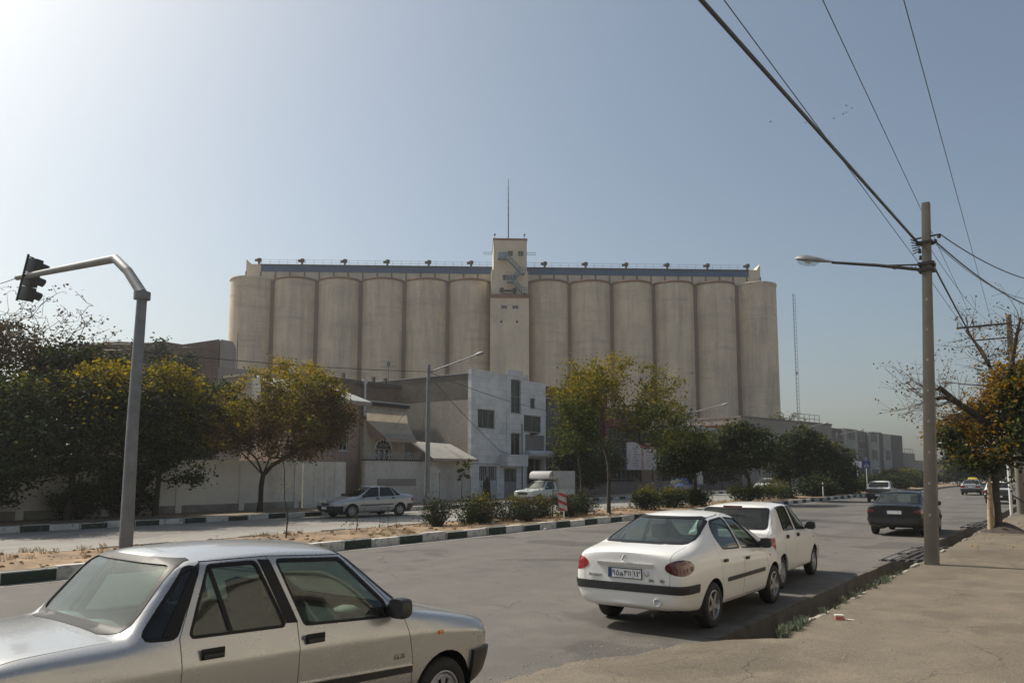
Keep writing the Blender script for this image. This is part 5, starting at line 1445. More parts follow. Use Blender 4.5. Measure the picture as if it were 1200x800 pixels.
def make_tree(name, label, cat, loc, trunk, cen, rad, targets=220, leaves=60, size=.13, sig=.28, mats=('lf_green',), mix=None,
              rtip=.012, seed=1, gap=-.15, shell_bias=.5, group=None, bark='bark', droop=.1, expo=.46, bare=0.0, flat=None, leafless_top=None, pull=.35, rmax=None, lobes=9, spread=.72, limbs=()):
    r = np.random.default_rng(seed)
    cen = np.array(cen, float); rad = np.array(rad, float)
    if isinstance(lobes, int):
        LB = []
        for i in range(lobes):
            a = 2*PI*(i+r.uniform(-.3, .3))/lobes; e = r.uniform(.55, 1.0)*spread
            LB.append((cen+rad*np.array([math.cos(a)*e, math.sin(a)*e, r.uniform(-.62, .55)]), rad*r.uniform(.38, .60)*np.array([1, 1, .9])))
        LB.append((cen+rad*np.array([0, 0, .05]), rad*.82)); LB.append((cen+rad*np.array([r.uniform(-.2, .2), r.uniform(-.2, .2), .45]), rad*.56))
    else: LB = [(np.array(c0, float), np.array(r0, float)) for c0, r0 in lobes]
    wts = np.array([q[1].prod()**.75 for q in LB]); wts /= wts.sum()
    nodes = [np.array(p, float) for p in trunk]; par = [-1]+list(range(len(trunk)-1)); ntr = len(trunk)
    for lm in limbs:
        pv = ntr-1
        for q in lm:
            nodes.append(np.array((q[0]*RV[0]-q[1]*RV[1], q[0]*RV[1]+q[1]*RV[0], q[2]), float)); par.append(pv); pv = len(nodes)-1
    T = []
    tries = 0
    while len(T) < targets and tries < targets*40:
        tries += 1
        q = r.normal(size=3); q /= np.linalg.norm(q); q *= r.uniform(0, 1)**(1/3*(1-shell_bias)+.05)
        li = r.choice(len(LB), p=wts); p = LB[li][0]+q*LB[li][1]
        if flat is not None and p[2] < flat+.25*nz(p, 1.3, seed): continue
        if nz(p, 1.6/max(rad), seed*3.1)+.5*nz(p, 4.5/max(rad), seed*1.7) < gap: continue
        T.append(p)
    T = np.array(T); f0 = nodes[ntr-1]
    T = T[np.argsort(np.linalg.norm(T-f0, axis=1))]
    tips = []
    A = np.array(nodes)
    for p in T:
        A = np.array(nodes[max(1, ntr-3):]); off = max(1, ntr-3)
        dd = np.linalg.norm(A-p, axis=1)+np.maximum(0, A[:, 2]-p[2])*1.2
        j = int(np.argmin(dd))+off; a = nodes[j]; dist = np.linalg.norm(p-a)
        k = max(1, min(5, int(dist/.45)))
        prev = j
        for i in range(1, k+1):
            t = i/k; q = a*(1-t)+p*t; q = q+r.normal(size=3)*.06*dist*(0 if i == k else 1)
            q[2] += pull*dist*.35*math.sin(PI*t)*(.5 if i < k else 0)
            nodes.append(q); par.append(prev); prev = len(nodes)-1
        tips.append(prev)
    n = len(nodes); cnt = np.zeros(n); ch = [[] for _ in range(n)]
    for i in range(1, n): ch[par[i]].append(i)
    for i in range(n-1, -1, -1):
        if not ch[i]: cnt[i] = 1
        if par[i] >= 0: cnt[par[i]] += cnt[i]
    R = rtip*cnt**expo
    if rmax: R = np.minimum(R, rmax)
    R[0] *= 1.35
    b = MB(); seen = set()
    def chain(i):
        pts = [i]
        while ch[pts[-1]]: pts.append(max(ch[pts[-1]], key=lambda c: cnt[c]))
        return pts
    stack = [0]
    while stack:
        i = stack.pop(); c = chain(i)
        full = ([par[i]] if par[i] >= 0 else [])+c
        rr = [min(R[k], R[full[1]]*1.15) if (q == 0 and par[i] >= 0) else R[k] for q, k in enumerate(full)]
        if len(full) > 1: b.tube([nodes[k] for k in full], rr, 9 if R[c[0]] > .06 else (5 if R[c[0]] > .02 else 3), cap=False)
        for k in c:
            m = max(ch[k], key=lambda q: cnt[q]) if ch[k] else None
            for q in ch[k]:
                if q != m: stack.append(q)
    root = thing(name, label, cat, loc, 0, group)
    b.build('trunk', M[bark], root, fix=False)
    C = []
    for t in tips:
        p = nodes[t]
        if bare and r.uniform() < bare: continue
        if leafless_top is not None and p[2] > leafless_top and r.uniform() < .8: continue
        k = max(1, int(leaves*r.uniform(.5, 1.5)))
        s = sig*r.uniform(.7, 1.3)
        C.append(p+r.normal(size=(k, 3))*np.array([s, s, s*.7]))
        if par[t] > 0:
            k2 = int(k*.5); w = r.uniform(size=(k2, 1)); C.append(nodes[par[t]]*w+p*(1-w)+r.normal(size=(k2, 3))*s*.5)
    C = np.concatenate(C); 
    h = (C[:, 2]-(cen[2]-rad[2]))/(2*rad[2])
    mi = np.zeros(len(C))
    if mix is not None: mi = np.array([mix(C[i], h[i], r) for i in range(len(C))])
    me = leaves_mesh('crown', C, size, [M[m] for m in mats], mi, r, droop)
    mobj('crown', me, root)
    return root
def mix_height(lo, hi, seed, out=None):
    """leaves turn from material 0 to 1 to 2 with height and patchy noise"""
    def f(p, h, r):
        v = h+.45*nz(p, .55, seed)+.25*nz(p, 1.7, seed+5)+r.normal()*.17
        if v > hi: return 2
        if v > lo: return 1
        return 0
    return f
def crown_px(u0, u1, v0, v1, X, base):
    """crown centre and radii, relative to base, of a tree standing at distance plane X"""
    a, c = atX((u0+u1)/2, v0, X), atX((u0+u1)/2, v1, X)
    dep = a.x*FV[0]+a.y*FV[1]
    hw = (u1-u0)/2*dep/FPX
    return (a.x-base[0], a.y-base[1], (a.z+c.z)/2-base[2]), (hw, hw, (a.z-c.z)/2)

# yellow tree before the whitewashed wall
B = (-32.8, 24.3, .15); c, r_ = crown_px(238, 428, 424, 552, -32.3, B)
make_tree('autumn_tree', 'broad low tree with yellow crown top and forked dark trunk by the whitewashed wall', 'tree', B,
          [(0, 0, -.1), (.02, .03, .6), (0, .05, 1.2), (.05, .1, 1.75)], c, (r_[0]*1.02, r_[1], r_[2]*1.05), 620, 44, .14, .26, ('lf_brown', 'lf_olive', 'lf_yellow'), mix_height(.50, .84, 1), seed=3, flat=c[2]-r_[2]*.82, gap=-.12, rtip=.011, shell_bias=.4, limbs=[[(-.45, .1, 2.3), (-1.1, .2, 2.9), (-1.9, .1, 3.5)], [(-.12, -.3, 2.5), (-.4, -.6, 3.4), (-.5, -.8, 4.5)], [(.25, .3, 2.4), (.5, .5, 3.3), (.8, .7, 4.6)], [(.55, -.1, 2.2), (1.4, -.2, 2.7), (2.4, -.1, 3.3)]])
# dense trees on the left
B = (-33.0, 15.4, .15); c, r_ = crown_px(50, 165, 414, 572, -32.5, B)
make_tree('autumn_tree', 'dense dark tree with yellowing top behind the traffic light post', 'tree', B,
          [(0, 0, -.1), (.05, 0, .7), (0, .1, 1.3), (.05, .12, 1.9)], c, (r_[0]*1.2, r_[1]*1.1, r_[2]), 430, 36, .16, .30, ('lf_dark', 'lf_olive', 'lf_yellow'), mix_height(.74, .93, 7), seed=5, gap=-.3, rtip=.013)
B = (-33.2, 19.2, .15); c, r_ = crown_px(150, 246, 428, 560, -32.6, B)
make_tree('autumn_tree', 'green and yellow tree right of the traffic light post', 'tree', B,
          [(0, 0, -.1), (.0, .05, .8), (.05, .05, 1.5), (0, .1, 2.0)], c, (r_[0]*1.15, r_[1]*1.1, r_[2]*1.05), 380, 36, .15, .29, ('lf_dark', 'lf_olive', 'lf_yellow'), mix_height(.62, .95, 9), seed=6, gap=-.3)
B = (-32.6, 10.6, .15); c, r_ = crown_px(-90, 70, 432, 585, -32, B)
make_tree('shade_tree', 'heavy dark green tree at the left edge of the photo', 'tree', B,
          [(0, 0, -.1), (.0, .05, .8), (.05, .05, 1.5), (0, .1, 2.0)], c, (r_[0]*1.1, r_[1], r_[2]*1.08), 430, 36, .17, .33, ('lf_dark', 'lf_green', 'lf_olive'), mix_height(.85, 1.05, 2), seed=8, gap=-.4, rtip=.013)
B = (-38.5, 14.2, .1); c, r_ = crown_px(-15, 155, 332, 470, -38.5, B)
make_tree('bare_tree', 'half bare tree with thin upright twigs rising above the yellow topped trees', 'tree', B,
          [(0, 0, -.1), (.0, .05, 1.5), (.05, .05, 3.0), (0, .1, 4.0)], c, (r_[0], r_[1], r_[2]), 420, 5, .15, .20, ('lf_dark', 'lf_brown', 'lf_brown'), mix_height(.4, .9, 2), seed=12, gap=-.5, rtip=.010, expo=.40, leafless_top=c[2]+r_[2]*.25, shell_bias=.3, pull=.5)
B = (-39.0, 11.2, .1); c, r_ = crown_px(-60, 60, 368, 490, -39, B)
make_tree('bare_tree', 'sparse brown tree with scattered small leaves at the far left', 'tree', B,
          [(0, 0, -.1), (.0, .05, 1.5), (.05, .05, 3.0), (0, .1, 3.8)], c, (r_[0], r_[1], r_[2]), 360, 14, .15, .25, ('lf_dark', 'lf_brown', 'lf_brown'), mix_height(.6, 1.0, 4), seed=13, gap=-.5, rtip=.010, expo=.40)
B = (-38.2, 15.0, .1); c, r_ = crown_px(30, 145, 408, 480, -38.2, B)
make_tree('shade_tree', 'dark leafy tree filling the gap under the bare twigs on the left', 'tree', B,
          [(0, 0, -.1), (.0, .05, 1.5), (.05, .05, 3.0)], c, r_, 240, 50, .17, .33, ('lf_dark', 'lf_dark', 'lf_green'), mix_height(.6, 1.0, 4), seed=14, gap=-.4)
B = (-38.0, 21.0, .1); c, r_ = crown_px(212, 272, 446, 545, -38, B)
make_tree('shade_tree', 'dark tree behind the wall between the post and the yellow tree', 'tree', B,
          [(0, 0, -.1), (.0, .05, 1.0), (.05, .05, 2.0)], c, (r_[0]*1.2, r_[1]*1.2, r_[2]*1.1), 260, 50, .18, .33, ('lf_dark', 'lf_dark', 'lf_green'), mix_height(.7, 1.0, 4), seed=19, gap=-.4)
# clipped bush under them
def bush(name, label, loc, rad, n=60, leaves=50, size=.09, mats=('lf_dark', 'lf_green', 'lf_olive'), seed=1, lo=.75, hi=1.1, group=None, stems=7, gap=-.35, sig=.13):
    r = np.random.default_rng(seed)
    root = thing(name, label, 'shrub', loc, 0, group)
    b = MB()
    rx, ry, rz = rad; C = []
    for i in range(n):
        for _ in range(30):
            q = r.normal(size=3); q /= np.linalg.norm(q); q *= r.uniform(.35, 1)
            p = np.array([q[0]*rx, q[1]*ry, rz*(1+q[2])*(1+.45*nz((q[0], q[1], 0), 1.7, seed))])
            if p[2] < .1*rz: continue
            if nz(p, 1.9, seed*2.3) > gap: break
        if i < stems*3:
            b.tube([(p[0]*.25, p[1]*.25, -.05), (p[0]*.6+r.normal()*.03, p[1]*.6, p[2]*.5), tuple(p)], [.014, .010, .004], 4, cap=False)
        C.append(p+r.normal(size=(int(leaves*r.uniform(.5, 1.5)), 3))*sig)
    C = np.concatenate(C); C = C[C[:, 2] > .03]
    b.build('stem', M['bark'], root, fix=False)
    f = mix_height(lo, hi, seed); h = C[:, 2]/(2*rz)
    mi = np.array([f(C[i], h[i], r) for i in range(len(C))])
    mobj('foliage', leaves_mesh('foliage', C, size, [M[m] for m in mats], mi, r), root)
    return root
bush('garden_shrub', 'rounded dark bush at the foot of the tree behind the traffic light post', (-33.2, 15.9, .15), (.95, .95, .75), 110, 60, .10, seed=21)
bush('tall_hedge', 'black green clipped hedge against the whitewashed wall at the far left', (-33.7, 11.2, .15), (.7, 3.0, 1.25), 260, 60, .12, seed=22)
bush('tall_hedge', 'black green bush against the whitewashed wall between post and yellow tree', (-33.8, 18.3, .15), (.6, 1.3, 1.2), 130, 60, .12, seed=23)
# dark evergreens before the factory hall
for k, (u, v, w, dep, lab) in enumerate(((192, 402, 22, 80, 'tall dark evergreen standing in front of the rusty hall'), (222, 416, 26, 78, 'lower dark evergreen right of the tall one by the rusty hall'), (160, 408, 24, 82, 'dark evergreen half hidden by the traffic light post'))):
    p = atD(u, v, dep); hh = p.z
    make_tree('evergreen_tree', lab, 'tree', (p.x, p.y, 0), [(0, 0, 0), (0, 0, hh*.3), (0, 0, hh*.6)], (0, 0, hh*.60), (w/FPX*dep*.75, w/FPX*dep*.75, hh*.42), 200, 60, .30, .42, ('lf_dark', 'lf_dark', 'lf_dark'), seed=30+k, gap=-.6)

# sparse tree on the median
B = (-17.6, 31.6, .2); c, r_ = crown_px(636, 818, 416, 528, -18.0, B)
make_tree('median_tree', 'slender leaning tree with thin yellow green foliage on the median', 'tree', B,
          [(0, 0, -.1), (-.02, .03, .8), (.05, -.02, 1.5), (-.02, .05, 2.2), (-.15, .1, 2.7)], c, (r_[0], r_[1]*.9, r_[2]), 430, 27, .125, .24, ('lf_green', 'lf_olive', 'lf_yellow'), mix_height(.36, .84, 15), seed=41, gap=-.03, rtip=.0085, shell_bias=.3, limbs=[[(-.35, .1, 3.4), (-.9, .2, 4.2), (-1.6, .1, 5.2)], [(.1, -.2, 3.6), (.3, -.4, 4.8), (.4, -.5, 6.0)], [(.5, .2, 3.2), (1.4, .3, 4.0), (2.6, .2, 4.8)], [(.6, -.3, 3.6), (1.3, -.5, 4.8), (1.8, -.6, 5.8)]])
B = (-18.4, 30.6, .2); c, r_ = crown_px(650, 700, 455, 535, -18.6, B)
make_tree('median_tree', 'small greener tree close beside the slender median tree', 'tree', B,
          [(0, 0, -.1), (-.02, .03, .9), (.03, -.12, 1.7), (.0, -.25, 2.3)], c, (r_[0]*1.1, r_[1]*1.2, r_[2]), 120, 24, .125, .24, ('lf_green', 'lf_green', 'lf_olive'), mix_height(.5, .8, 17), seed=44, gap=-.1, rtip=.009)
# dark trees before the glazed building
B = (-33.0, 53.0, .1); c, r_ = crown_px(648, 718, 505, 586, -33, B)
make_tree('shade_tree', 'low black green tree behind the white pickup', 'tree', B, [(0, 0, -.1), (.02, .03, .8), (0, .0, 1.5)], c, (r_[0]*1.1, r_[1]*1.2, r_[2]), 230, 56, .20, .36, ('lf_dark', 'lf_dark', 'lf_dark'), mix_height(.9, 1.2, 1), seed=45, gap=-.5)
# round dark trees along the median
def round_tree(u0, u1, v0, v1, Y, label, seed, X=-17.7, lit=.9, dens=58, tg=230):
    B = (X, Y, .2)
    p = atX((u0+u1)/2, v0, X); 
    dep = X*FV[0]+Y*FV[1]; hw = (u1-u0)/2*dep/FPX
    zt = CAMH+(554-v0)/FPX*dep; zb = max(1.5, CAMH+(554-v1)/FPX*dep+.35)
    ucen = 600+FPX*(X*RV[0]+Y*RV[1])/dep
    dx = ((u0+u1)/2-ucen)/FPX*dep
    return make_tree('round_tree', label, 'tree', B, [(0, 0, -.1), (.02, .03, .7), (.0, .0, zb*.9), (dx*.3, 0, zb*1.15)], (dx*RV[0], dx*RV[1], (zt+zb)/2-.2), (hw, hw, (zt-zb)/2), tg, dens, .17, .28, ('lf_dark', 'lf_green', 'lf_olive'), mix_height(lit, lit+.2, seed), seed=seed, gap=-.35, rtip=.014)
round_tree(772, 834, 508, 566, 41.5, 'small round tree with lit olive top beside the poster board', 51, lit=.62)
round_tree(826, 906, 496, 568, 50.0, 'largest round dark tree on the median right of the white box van', 52)
round_tree(896, 968, 500, 566, 58.5, 'round dark tree in front of the grey hall', 53)
round_tree(945, 1000, 516, 570, 71, 'dull grey green tree in front of the striped block', 54, lit=.8, dens=40)
B = (-33, 88, .1)
for k, (u, v0, v1, w, dep, lab) in enumerate(((845, 515, 575, 26, 92, 'dark tree behind the round median trees by the low range'), (915, 488, 560, 24, 118, 'pale olive tree before the grey hall'), (780, 500, 560, 26, 84, 'dark tree against the red fascia behind the poster board'))):
    a = atD(u, v0, dep); z1 = a.z; zb = max(1.0, atD(u, v1, dep).z)
    make_tree('street_tree', lab, 'tree', (a.x, a.y, .1), [(0, 0, -.1), (0, 0, zb*.6), (0, 0, zb)], (0, 0, (z1+zb)/2), (w*dep/FPX, w*dep/FPX, (z1-zb)/2), 150, 50, .26, .40, ('lf_dark', 'lf_green', 'lf_olive'), mix_height(.9 if k != 1 else .3, 1.2, k), seed=60+k, gap=-.35)
# trees closing the road at the right
for k, (u, v0, v1, w, dep, lab, lo) in enumerate(((1122, 520, 572, 20, 118, 'thin dark conifer at the far end of the road', 1.2), (1146, 530, 574, 26, 126, 'mid green tree at the far end of the road behind the yellow topped taxi', .9), (1180, 512, 575, 34, 105, 'dark tree beyond the crossarm pole', 1.1), (1214, 500, 575, 40, 90, 'dark tree at the right edge beyond the footway', 1.1), (1085, 556, 574, 26, 150, 'low dark tree before the beige hall', 1.0), (1058, 552, 576, 26, 128, 'low dark tree before the pale annex', 1.0), (1160, 545, 574, 22, 140, 'dark green tree behind the parked cars at the right', 1.0))):
    a = atD(u, v0, dep); z1 = a.z; zb = max(.6, atD(u, v1, dep).z)
    make_tree('street_tree', lab, 'tree', (a.x, a.y, 0), [(0, 0, -.1), (0, 0, zb*.6), (0, 0, zb)], (0, 0, (z1+zb)/2), (w*dep/FPX, w*dep/FPX, (z1-zb)/2), 150, 46, .30, .42, ('lf_dark', 'lf_green', 'lf_olive'), mix_height(lo-.15, lo+.1, k), seed=70+k, gap=-.35)
# the pruned autumn tree by the footway
B = (-2.42, 28.7, .2)
def ctr(u, v, Y): 
    d = ray(u, v); t = Y/d[1]; return (d[0]*t-B[0], Y-B[1], CAMH+d[2]*t-B[2])
def right_mix(p, h, r):
    v = -.16*(p[0]*RV[0]+p[1]*RV[1])+.55*h+.5*nz(p, .8, 22)+.25*nz(p, 2.2, 5)+r.normal()*.10
    return 2 if v > .36 else (1 if v > .16 else 0)
def lob(u, v, rp, dy=0, k=.8):
    rr = rp*28/FPX*.93; return (ctr(u, v, 28.7+dy), (rr, rr, rr*k))
rt = make_tree('plane_tree', 'pruned autumn tree with orange leaves and a pale peeled strip on its trunk', 'tree', B,
          [(0, 0, -.15), (.0, .0, .5), (-.02, .02, 1.2), (.02, .0, 1.9), (.0, .0, 2.5)], ctr(1180, 490, 28.7), (2.7, 2.6, 1.55), 330, 38, .13, .25, ('lf_dark', 'lf_green', 'lf_orange'), right_mix, seed=81, gap=-.12, rtip=.012, shell_bias=.3, rmax=.27, lobes=[lob(1118, 512, 24), lob(1142, 498, 26, .4), lob(1160, 526, 34, -.3), lob(1150, 470, 14), lob(1192, 505, 44, .5), lob(1198, 462, 34), lob(1215, 430, 36), lob(1225, 500, 50), lob(1175, 540, 22, .8)])
rt2 = [o for o in rt.children if o.name.startswith('trunk')][0]
b = MB()
def limb(pts, r0, r1, n=7):
    m = len(pts); b.tube(pts, [r0+(r1-r0)*i/(m-1) for i in range(m)], n)
r81 = np.random.default_rng(82)
def P_(u, v, Y=28.7): return Vector(ctr(u, v, Y))
L1 = [P_(1168, 505), P_(1150, 490, 28.4), P_(1125, 474, 28.1), P_(1100, 453, 27.9)]; limb(L1, .13, .07)
L2 = [P_(1165, 500), P_(1140, 482, 28.6), P_(1108, 466, 28.4), P_(1085, 468, 28.2)]; limb(L2, .10, .04)
L3 = [P_(1166, 480), P_(1165, 440, 29.2), P_(1150, 410, 29.5), P_(1132, 388, 29.8)]; limb(L3, .08, .03)
L4 = [P_(1172, 480), P_(1185, 430, 28.7), P_(1190, 400, 28.5), P_(1196, 372, 28.4)]; limb(L4, .10, .03)
tw_pts = []
def twigs(src, n, length, up=.3, bias=(0, 0, 0)):
    for _ in range(n):
        i = r81.integers(1, len(src)); t = r81.uniform(); a = src[i-1].lerp(src[i], t)
        d = Vector(r81.normal(size=3)*.6)+Vector((0, 0, up))+Vector(bias); d.normalize(); l = length*r81.uniform(.5, 1.2)
        p = [a]
        for k in range(4):
            d = (d+Vector(r81.normal(size=3)*.22)).normalized(); p.append(p[-1]+d*l/4)
        b.tube(p, [.014, .010, .007, .005, .003], 4, cap=False); tw_pts.extend(p[2:])
        for k in (1, 2, 3):
            dd = (d+Vector(r81.normal(size=3)*.8)).normalized(); e = p[k]+dd*l*.35; b.tube([p[k], e], [.006, .003], 3, cap=False); tw_pts.append(e)
twigs(L1, 34, 1.6, .1, (-.6, -.3, 0)); twigs(L2, 38, 1.7, -.05, (-.8, -.3, 0)); twigs(L3, 44, 1.2, .4); twigs(L4, 50, 1.2, .4)
b.build('branch', M['bark'], rt, fix=False)
C = np.concatenate([np.array(p)+r81.normal(size=(r81.integers(0, 4), 3))*.09 for p in tw_pts])
mobj('crown', leaves_mesh('crown', C, .09, [M['lf_brown'], M['lf_orange']], (r81.uniform(size=len(C)) > .75).astype(int), r81), rt)
b = MB()    # peeled strip
pts = [(-.20, -.16, .05), (-.185, -.15, .7), (-.165, -.13, 1.3), (-.15, -.12, 1.75)]
b.tube(pts, [.09, .085, .065, .03], 8); b.build('peeled_strip', M['barkpale'], rt)
b = MB(); b.lathe([(.75, -.02), (.5, .10), (.3, .22), (.1, .3)], 14, mat=Matrix.Translation((.1, .15, 0)) @ Matrix.Scale(1.0, 4)); b.build('root_mound', M['bark'], rt)
# young trees on the median and in the front garden
def sapling(label, loc, pts, leaves, seed, mats=('lf_green', 'lf_olive', 'lf_brown'), size=.10, name='sapling'):
    r = np.random.default_rng(seed); root = thing(name, label, 'sapling', loc)
    b = MB(); pts = [Vector(p) for p in pts]; b.tube(pts, [.022-.012*i/(len(pts)-1) for i in range(len(pts))], 6)
    C = []
    for _ in range(leaves):
        t = r.uniform(.45, 1)*(len(pts)-1); i = min(int(t), len(pts)-2); a = pts[i].lerp(pts[i+1], t-i)
        e = a+Vector(r.normal(size=3)*.22); b.tube([a, e], [.006, .003], 3, cap=False); C.append(np.array(e)+r.normal(size=(6, 3))*.07)
    b.build('trunk', M['bark'], root, fix=False)
    C = np.concatenate(C); mobj('crown', leaves_mesh('crown', C, size, [M[m] for m in mats], r.integers(0, 3, len(C)), r), root)
    return root
sapling('thin bare sapling bending upward on the median in front of the whitewashed wall', (-18.1, 14.3, .2), [(0, 0, -.1), (.0, .05, .6), (-.04, -.05, 1.1), (-.02, -.1, 1.9), (-.05, -.3, 2.9)], 4, 91, size=.07)
sapling('knee high seedling on the median beside the wire stand', (-18.4, 17.2, .2), [(0, 0, -.1), (.0, .02, .3), (-.02, 0, .75)], 7, 92, size=.08)
sapling('broad leaved young tree in front of the pale wall right of the lamp post', (-33.6, 40.6, .15), [(0, 0, -.1), (.0, .05, 1.2), (-.04, .3, 2.0), (-.02, .7, 2.6)], 22, 93, size=.26)
sapling('tall thin sapling beside the red and white marker', (-18.0, 27.6, .2), [(0, 0, -.1), (.0, .05, 1.2), (-.04, .1, 2.4), (-.02, .1, 3.2)], 14, 94, size=.10)
# shrubs on the median
sh = [(20.4, .55, .44, 'thin'), (21.7, .6, .42, 'thin'), (23.0, .75, .52, ''), (24.1, .7, .44, 'thin'), (25.4, .75, .42, 'thin'), (26.5, .7, .36, 'thin'), (28.3, .75, .50, ''), (29.8, .75, .46, '')]
labs = ['leftmost straggly shrub of the median hedge, nearest the bare soil', 'straggly upright shrub second in the median hedge', 'fullest dark shrub of the median hedge below the stone house door', 'dark shrub of the median hedge under the black veiled woman', 'thin shrub of the median hedge in front of the pickup bonnet', 'sparse low shrub of the median hedge left of the striped marker', 'dense leafy shrub just right of the striped marker', 'dense leafy shrub left of the slender median tree trunk']
for k, ((y, w, hgt, kd), lab) in enumerate(zip(sh, labs)):
    bush('median_shrub', lab, (-17.9+.25*math.sin(k*2.3), y, .22), (w*1.1, w*1.15, hgt), 80 if kd else 110, 16 if kd else 26, .07, ('lf_dark', 'lf_dark', 'lf_olive'), 100+k, .75, 1.05, 'shrubs planted along the median', gap=.0 if kd else -.25, stems=26 if kd else 18)
for k, (y, x, lab) in enumerate(((20.9, -18.4, 'leggy twig shrub behind the leftmost median hedge shrub'), (22.3, -17.4, 'small leggy shrub at the kerb side of the median hedge'), (23.6, -18.5, 'leggy shrub behind the fullest median hedge shrub'), (24.9, -17.3, 'short leggy shrub at the kerb below the pickup bonnet'), (25.9, -18.4, 'leggy shrub at the back of the hedge under the pickup'), (27.5, -18.3, 'leggy shrub just behind the striped marker'))):
    bush('median_shrub', lab, (x, y, .22), (.55, .6, .42), 90, 9, .06, ('lf_dark', 'lf_brown', 'lf_olive'), 160+k, .6, 1.05, 'shrubs planted along the median', gap=-.05, stems=30)
sh2 = [(35.6, .7, .5, 'lone rounded shrub left of the white sedan roof on the median'), (38.6, .95, .52, 'wide dark shrub behind the white sedan roof'), (41.6, .9, .45, 'low dark shrub behind the white hatchback roof'), (49.6, 1.2, .55, 'olive hedge bush near the round dark trees'), (53.4, 1.5, .62, 'widest olive hedge bush beyond the white hatchback'), (57, 1.3, .55, 'dark hedge bush left of the blank white sign')]
for k, (y, w, hgt, lab) in enumerate(sh2):
    bush('median_shrub', lab, (-17.8, y, .22), (w*.9, w, hgt*.9), 110, 26, .11, ('lf_dark', 'lf_green', 'lf_olive'), 120+k, .55 if k in (3, 4) else .8, 1.0, 'shrubs planted along the median', sig=.17)
for k, (y, lab) in enumerate(((66, 'long dark hedge section before the blank white sign'), (74, 'dark hedge section left of the crossing sign'), (84, 'dark hedge section right of the crossing sign'), (97, 'hedge section behind the white car ahead'), (112, 'farthest hedge section on the median'))):
    bush('hedge', lab, (-17.8, y, .22), (1.2, 3.6, .62), 240, 40, .2, ('lf_dark', 'lf_dark', 'lf_green'), 140+k, .8, 1.2, 'hedge along the far median', sig=.25, gap=-.5)
# ------------------------------------------------------------------ street furniture
def on_line(p, y): return p
# traffic light on its bent arm
tl = thing('traffic_light_post', 'grey steel traffic light post with a long bent arm on the median', 'traffic light', (-18.3, 9.9, .15))
b = MB(); b.tube([(0, 0, -.1), (.02, 0, 3.0), (.14, 0, 6.0)], [.155, .135, .115], 16); b.lathe([(.2, -.02), (.2, .03), (.16, .06)], 16, mat=Matrix.Translation((0, 0, .02)))
b.build('post', M['galv'], tl)
b = MB(); b.tube([(.14, 0, 5.98), (.14, 0, 6.16)], .19, 16); b.build('collar', M['galv'], tl)
def tlp(u, v):
    d = ray(u, v); t = 9.9/d[1]; return Vector((d[0]*t+18.3, 0, CAMH+d[2]*t-.15))
A0, A1, A2, A3 = Vector((.14, 0, 6.12)), tlp(150, 318), tlp(135, 303), tlp(20, 325.5)
b = MB(); b.tube([A0, A1], [.125, .115], 14); b.tube([A1, A2, A2.lerp(A3, .03)], [.115, .112, .105], 14, cap=False); b.tube([A2.lerp(A3, .03), A3], [.105, .075], 14)
b.build('arm', M['galv'], tl)
hd = bpy.data.objects.new('signal_head', None); link(hd); hd.parent = tl; hd.location = A3+Vector((.62, .0, -.14)); hd.rotation_euler = (RAD(-3), RAD(11), RAD(14))
b = MB()
for k in range(3): b.box(-.19, .19, .02, .25, -.60+.42*k+.005, -.60+.42*k+.41)
b.build('housing', M['blackplastic'], hd, bevel=.02)
b = MB()
for k in range(3):
    z = -.60+.42*k+.21; n = 14; L = .30
    ring = [(.155*math.cos(PI*1.25-1.5*PI*i/n), .155*math.sin(PI*1.25-1.5*PI*i/n)) for i in range(n+1)]
    vs = [(x, .25, z+q) for x, q in ring]+[(x*.95, .25+L*(.62+.38*(q+.155)/.31), z+q*.95-.02) for x, q in ring]
    vs2 = [(x*.93, .25, z+q*.93) for x, q in ring]+[(x*.88, .25+L*(.62+.38*(q+.155)/.31), z+q*.88-.02) for x, q in ring]
    m = n+1; b.add(vs, [(i, i+1, i+1+m, i+m) for i in range(n)]); b.add(vs2, [(i, i+m, i+1+m, i+1) for i in range(n)])
b.build('visor', M['blackplastic'], hd, fix=False)
for k, mm in enumerate((M['lensg'] if 'lensg' in M else lens('green_lens', (.01, .12, .08)), M['amber'], M['redlens'])):
    b = MB(); b.lathe([(.145, 0), (.12, .03), (.06, .05), (.001, .055)], 20, mat=Matrix.Translation((0, .25, -.60+.42*k+.21)) @ Matrix.Rotation(RAD(-90), 4, 'X')); b.build('lens', mm, hd)
b = MB(); b.tube([(0, -.12, -.66), (0, -.12, .72)], .032, 8)
for z in (-.60, .66): b.tube([(0, -.12, z), (0, .06, z)], .018, 6)
b.build('bracket', M['iron'], hd)

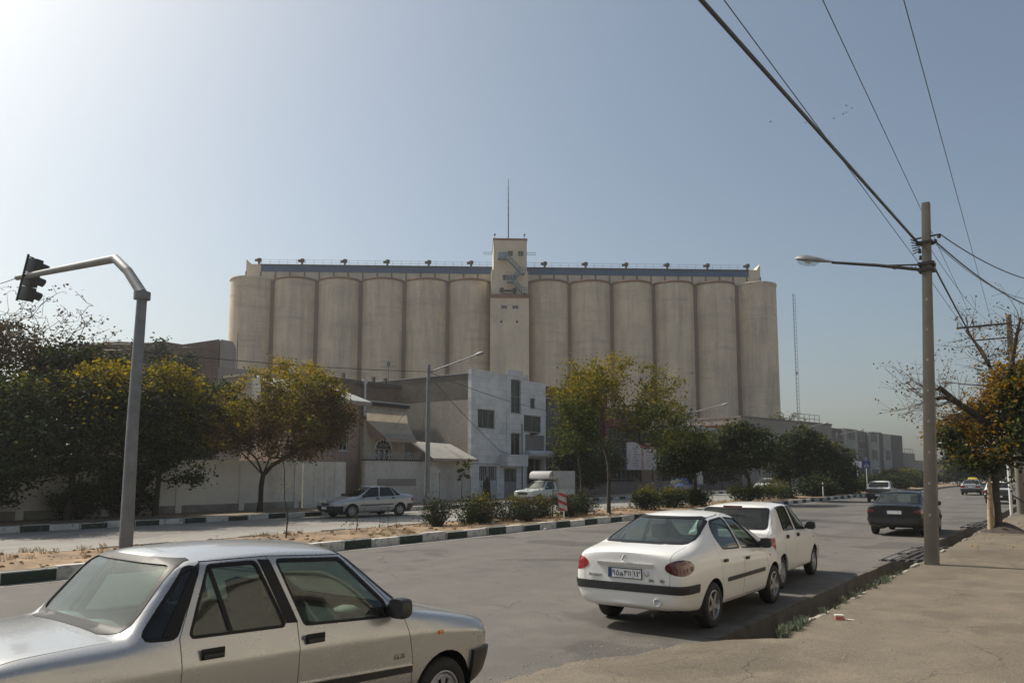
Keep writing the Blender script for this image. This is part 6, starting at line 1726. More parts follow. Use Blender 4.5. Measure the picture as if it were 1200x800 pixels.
# lamps
def lamp_head(parent, loc, rz, pitch=0):
    o = bpy.data.objects.new('lamp_head', None); link(o); o.parent = parent; o.location = loc; o.rotation_euler = (0, pitch, rz)
    b = MB()     # long axis +X
    prof = [(-.02, .045, .04), (.12, .06, .05), (.30, .11, .085), (.55, .145, .12), (.72, .13, .10), (.80, .07, .05)]
    n = 14; vs = []
    for x, w, h in prof:
        for i in range(n):
            a = PI*i/(n-1); vs.append((x, w*math.cos(a), h*math.sin(a)))
    fs = [(j*n+i, j*n+i+1, (j+1)*n+i+1, (j+1)*n+i) for j in range(len(prof)-1) for i in range(n-1)]
    b.add(vs, fs, 0, True)
    b.poly([vs[i] for i in range(n)]); b.poly([vs[(len(prof)-1)*n+i] for i in range(n)])
    for j in range(len(prof)-1): b.add([vs[j*n], vs[j*n+n-1], vs[(j+1)*n+n-1], vs[(j+1)*n]], [(0, 1, 2, 3)])
    b.build('lamp_cover', M['galv'], o)
    b = MB(); vs = []
    for x, w, h in ((.28, .09, .02), (.36, .115, .11), (.55, .13, .13), (.70, .11, .10), (.77, .05, .02)):
        for i in range(10):
            a = PI+PI*i/9; vs.append((x, w*math.cos(a), .002+h*math.sin(a)))
    b.add(vs, [(j*10+i, j*10+i+1, (j+1)*10+i+1, (j+1)*10+i) for j in range(4) for i in range(9)], 0, True); b.build('lamp_bowl', M['lampglass'], o, fix=False)
    b = MB(); b.lathe([(.001, 0), (.04, .01), (.045, .12), (.02, .17)], 10, mat=Matrix.Translation((.42, 0, -.03)) @ Matrix.Rotation(RAD(90), 4, 'Y')); b.build('bulb', M['clearlens'], o)
    return o
def street_lamp(label, loc, h, dx, rise, rad=.11, group=None, mat='galv'):
    t = thing('street_lamp', label, 'street lamp', loc, 0, group)
    b = MB(); b.tube([(0, 0, -.1), (0, 0, h)], [rad, rad*.62], 12); b.lathe([(rad*1.3, 0), (rad*1.3, .5), (rad, .55)], 12); b.build('post', M[mat], t)
    s = 1 if dx > 0 else -1
    b = MB(); b.tube([(0, 0, h-.45), (dx*.5, 0, h-.40+rise*.5), (dx, 0, h-.35+rise)], [.05, .042, .035], 8); b.build('arm', M['galv'], t)
    lamp_head(t, (dx, 0, h-.35+rise), 0 if s > 0 else PI, -math.atan2(rise, abs(dx))*s if s > 0 else -math.atan2(rise, abs(dx)))
    return t
street_lamp('tall grey lamp post in front of the stone house, arm reaching over the service road', (-30.3, 33.6, .15), 8.0, 3.2, .55, .16, 'street lamps on the far footway')
for k, (Y, lab) in enumerate(((70.3, 'lamp post whose head shows above the round dark tree by the silo corner'), (104.7, 'distant lamp post against the grey hall wall'), (124, 'distant lamp post against the striped block'))):
    street_lamp(lab, (-30.3, Y, .15), 7.9, 3.0, .5, .14, 'street lamps on the far footway')
street_lamp('lamp post behind the autumn tree with its head in the bare twigs', (-2.55, 42.6, .2), 6.1, -2.3, .25, .10)

# concrete pole with lamp arm
up = thing('utility_pole', 'square tapered concrete pole with a lamp arm at the edge of the footway', 'utility pole', (-2.7, 17.9, .2))
LEAN = Vector((.28, .0, 7.35))
b = MB(); w0, w1 = .125, .075
b.add([(-w0, -w0, -.2), (w0, -w0, -.2), (w0, w0, -.2), (-w0, w0, -.2), (LEAN.x-w1, -w1, LEAN.z), (LEAN.x+w1, -w1, LEAN.z), (LEAN.x+w1, w1, LEAN.z), (LEAN.x-w1, w1, LEAN.z)],
      [(0, 3, 2, 1), (4, 5, 6, 7), (0, 1, 5, 4), (1, 2, 6, 5), (2, 3, 7, 6), (3, 0, 4, 7)])
M['poleconc'] = streaked('pole_concrete', (.17, .155, .13), .4, (.12, .11, .1), (1, 1, .3), 1.5, world=False)
b.build('shaft', M['poleconc'], up, bevel=.02)
b = MB()
for k in range(9):
    z = .95+k*.62; t = (z+.2)/7.55; x = LEAN.x*z/7.35; w = w0+(w1-w0)*t
    b.box(x-.02, x+.02, -w-.003, -w+.02, z, z+.05)
b.build('step_hole', M['concrete'], up)
def at_pole(z): return Vector((LEAN.x*z/7.35, 0, z))
def yat(u, v, Y=17.9):
    d = ray(u, v); t = Y/d[1]; return Vector((d[0]*t+2.7, 0, CAMH+d[2]*t-.2))
b = MB(); a0 = at_pole(yat(1077, 318).z); a1 = yat(975, 307.5)
b.tube([a0, a0.lerp(a1, .5)+Vector((0, 0, .02)), a1], [.036, .034, .030], 8)
t0 = at_pole(yat(1077, 311).z); t1 = yat(1026, 311.5); b.tube([t0, t1], .018, 6)
for s in (.25, .62):
    c_ = t0.lerp(t1, s)+Vector((0, 0, -.045)); b.tube([c_+Vector((.04*math.cos(2*PI*i/14), 0, .04*math.sin(2*PI*i/14))) for i in range(15)], .007, 5, cap=False)
for zz in (a0.z, t0.z): b.box(at_pole(zz).x-.15, at_pole(zz).x+.15, -.15, .15, zz-.03, zz+.03)
b.build('lamp_arm', M['iron'], up)
lamp_head(up, a1, PI, math.atan2(a1.z-a0.z, abs(a1.x-a0.x))*-1)
b = MB(); zc = yat(1084, 285).z
ins = [Vector((at_pole(zc).x+.16, 0, zc)), Vector((at_pole(zc+.1).x-.14, 0, zc+.06))]
b.box(at_pole(zc).x-.13, at_pole(zc).x+.13, -.13, .13, zc-.025, zc+.025)
b.tube([at_pole(zc)+Vector((-.2, 0, .12)), at_pole(zc)+Vector((.26, 0, .14))], .018, 6)
for dx_, dz_ in ((-.16, .0), (-.13, -.16), (-.12, -.3), (.17, .0), (.24, .1)):
    b.lathe([(.001, -.05), (.035, -.04), (.035, .0), (.02, .02), (.035, .03), (.001, .05)], 10, mat=Matrix.Translation(at_pole(zc)+Vector((dx_, -.04, dz_))))
for k in range(6): b.tube([at_pole(zc)+Vector((-.13, -.1+.04*k, -.02*k)), at_pole(zc)+Vector((-.25, -.28+.05*k, .05-.05*k))], .012, 5)
b.build('insulator', M['iron'], up)
PT = Vector((-2.7, 17.9, .2))+at_pole(zc)

# crossarm pole further on
xp = thing('crossarm_pole', 'far wooden pole with a crossarm of three insulators beside the autumn tree', 'utility pole', (-2.65, 42.0, .2))
b = MB(); b.tube([(0, 0, -.2), (.04, 0, 8.95)], [.17, .11], 12); b.build('shaft', M['poleconc'], xp)
b = MB(); b.box(-2.05, .12, -.16, -.10, 8.48, 8.57); b.box(-1.35, .1, -.15, -.11, 7.85, 7.91); b.tube([(-1.38, -.13, 7.88), (-1.38, -.13, 8.5)], .02, 6)
b.build('crossarm', M['iron'], xp)
b = MB(); XA = []
for dx_ in (-2.0, -1.35, -.65):
    b.lathe([(.015, 8.56), (.05, 8.64), (.03, 8.68), (.05, 8.74), (.01, 8.80)], 10, mat=Matrix.Translation((dx_, -.13, 0))); XA.append(Vector((-2.65+dx_, 41.87, 9.0)))
b.build('insulator', M['galv'], xp)

# wires
def wire(name, label, pts, rad, sag=0.0, n=24, group=None, mat='blackplastic'):
    b = MB(); P = []
    for a, c in zip(pts, pts[1:]):
        a, c = Vector(a), Vector(c)
        for i in range(n+1):
            t = i/n; q = a.lerp(c, t); q.z -= sag*4*t*(1-t); P.append(q)
    b.tube(P, rad, 6); o = b.build(name, M[mat], None, fix=False); return tag(o, label, 'cable', group)
def ext(u, v, z, p, L=30.0):
    """point on the sight line (u, v) at height z, then carried on from p through it to the next pole behind"""
    d = Vector(ray(u, v)); q = Vector((0, 0, CAMH))+d*((z-CAMH)/d.z); e = q+(q-p).normalized()*L; return e
e1 = ext(836, 0, 6.95, PT); wire('bundled_cable', 'thick black twisted cable running overhead to the concrete pole', [e1, PT+Vector((-.14, -.05, .0))], .028, .0)
b2 = PT+Vector((-.14, -.05, -.14)); e2 = ext(866, 0, 6.6, b2); wire('overhead_wire', 'thin wire crossing just under the thick twisted cable', [e2, b2+Vector((.0, .0, -.3)), Vector((-2.6, 42, 5.2))], .006)
e3 = ext(964, 0, 8.3, XA[1]); wire('overhead_wire', 'thin high wire passing just left of the concrete pole top', [e3, XA[1], XA[1]+Vector((0, 60, .3))], .007)
e4 = ext(1059, 0, 8.4, XA[2]); wire('overhead_wire', 'thin high wire furthest right in the open sky', [e4, XA[2], XA[2]+Vector((0, 60, .3))], .007)
wire('overhead_wire', 'thin high wire ending on the outer insulator of the crossarm', [Vector((-3.9, 5, 8.9)), XA[0], XA[0]+Vector((0, 60, .3))], .004) if False else None
p5 = PT+Vector((.05, .05, -.35)); wire('service_cable', 'black cable sloping down from the concrete pole into the autumn tree', [p5, Vector((-2.55, 42.0, 4.9))], .020, .25)
q0 = PT+Vector((.26, 0, .14)); q1 = PT+Vector((.17, 0, 0))
def right(u, v, Y): 
    d = ray(u, v); t = Y/d[1]; return Vector((d[0]*t, Y, CAMH+d[2]*t))
wire('service_cable', 'upper black cable leaving the concrete pole to the right', [q0, right(1200, 326, 22), right(1290, 350, 25)], .012, .1)
wire('service_cable', 'middle black cable leaving the concrete pole to the right', [q1, right(1200, 356, 24), right(1290, 398, 28)], .016, .12)
wire('service_cable', 'thin lower wire leaving the concrete pole to the right', [q1+Vector((0, 0, -.05)), right(1200, 350, 26), right(1290, 380, 30)], .007, .2)
wire('overhead_wire', 'thin wire from the concrete pole down to the crossarm pole', [PT+Vector((.05, 0, -.1)), XA[2]+Vector((.1, 0, -.2))], .006, .3)
lp = Vector((-30.3, 33.6, 7.75))
wire('overhead_wire', 'wire from the lamp post to the right along the stone house front', [lp, Vector((-34.6, 52.8, 6.9))], .018, .25)
wire('overhead_wire', 'wire drooping from the lamp post to the stone house porch', [lp+Vector((0, 0, -.2)), Vector((-34.9, 46.6, 3.6)), Vector((-34.7, 49.2, 3.5))], .018, .15)
wire('overhead_wire', 'wire from the lamp post to the left above the white canopy', [lp, Vector((-31.2, 14, 6.9)), Vector((-31.5, -10, 7.2))], .018, .2)
wire('overhead_wire', 'wire from the lamp post down to the arched window bay', [lp+Vector((0, 0, -.3)), Vector((-36.4, 36.8, 4.6))], .010, .1)
wire('overhead_wire', 'wire from the lamp post down to the cream awning', [lp+Vector((0, 0, -.4)), Vector((-36.0, 39.2, 3.9))], .010, .1)
wire('signal_cable', 'thin cable reaching the tip of the traffic light arm from the left', [Vector((-18.3, 9.9, .15))+A3, Vector((-30, 9.0, 7.6))], .012, .15)

# signs
def signpost(name, label, loc, h, build, cat='sign', rz=0):
    t = thing(name, label, cat, loc, rz); b = MB(); b.tube([(0, .05, -.1), (0, .05, h)], .035, 8); b.build('post', M['whiteframe'], t); build(t); return t
def crossing(t):
    b = MB(); b.box(-.32, .32, -.03, .0, 2.25, 2.89); p = b.build('panel', simple('sign_blue', (.012, .035, .22), .4), t)
    b = MB(); b.prism([(-.25, -.036, 2.34), (.25, -.036, 2.34), (0, -.036, 2.80)], (0, .004, 0)); b.build('triangle', M['kerbwhite'], p)
    b = MB(); b.tube([(0, -.042, 2.62), (.01, -.042, 2.50)], .026, 6); b.tube([(.0, -.042, 2.50), (-.07, -.042, 2.37)], .016, 5); b.tube([(.01, -.042, 2.50), (.07, -.042, 2.37)], .016, 5); b.tube([(.01, -.042, 2.59), (.08, -.042, 2.52)], .013, 5); b.tube([(0, -.042, 2.59), (-.07, -.042, 2.52)], .013, 5)
    b.lathe([(.001, 0), (.05, .005), (.001, .012)], 10, mat=Matrix.Translation((.0, -.045, 2.67)) @ Matrix.Rotation(RAD(90), 4, 'X')); b.build('walking_figure', M['ink'], p)
signpost('crossing_sign', 'blue square pedestrian crossing sign with a white triangle', (-16.75, 78.5, .2), 2.3, crossing, rz=RAD(20))
def blank(t):
    b = MB(); b.box(-.36, .36, -.03, .0, 2.3, 2.9); b.build('panel', M['whiteplate'], t)
signpost('blank_sign', 'blank white sign back beside the blue crossing sign', (-17.42, 78.0, .2), 2.3, blank, rz=RAD(20))
ch = thing('hazard_marker', 'leaning red and white striped marker board among the median shrubs', 'sign', (-17.0, 26.9, .22), RAD(36))
b = MB(); b.tube([(0, .04, -.1), (0, .04, .5)], .03, 8); b.build('post', M['whiteframe'], ch)
b = MB(); b.box(-.16, .16, -.015, .015, .28, 1.05)
p = b.build('panel', M['kerbwhite'], ch)
b = MB()
for z in (.30, .62, .94):
    pts = [(-.158, -.019, z+.02), (.158, -.019, z-.16), (.158, -.019, z-.02), (-.158, -.019, z+.16)]
    pts = [(x, y, min(1.045, max(.285, q))) for x, y, q in pts]; b.prism(pts, (0, .003, 0))
b.build('stripe', simple('sign_red', (.42, .03, .03), .5), p); p.rotation_euler = (0, RAD(-5), 0)
ws = thing('wire_stand', 'small empty wire plant stand on the median soil', 'plant stand', (-18.15, 18.3, .2))
b = MB()
for sx in (-.16, .16):
    for sy in (-.16, .16): b.tube([(sx*1.2, sy*1.2, -.05), (sx, sy, .72)], .008, 5)
for z in (.25, .5, .72): b.tube([(-.17, -.17, z), (.17, -.17, z), (.17, .17, z), (-.17, .17, z), (-.17, -.17, z)], .007, 5)
b.build('frame', M['iron'], ws)
bl = thing('marker_post', 'short white post at the end of the far hedge', 'post', (-16.6, 63.0, .2))
b = MB(); b.tube([(0, 0, -.1), (0, 0, 1.1)], .05, 8); b.build('shaft', M['whiteframe'], bl); b = MB(); b.tube([(0, 0, .8), (0, 0, .95)], .053, 8); b.build('band', M['iron'], bl)
# bars over the gutter
def grate(label, y0, y1, n, loc=(0, 0, 0)):
    t = thing('gutter_bars', label, 'bars', (-3.37, y0, .1)); b = MB()
    for k in range(n):
        x = -.34+.68*k/(n-1); b.tube([(x-.10, 0, .05), (x+.02*math.sin(k*3), (y1-y0)*.5, .09), (x+.10, y1-y0, .05)], .014, 6)
    b.build('bar', M['galv'], t)
    for s in (.08, .5, .92):
        b = MB(); b.tube([(-.46, (y1-y0)*s, .02), (.46, (y1-y0)*s, .08)], .025, 6); b.build('cross_bar', M['iron'], t)
grate('row of loose steel bars lying along the gutter near the concrete pole', 18.6, 22.8, 5)
grate('row of steel bars over the gutter before the autumn tree', 31.5, 35.5, 5)
tl2 = thing('guy_stake', 'white painted steel post beside the crossarm pole', 'post', (-2.95, 41.0, .2))
b = MB(); b.tube([(0, 0, -.1), (.0, 0, 2.6)], .06, 8); b.build('shaft', M['whiteframe'], tl2); b = MB(); b.tube([(0, 0, .9), (.9, .6, .2)], .03, 6); b.build('brace', M['iron'], tl2)
# guyed mast far away
mp = atD(935.5, 482, 175); mz = atD(933.5, 344, 175).z
ms = thing('radio_mast', 'very thin guyed radio mast rising right of the silo', 'mast', (mp.x, mp.y, 0))
b = MB()
for a in (0, 120, 240): b.tube([(.35*math.cos(RAD(a)), .35*math.sin(RAD(a)), 0), (.30*math.cos(RAD(a)), .30*math.sin(RAD(a)), mz)], .035, 4)
z = 8.0
while z < mz:
    for a in (0, 120, 240): b.tube([(.33*math.cos(RAD(a)), .33*math.sin(RAD(a)), z), (.33*math.cos(RAD(a+120)), .33*math.sin(RAD(a+120)), z+.6)], .02, 3)
    z += .9
b.build('lattice', M['iron'], ms)
b = MB(); b.lathe([(.01, -.25), (.3, 0), (.01, .25)], 8, mat=Matrix.Translation((0, 0, atD(934, 437, 175).z))); b.build('beacon', M['iron'], ms)
# thin mast on the first silo's left
p = atD(279, 390, 100); b = MB(); b.tube([(0, 0, 0), (0, 0, p.z)], [.10, .05], 6); b.tube([(-.25, 0, p.z), (.25, 0, p.z)], .05, 4)
o = b.build('roof_mast', M['iron']); o.location = (p.x, p.y, 0); tag(o, 'thin mast with a short crossbar before the leftmost silo cylinder', 'mast')
# litter on the footway
lt = thing('litter_packet', 'crumpled red and white packet lying on the footway', 'litter', (-2.64, 10.5, .205), RAD(25))
b = MB(); b.box(-.05, .05, -.035, .035, 0, .055); b.build('carton', simple('packet_red', (.50, .12, .10), .6, var=.3, scale=20), lt, bevel=.006)
b = MB(); b.box(-.052, .052, -.037, .037, .045, .062); b.build('flap', M['paper'], lt, bevel=.004)
o = MB(); o.box(-.06, .05, -.03, .03, 0, .012); o = o.build('paper_scrap', M['paper'], bevel=.005); o.location = (-2.52, 10.53, .207); o.rotation_euler = (0, .1, .6); tag(o, 'small white scrap beside the red packet', 'litter')
r5 = np.random.default_rng(55)
b = MB()
for _ in range(260):
    x, y = r5.uniform(-5.5, -.6), r5.uniform(4.6, 13)
    z = walkz(x, y) if x > XS or y < TY0 else None
    if z is None or (x < XS and z < .01): continue
    s = r5.uniform(.003, .011); b.lathe([(.001, 0), (s, s*.3), (s*.8, s*.8), (.001, s)], 5, mat=Matrix.Translation((x, y, z-.001)) @ Matrix.Rotation(r5.uniform(0, 6), 4, 'Z'), smooth=False)
for _ in range(200):
    x, y = r5.uniform(-9, -4.7), r5.uniform(4.6, 14); s = r5.uniform(.003, .010)
    b.lathe([(.001, 0), (s, s*.3), (s*.8, s*.8), (.001, s)], 5, mat=Matrix.Translation((x, y, 0)), smooth=False)
tag(b.build('grit', M['concrete'], fix=False), 'loose grit and pebbles scattered over the asphalt', 'grit', None, 'stuff')
bg = MB(); bg.box(-.05, .05, -.04, .04, 0, .07); bg = bg.build('white_rubbish', M['paper'], bevel=.02); bg.location = (XM0+.25, 23.6, .005); tag(bg, 'white crumpled rubbish beside the median kerb below the shrubs', 'litter')

# ------------------------------------------------------------------ people
def skin_body(name, verts, edges, radii, mat, parent=None, level=2):
    me = bpy.data.meshes.new(name); me.from_pydata(verts, edges, []); o = bpy.data.objects.new(name, me); COL.objects.link(o)
    m = o.modifiers.new('skin', 'SKIN'); m.use_smooth_shade = True
    for v, r in zip(me.skin_vertices[0].data, radii): v.radius = r if isinstance(r, tuple) else (r, r)
    me.skin_vertices[0].data[0].use_root = True
    s = o.modifiers.new('sub', 'SUBSURF'); s.levels = level; s.render_levels = level
    dg = bpy.context.evaluated_depsgraph_get(); m2 = bpy.data.meshes.new_from_object(o.evaluated_get(dg))
    bpy.data.objects.remove(o); m2.materials.clear(); m2.materials.append(mat)
    return mobj(name, m2, parent)
M['skin'] = simple('skin', (.42, .27, .19), .6, var=.05)
M['chador'] = simple('black_cloth', (.012, .012, .014), .85, var=.3, scale=3)
wp = thing('person', 'woman in a long black chador walking on the far footway by the white door', 'person', (-32.3, 41.6, .15), RAD(200))
b = MB(); n = 28; vs = []
prof = [(0.0, .33, .27, 0), (.25, .30, .24, .01), (.6, .27, .21, .0), (.9, .26, .20, .0), (1.15, .25, .19, -.01), (1.30, .225, .16, -.01), (1.38, .15, .135, 0), (1.45, .115, .125, .0), (1.53, .105, .12, .0), (1.60, .08, .09, -.01), (1.635, .03, .035, -.01)]
for z, w, d, oy in prof:
    for k in range(n):
        a = 2*PI*k/n; fold = 1+(.07*math.sin(a*7+z*2)+.05*math.sin(a*11-z*3))*max(0, 1-z/1.5)
        vs.append((w*fold*math.cos(a), d*fold*math.sin(a)+oy, z+.02))
fs = [(j*n+k, j*n+(k+1) % n, (j+1)*n+(k+1) % n, (j+1)*n+k) for j in range(len(prof)-1) for k in range(n)]
b.add(vs, fs, 0, True); b.poly(vs[-n:]); b.build('chador', M['chador'], wp)
skin_body('body', [(0, 0, .75), (0, 0, 1.1), (0, 0, 1.3), (0, .02, 1.42), (0, .045, 1.50), (0, .05, 1.57), (.09, .02, .45), (.09, .05, .06), (.09, .16, .04), (-.09, .0, .45), (-.09, -.06, .06), (-.09, .05, .04)],
          [(0, 1), (1, 2), (2, 3), (3, 4), (4, 5), (0, 6), (6, 7), (7, 8), (0, 9), (9, 10), (10, 11)], [.13, .12, .11, .05, .088, .07, .07, .045, .04, .07, .045, .04], M['skin'], wp)
b = MB()
for sx in (-.032, .032): b.lathe([(.001, 0), (.012, .004), (.001, .009)], 8, mat=Matrix.Translation((sx, .128, 1.535)) @ Matrix.Rotation(RAD(-90), 4, 'X'))
b.build('eye', M['ink'], wp)

# ------------------------------------------------------------------ vehicles
def rear_at(root_objs, x, z, sgn=-1):
    best = None
    for o in root_objs:
        for v in o.data.vertices:
            p = v.co
            if abs(p.x-x) < .10 and abs(p.z-z) < .06: best = p.y if best is None else (min(best, p.y) if sgn < 0 else max(best, p.y))
    return best
def parts(root, *names): return [o for o in root.children if o.type == 'MESH' and o.name.split('.')[0] in names]
def add_plate(root, z, txt=None, txt2=None, front=False, x=0.0):
    s = 1 if front else -1
    y = rear_at(parts(root, 'body', 'boot_lid', 'tailgate', 'bonnet', 'front_bumper', 'rear_bumper', 'cab'), x, z, s)
    if y is None: y = 2.0*s
    plate(root, (x, y+s*.006, z), (RAD(90), 0, PI if front else 0), txt, txt2)
def badge(parent, txt, loc, size, mat='chrome', rz=0.0):
    me = text_mesh(txt, size, M[mat], .003); o = mobj('badge', me, parent); o.location = loc; o.rotation_euler = (RAD(90), 0, rz); return o

# silver sedan in the foreground
c1 = make_car(spec(PRIDE, paint=M['silver']), 'sedan', 'dusty silver sedan filling the lower left corner beside the kerb', 'car', (-5.10, 3.82, .0), RAD(-3.2))
c1.rotation_euler = (RAD(-1.3), 0, RAD(-3.2)); c1.location.z = .02
add_plate(c1, .72); add_plate(c1, .46, front=True)
dr = [o for o in c1.children if o.name.startswith('door')][0]
xd = max(v.co.x for v in dr.data.vertices if abs(v.co.z-.62) < .04)
badge(dr, 'GLXi', (xd-.0005, .66, .635), .05, 'galv', RAD(90))
b = MB(); b.lathe([(.012, 0), (.012, .006), (.001, .007)], 12, mat=Matrix.Rotation(RAD(90), 4, 'Y')); o = b.build('lock', M['galv'], dr); o.location = (max(v.co.x for v in dr.data.vertices if abs(v.co.z-.875) < .03)-.001, -.205, .885)
for sx in (-.30, .18):
    b = MB(); b.lathe([(.02, 0), (.16, .03), (.17, .10), (.10, .17), (.01, .19)], 12); o = b.build('parcel', simple('grey_parcel', (.20, .19, .17), .7, bump=.5, bscale=12) if sx > 0 else simple('clear_plastic_bag', (.32, .34, .34), .35, var=.5, scale=9, bump=.8, bscale=12), c1); o.location = (sx, -1.28, .945); o.scale = (1.3, .7, .6)
b = MB(); b.lathe([(.01, 0), (.09, .02), (.10, .06), (.05, .10), (.001, .11)], 10); o = b.build('cloth', M['paper'], c1); o.location = (.10, .72, .86); o.scale = (1.3, 1, .7)

# white sedan with rounded tail
c2 = make_car(spec(P206, paint=M['white']), 'sedan', 'white rounded sedan parked at the kerb, its number plate facing the camera', 'car', (-4.90, 11.36, .0), 0)
add_plate(c2, .735, '۹۵\ufeeb۴۱۱', '۱۲')
yb = rear_at(parts(c2, 'boot_lid', 'body'), 0, .93)
b = MB()   # emblem: a small rearing beast in relief
for pts, rr in ((((-.02, 0, -.03), (.0, 0, .0), (.01, 0, .028)), [.011, .014, .010]), (((.01, 0, .028), (.03, 0, .034)), [.010, .006]), (((.0, 0, .012), (.03, 0, .012), (.038, 0, .0)), [.006, .005, .004]), (((.0, 0, .0), (.028, 0, -.012)), [.006, .004]), (((-.02, 0, -.03), (.005, 0, -.04)), [.007, .005]), (((-.015, 0, -.028), (-.038, 0, -.035)), [.006, .004]), (((-.022, 0, -.02), (-.038, 0, .0), (-.028, 0, .02)), [.004, .004, .004])):
    b.tube(pts, rr, 6)
o = b.build('emblem', M['chrome'], c2); o.location = (-.02, yb-.012, .93); o.scale = (1.15, .5, 1.15)
yb = rear_at(parts(c2, 'boot_lid', 'body'), .40, .66)
badge(c2, 'PEUGEOT', (-.44, rear_at(parts(c2, 'boot_lid', 'body'), -.44, .68)-.004, .685), .045, 'galv'); badge(c2, '206', (.36, yb-.004, .665), .05, 'galv'); badge(c2, 'SD', (.51, yb-.002, .665), .05, 'iron')
b = MB(); b.lathe([(.055, 0), (.055, .012), (.04, .015), (.04, .004), (.001, .002)], 16, mat=Matrix.Rotation(RAD(90), 4, 'X')); o = b.build('reversing_light', M['clearlens'], c2); o.location = (.44, rear_at(parts(c2, 'rear_bumper', 'body'), .44, .40)+.004, .405)
b = MB(); b.tube([(.35, -1.6, .22), (.35, -2.12, .24)], .025, 10); b.build('exhaust', M['iron'], c2)
b = MB(); b.lathe([(.035, 0), (.035, .006), (.001, .007)], 14, mat=Matrix.Rotation(RAD(90), 4, 'X')); o = b.build('sticker', M['clearlens'], c2); o.location = (.30, rear_at(parts(c2, 'boot_lid', 'body'), .30, .74)-.003, .745)
# white hatchback ahead of it
c3 = make_car(spec(HATCH, paint=M['white'], level=3), 'hatchback', 'white boxy hatchback parked close in front of the white rounded sedan', 'car', (-5.30, 15.34, 0), RAD(2.5))
add_plate(c3, .52)
b = MB(); b.box(-.17, .17, -.012, .012, -.018, .018); o = b.build('brake_light', M['darkred'], c3, bevel=.006); o.location = (0, -1.42, 1.405)
# black sedan driving away
c4 = make_car(spec(P405, paint=M['black'], level=3, rglass='glassrear', lamps=[('tail_light', 'e', [(.60, .74), (.82, .74), (.82, .84), (.60, .84)], rearf(-2.0)), ('tail_light_', 'e', [(-.60, .74), (-.82, .74), (-.82, .84), (-.60, .84)], rearf(-2.0))]+P405['lamps'][2:], lampmat={**P405['lampmat'], 'tail_light': ('darkred', .004), 'tail_light_': ('darkred', .004)}), 'sedan', 'black sedan with roof bars driving away behind the concrete pole', 'car', (-5.2, 30.0, 0), 0)
add_plate(c4, .76)
for y in (-.72, .18):
    b = MB(); b.tube([(-.60, y, 1.38), (-.55, y, 1.44), (.55, y, 1.44), (.60, y, 1.38)], .014, 6); b.build('roof_bar', M['iron'], c4)
b = MB(); b.box(-.64, .64, -2.12, -2.06, .945, .975); b.build('boot_edge_strip', M['galv'], c4, bevel=.01)  # pale grey strip along the boot edge
# others
c5 = make_car(spec(HATCH, paint=M['white'], overlay=[(a, p_, f_, o_, t_, 'blackplastic') for a, p_, f_, o_, t_, m_ in HATCH['overlay']], level=2), 'hatchback', 'white hatchback with black lower tail driving ahead of the black sedan', 'car', (-12.0, 60.8, 0), RAD(2))
b = MB(); b.box(-.70, .70, -1.735, -1.70, .62, .93); b.build('tail_panel', M['darkgrey'], c5, bevel=.01); add_plate(c5, .50)
c6 = make_car(spec(P405, paint=M['silver2'], level=2), 'taxi', 'distant silver taxi with a yellow roof board on the main road', 'taxi', (-9.0, 85.0, 0), 0)
b = MB(); b.prism([(-.40, -.18, 1.42), (.40, -.18, 1.42), (.34, -.08, 1.60), (-.34, -.08, 1.60)], (0, .2, 0)); b.build('roof_sign', M['taxisign'], c6, bevel=.015); add_plate(c6, .76)
c7 = make_car(spec(HATCH, paint=M['white2'], overlay=[(a, p_, f_, o_, t_, 'blackplastic') for a, p_, f_, o_, t_, m_ in HATCH['overlay']], level=2), 'hatchback', 'old white hatchback parked at the kerb behind the autumn tree trunk', 'car', (-5.0, 62.0, 0), RAD(0)); add_plate(c7, .5)
b = MB(); b.box(-.70, .70, -1.735, -1.70, .62, .93); b.build('tail_panel', M['darkgrey'], c7, bevel=.01)
c8 = make_car(spec(P405, paint=M['silver2'], level=2), 'sedan', 'silver sedan parked on the footway at the right edge behind the crossarm pole', 'car', (-1.55, 50.2, .2), RAD(4)); add_plate(c8, .76)
c9 = make_car(spec(P405, paint=M['silver2'], level=3, rglass='glassdark'), 'sedan', 'silver sedan parked facing left on the service road before the whitewashed wall', 'car', (-27.5, 26.3, .0), RAD(180-8.5)); add_plate(c9, .45, front=True)
c10 = make_car(spec(HATCH, paint=M['white2'], level=2), 'hatchback', 'pale hatchback parked on the service road below the grey hall', 'car', (-27.6, 83.0, 0), RAD(180))

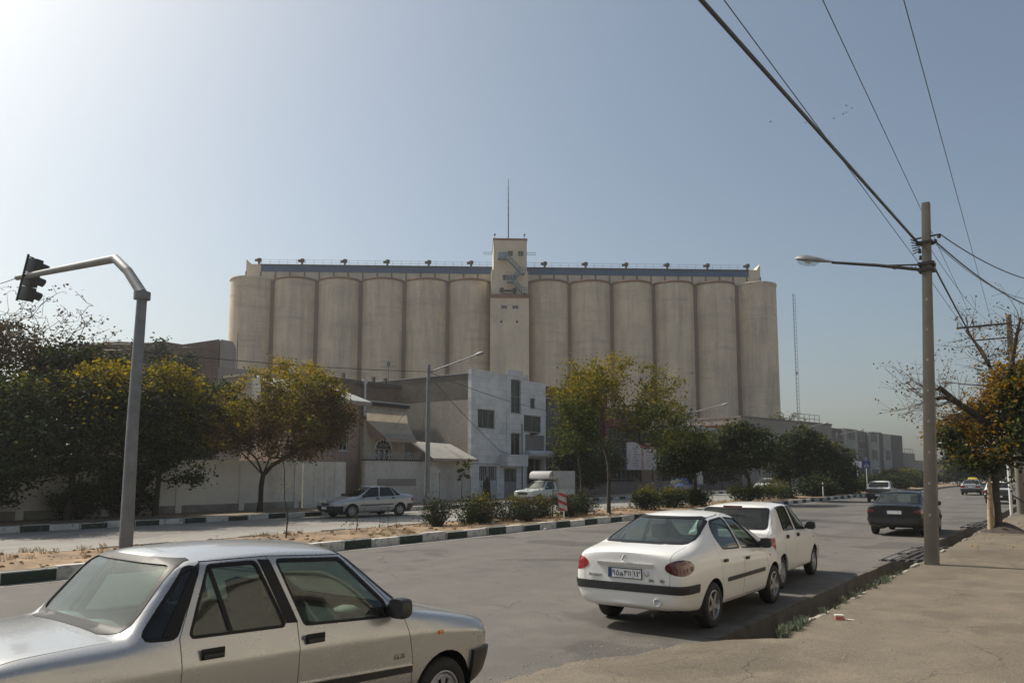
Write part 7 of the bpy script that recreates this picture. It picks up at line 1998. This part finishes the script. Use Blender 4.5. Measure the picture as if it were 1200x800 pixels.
# pickup with a boxed bed
PICK = dict(HATCH)
PICK.update(st=[(-.55, .40, .70, .76, .76, .74, .60, .60, .80, .93, 1.35, 1.42, 1.43),
        (-.45, .36, .74, .80, .80, .76, .64, .60, .82, .95, 1.42, 1.50, 1.51),
        (-.20, .34, .75, .81, .81, .77, .645, .60, .82, .96, 1.45, 1.53, 1.54),
        (.0, .34, .75, .81, .81, .77, .64, .60, .82, .955, 1.45, 1.53, 1.54),
        (.42, .34, .75, .81, .81, .77, .62, .60, .81, .95, 1.43, 1.50, 1.51),
        (.60, .34, .75, .81, .81, .77, .61, .60, .81, .95, 1.40, 1.47, 1.48),
        (1.05, .34, .75, .80, .80, .77, .70, .60, .80, .94, .97, 1.0, 1.01),
        (1.22, .34, .74, .80, .80, .76, .70, .60, .79, .93, .95, .975, .98),
        (2.05, .36, .72, .79, .79, .74, .68, .60, .76, .88, .90, .92, .925),
        (2.18, .42, .66, .72, .72, .70, .64, .58, .72, .83, .85, .86, .865)],
    dims=(-.55, 2.18, .81, 1.55), level=2, mid=.1, yr=-.55, axles=(1.45, -1.25), wr=.32, arch=.38, rimr=.19,
    doors=[('f', [(-.20, .36), (.92, .36), (.95, .70), (.90, .95), (.45, 1.46), (-.20, 1.48)])],
    windows=[('f', 'f', rounded([(-.13, 1.0), (.80, .98), (.76, 1.07), (.40, 1.41), (-.13, 1.43)], .03))],
    handles={'f': (-.10, .86)}, rearglass=rounded([(-.5, 1.05), (.5, 1.05), (.46, 1.38), (-.46, 1.38)], .04), windscreen=rounded([(-.66, 1.03), (.66, 1.03), (.56, 1.45), (-.56, 1.45)], .05), glassz=1.0,
    hood=[(-.68, 1.12), (.68, 1.12), (.64, 2.08), (-.64, 2.08)],
    lamps=[('headlight', 'e', rounded([(.42, .64), (.64, .64), (.64, .80), (.42, .80)], .05), frontf(1.9)), ('headlight_', 'e', rounded([(-.42, .64), (-.64, .64), (-.64, .80), (-.42, .80)], .05), frontf(1.9))],
    overlay=[('front_bumper', box_planes(y0=1.95, z0=.42, z1=.56), SIDE, .05, .05, 'galv'), ('grille', end_planes([(-.38, .64), (.38, .64), (.38, .80), (-.38, .80)]), frontf(1.9), .008, .01, 'blackplastic')],
    cabin=(-.35, .90), seaty=(.10, -.05), mirror=(.80, .70, 1.06))
PICK.pop('trunk', None)
def pickup(label, loc, rz, paintm, box, boxm, extra=0.0):
    t = make_car(spec(PICK, paint=paintm), 'pickup', label, 'pickup', loc, rz)
    b = MB(); b.box(-.80, .80, -2.35, -.58, .55, .98); b.box(-.40, .40, -2.3, .8, .34, .50); b.build('load_bed', paintm, t, bevel=.02)
    if box:
        b = MB()   # boxed canopy reaching over the cab, rounded at the front
        prof = [(-2.35, .985), (-.50, .985), (-.50, 1.60), (.42, 1.60), (.50, 1.68), (.48, 1.90), (.36, 2.06), (.12, 2.13), (-2.35, 2.13)]
        b.prism([(-.82, y, z) for y, z in prof], (1.64, 0, 0)); o = b.build('canopy', boxm, t, bevel=.02)
        b = MB()
        for k in range(5):
            z = 1.15+k*.21
            for sx in (-.826, .814): b.box(sx, sx+.012, -2.33, -.45, z, z+.035)
        b.build('side_rib', boxm, o)
    else:
        b = MB(); b.box(-.95, .95, -2.9, -.60, .98, 2.75+extra); o = b.build('cargo_box', boxm, t, bevel=.03)
        b = MB()
        for y in (-2.88, -1.75, -.64): b.box(-.965, .965, y, y+.04, .99, 2.76+extra)
        b.build('box_frame', M['galv'], o)
    return t
pickup('pale grey white pickup with a boxed canopy over its bed parked by the shop', (-28.9, 43.3, 0), RAD(180-4), M['paleblue'], True, M['whitesheet'])
pickup('blue pickup carrying a tall white box parked beneath the small round tree', (-30.4, 68.0, 0), RAD(180), M['bluepaint'], False, M['whitesheet'])
# birds
for k, (u, v) in enumerate(((992, 124), (998, 127), (992, 132), (988, 134), (977, 139), (944, 144), (903, 143))):
    p = atD(u, v, 160); b = MB(); s = .32
    b.tube([(-.3, 0, 0), (0, 0, .02), (.28, 0, .02)], [.02, .09, .02], 6)
    b.add([(-.08, 0, .02), (.12, 0, .02), (.0, .45, .14), (-.08, .42, .13)], [(0, 1, 2, 3)]); b.add([(-.08, 0, .02), (.12, 0, .02), (.0, -.45, .14), (-.08, -.42, .13)], [(0, 3, 2, 1)])
    o = b.build('bird', M['ink'], fix=False); o.location = p; o.rotation_euler = (0, 0, k*1.1)
    tag(o, 'tiny dark bird flying in the sky left of the thin high wires', 'bird', 'birds in the sky')
# ------------------------------------------------------------------ sky, sun, camera
SUN_EL, SUN_AZ = RAD(46), None
sd = Vector((-.996, -.093, 0)).normalized()*math.cos(SUN_EL)+Vector((0, 0, math.sin(SUN_EL)))
w = bpy.data.worlds.new('World'); SC.world = w; w.use_nodes = True
nt = w.node_tree; bgd = nt.nodes['Background']
sk = nt.nodes.new('ShaderNodeTexSky'); sk.sky_type = 'NISHITA'; sk.sun_disc = False
sk.sun_elevation = SUN_EL; sk.sun_rotation = math.atan2(sd.x, sd.y); sk.altitude = 900; sk.air_density = 1.0; sk.dust_density = 7.0; sk.ozone_density = 1.0
hs = nt.nodes.new('ShaderNodeHueSaturation'); hs.inputs['Saturation'].default_value = .92; nt.links.new(sk.outputs[0], hs.inputs['Color'])
mx = nt.nodes.new('ShaderNodeMix'); mx.data_type = 'RGBA'; mx.blend_type = 'MULTIPLY'; mx.inputs[0].default_value = 1.0; mx.inputs[7].default_value = (.95, 1.0, .955, 1); nt.links.new(hs.outputs[0], mx.inputs[6]); nt.links.new(mx.outputs[2], bgd.inputs[0]); bgd.inputs[1].default_value = .118
l = bpy.data.lights.new('sun', 'SUN'); l.energy = 5.0; l.angle = RAD(.53); l.color = (1, .93, .82)
lo = bpy.data.objects.new('sun', l); link(lo); lo.rotation_euler = sd.to_track_quat('Z', 'Y').to_euler(); lo.location = (-30, 0, 60)
cam = bpy.data.cameras.new('camera'); co = bpy.data.objects.new('camera', cam); link(co); SC.camera = co
cam.sensor_fit = 'HORIZONTAL'; cam.sensor_width = 36.0; cam.lens = 36.0*FPX/1200; cam.shift_y = 50/1200; cam.clip_start = .05; cam.clip_end = 5000
co.location = (0, 0, CAMH); co.rotation_euler = (RAD(90)+PITCH, 0, YAW)
vs_ = SC.view_settings; vs_.view_transform = 'Standard'; vs_.look = 'None'; vs_.gamma = 1; vs_.use_curve_mapping = False; vs_.exposure = 0.0
SC.render.engine = 'CYCLES'; SC.cycles.max_bounces = 8; SC.cycles.transparent_max_bounces = 24; SC.cycles.use_denoising = True
SC.cycles.sample_clamp_indirect = 6

# pale dry air
hm = bpy.data.materials.new('haze'); hm.use_nodes = True; t = hm.node_tree
for nn in list(t.nodes):
    if nn.type == 'BSDF_PRINCIPLED': t.nodes.remove(nn)
pv = t.nodes.new('ShaderNodeVolumePrincipled'); pv.inputs['Color'].default_value = (.90, .90, .88, 1); pv.inputs['Density'].default_value = .00045; pv.inputs['Anisotropy'].default_value = .35
t.links.new(pv.outputs[0], t.nodes['Material Output'].inputs['Volume'])
b = MB(); b.box(-810, 310, -110, 910, -1.6, 75); tag(b.build('haze', hm), kind='stuff')
SC.cycles.volume_bounces = 0
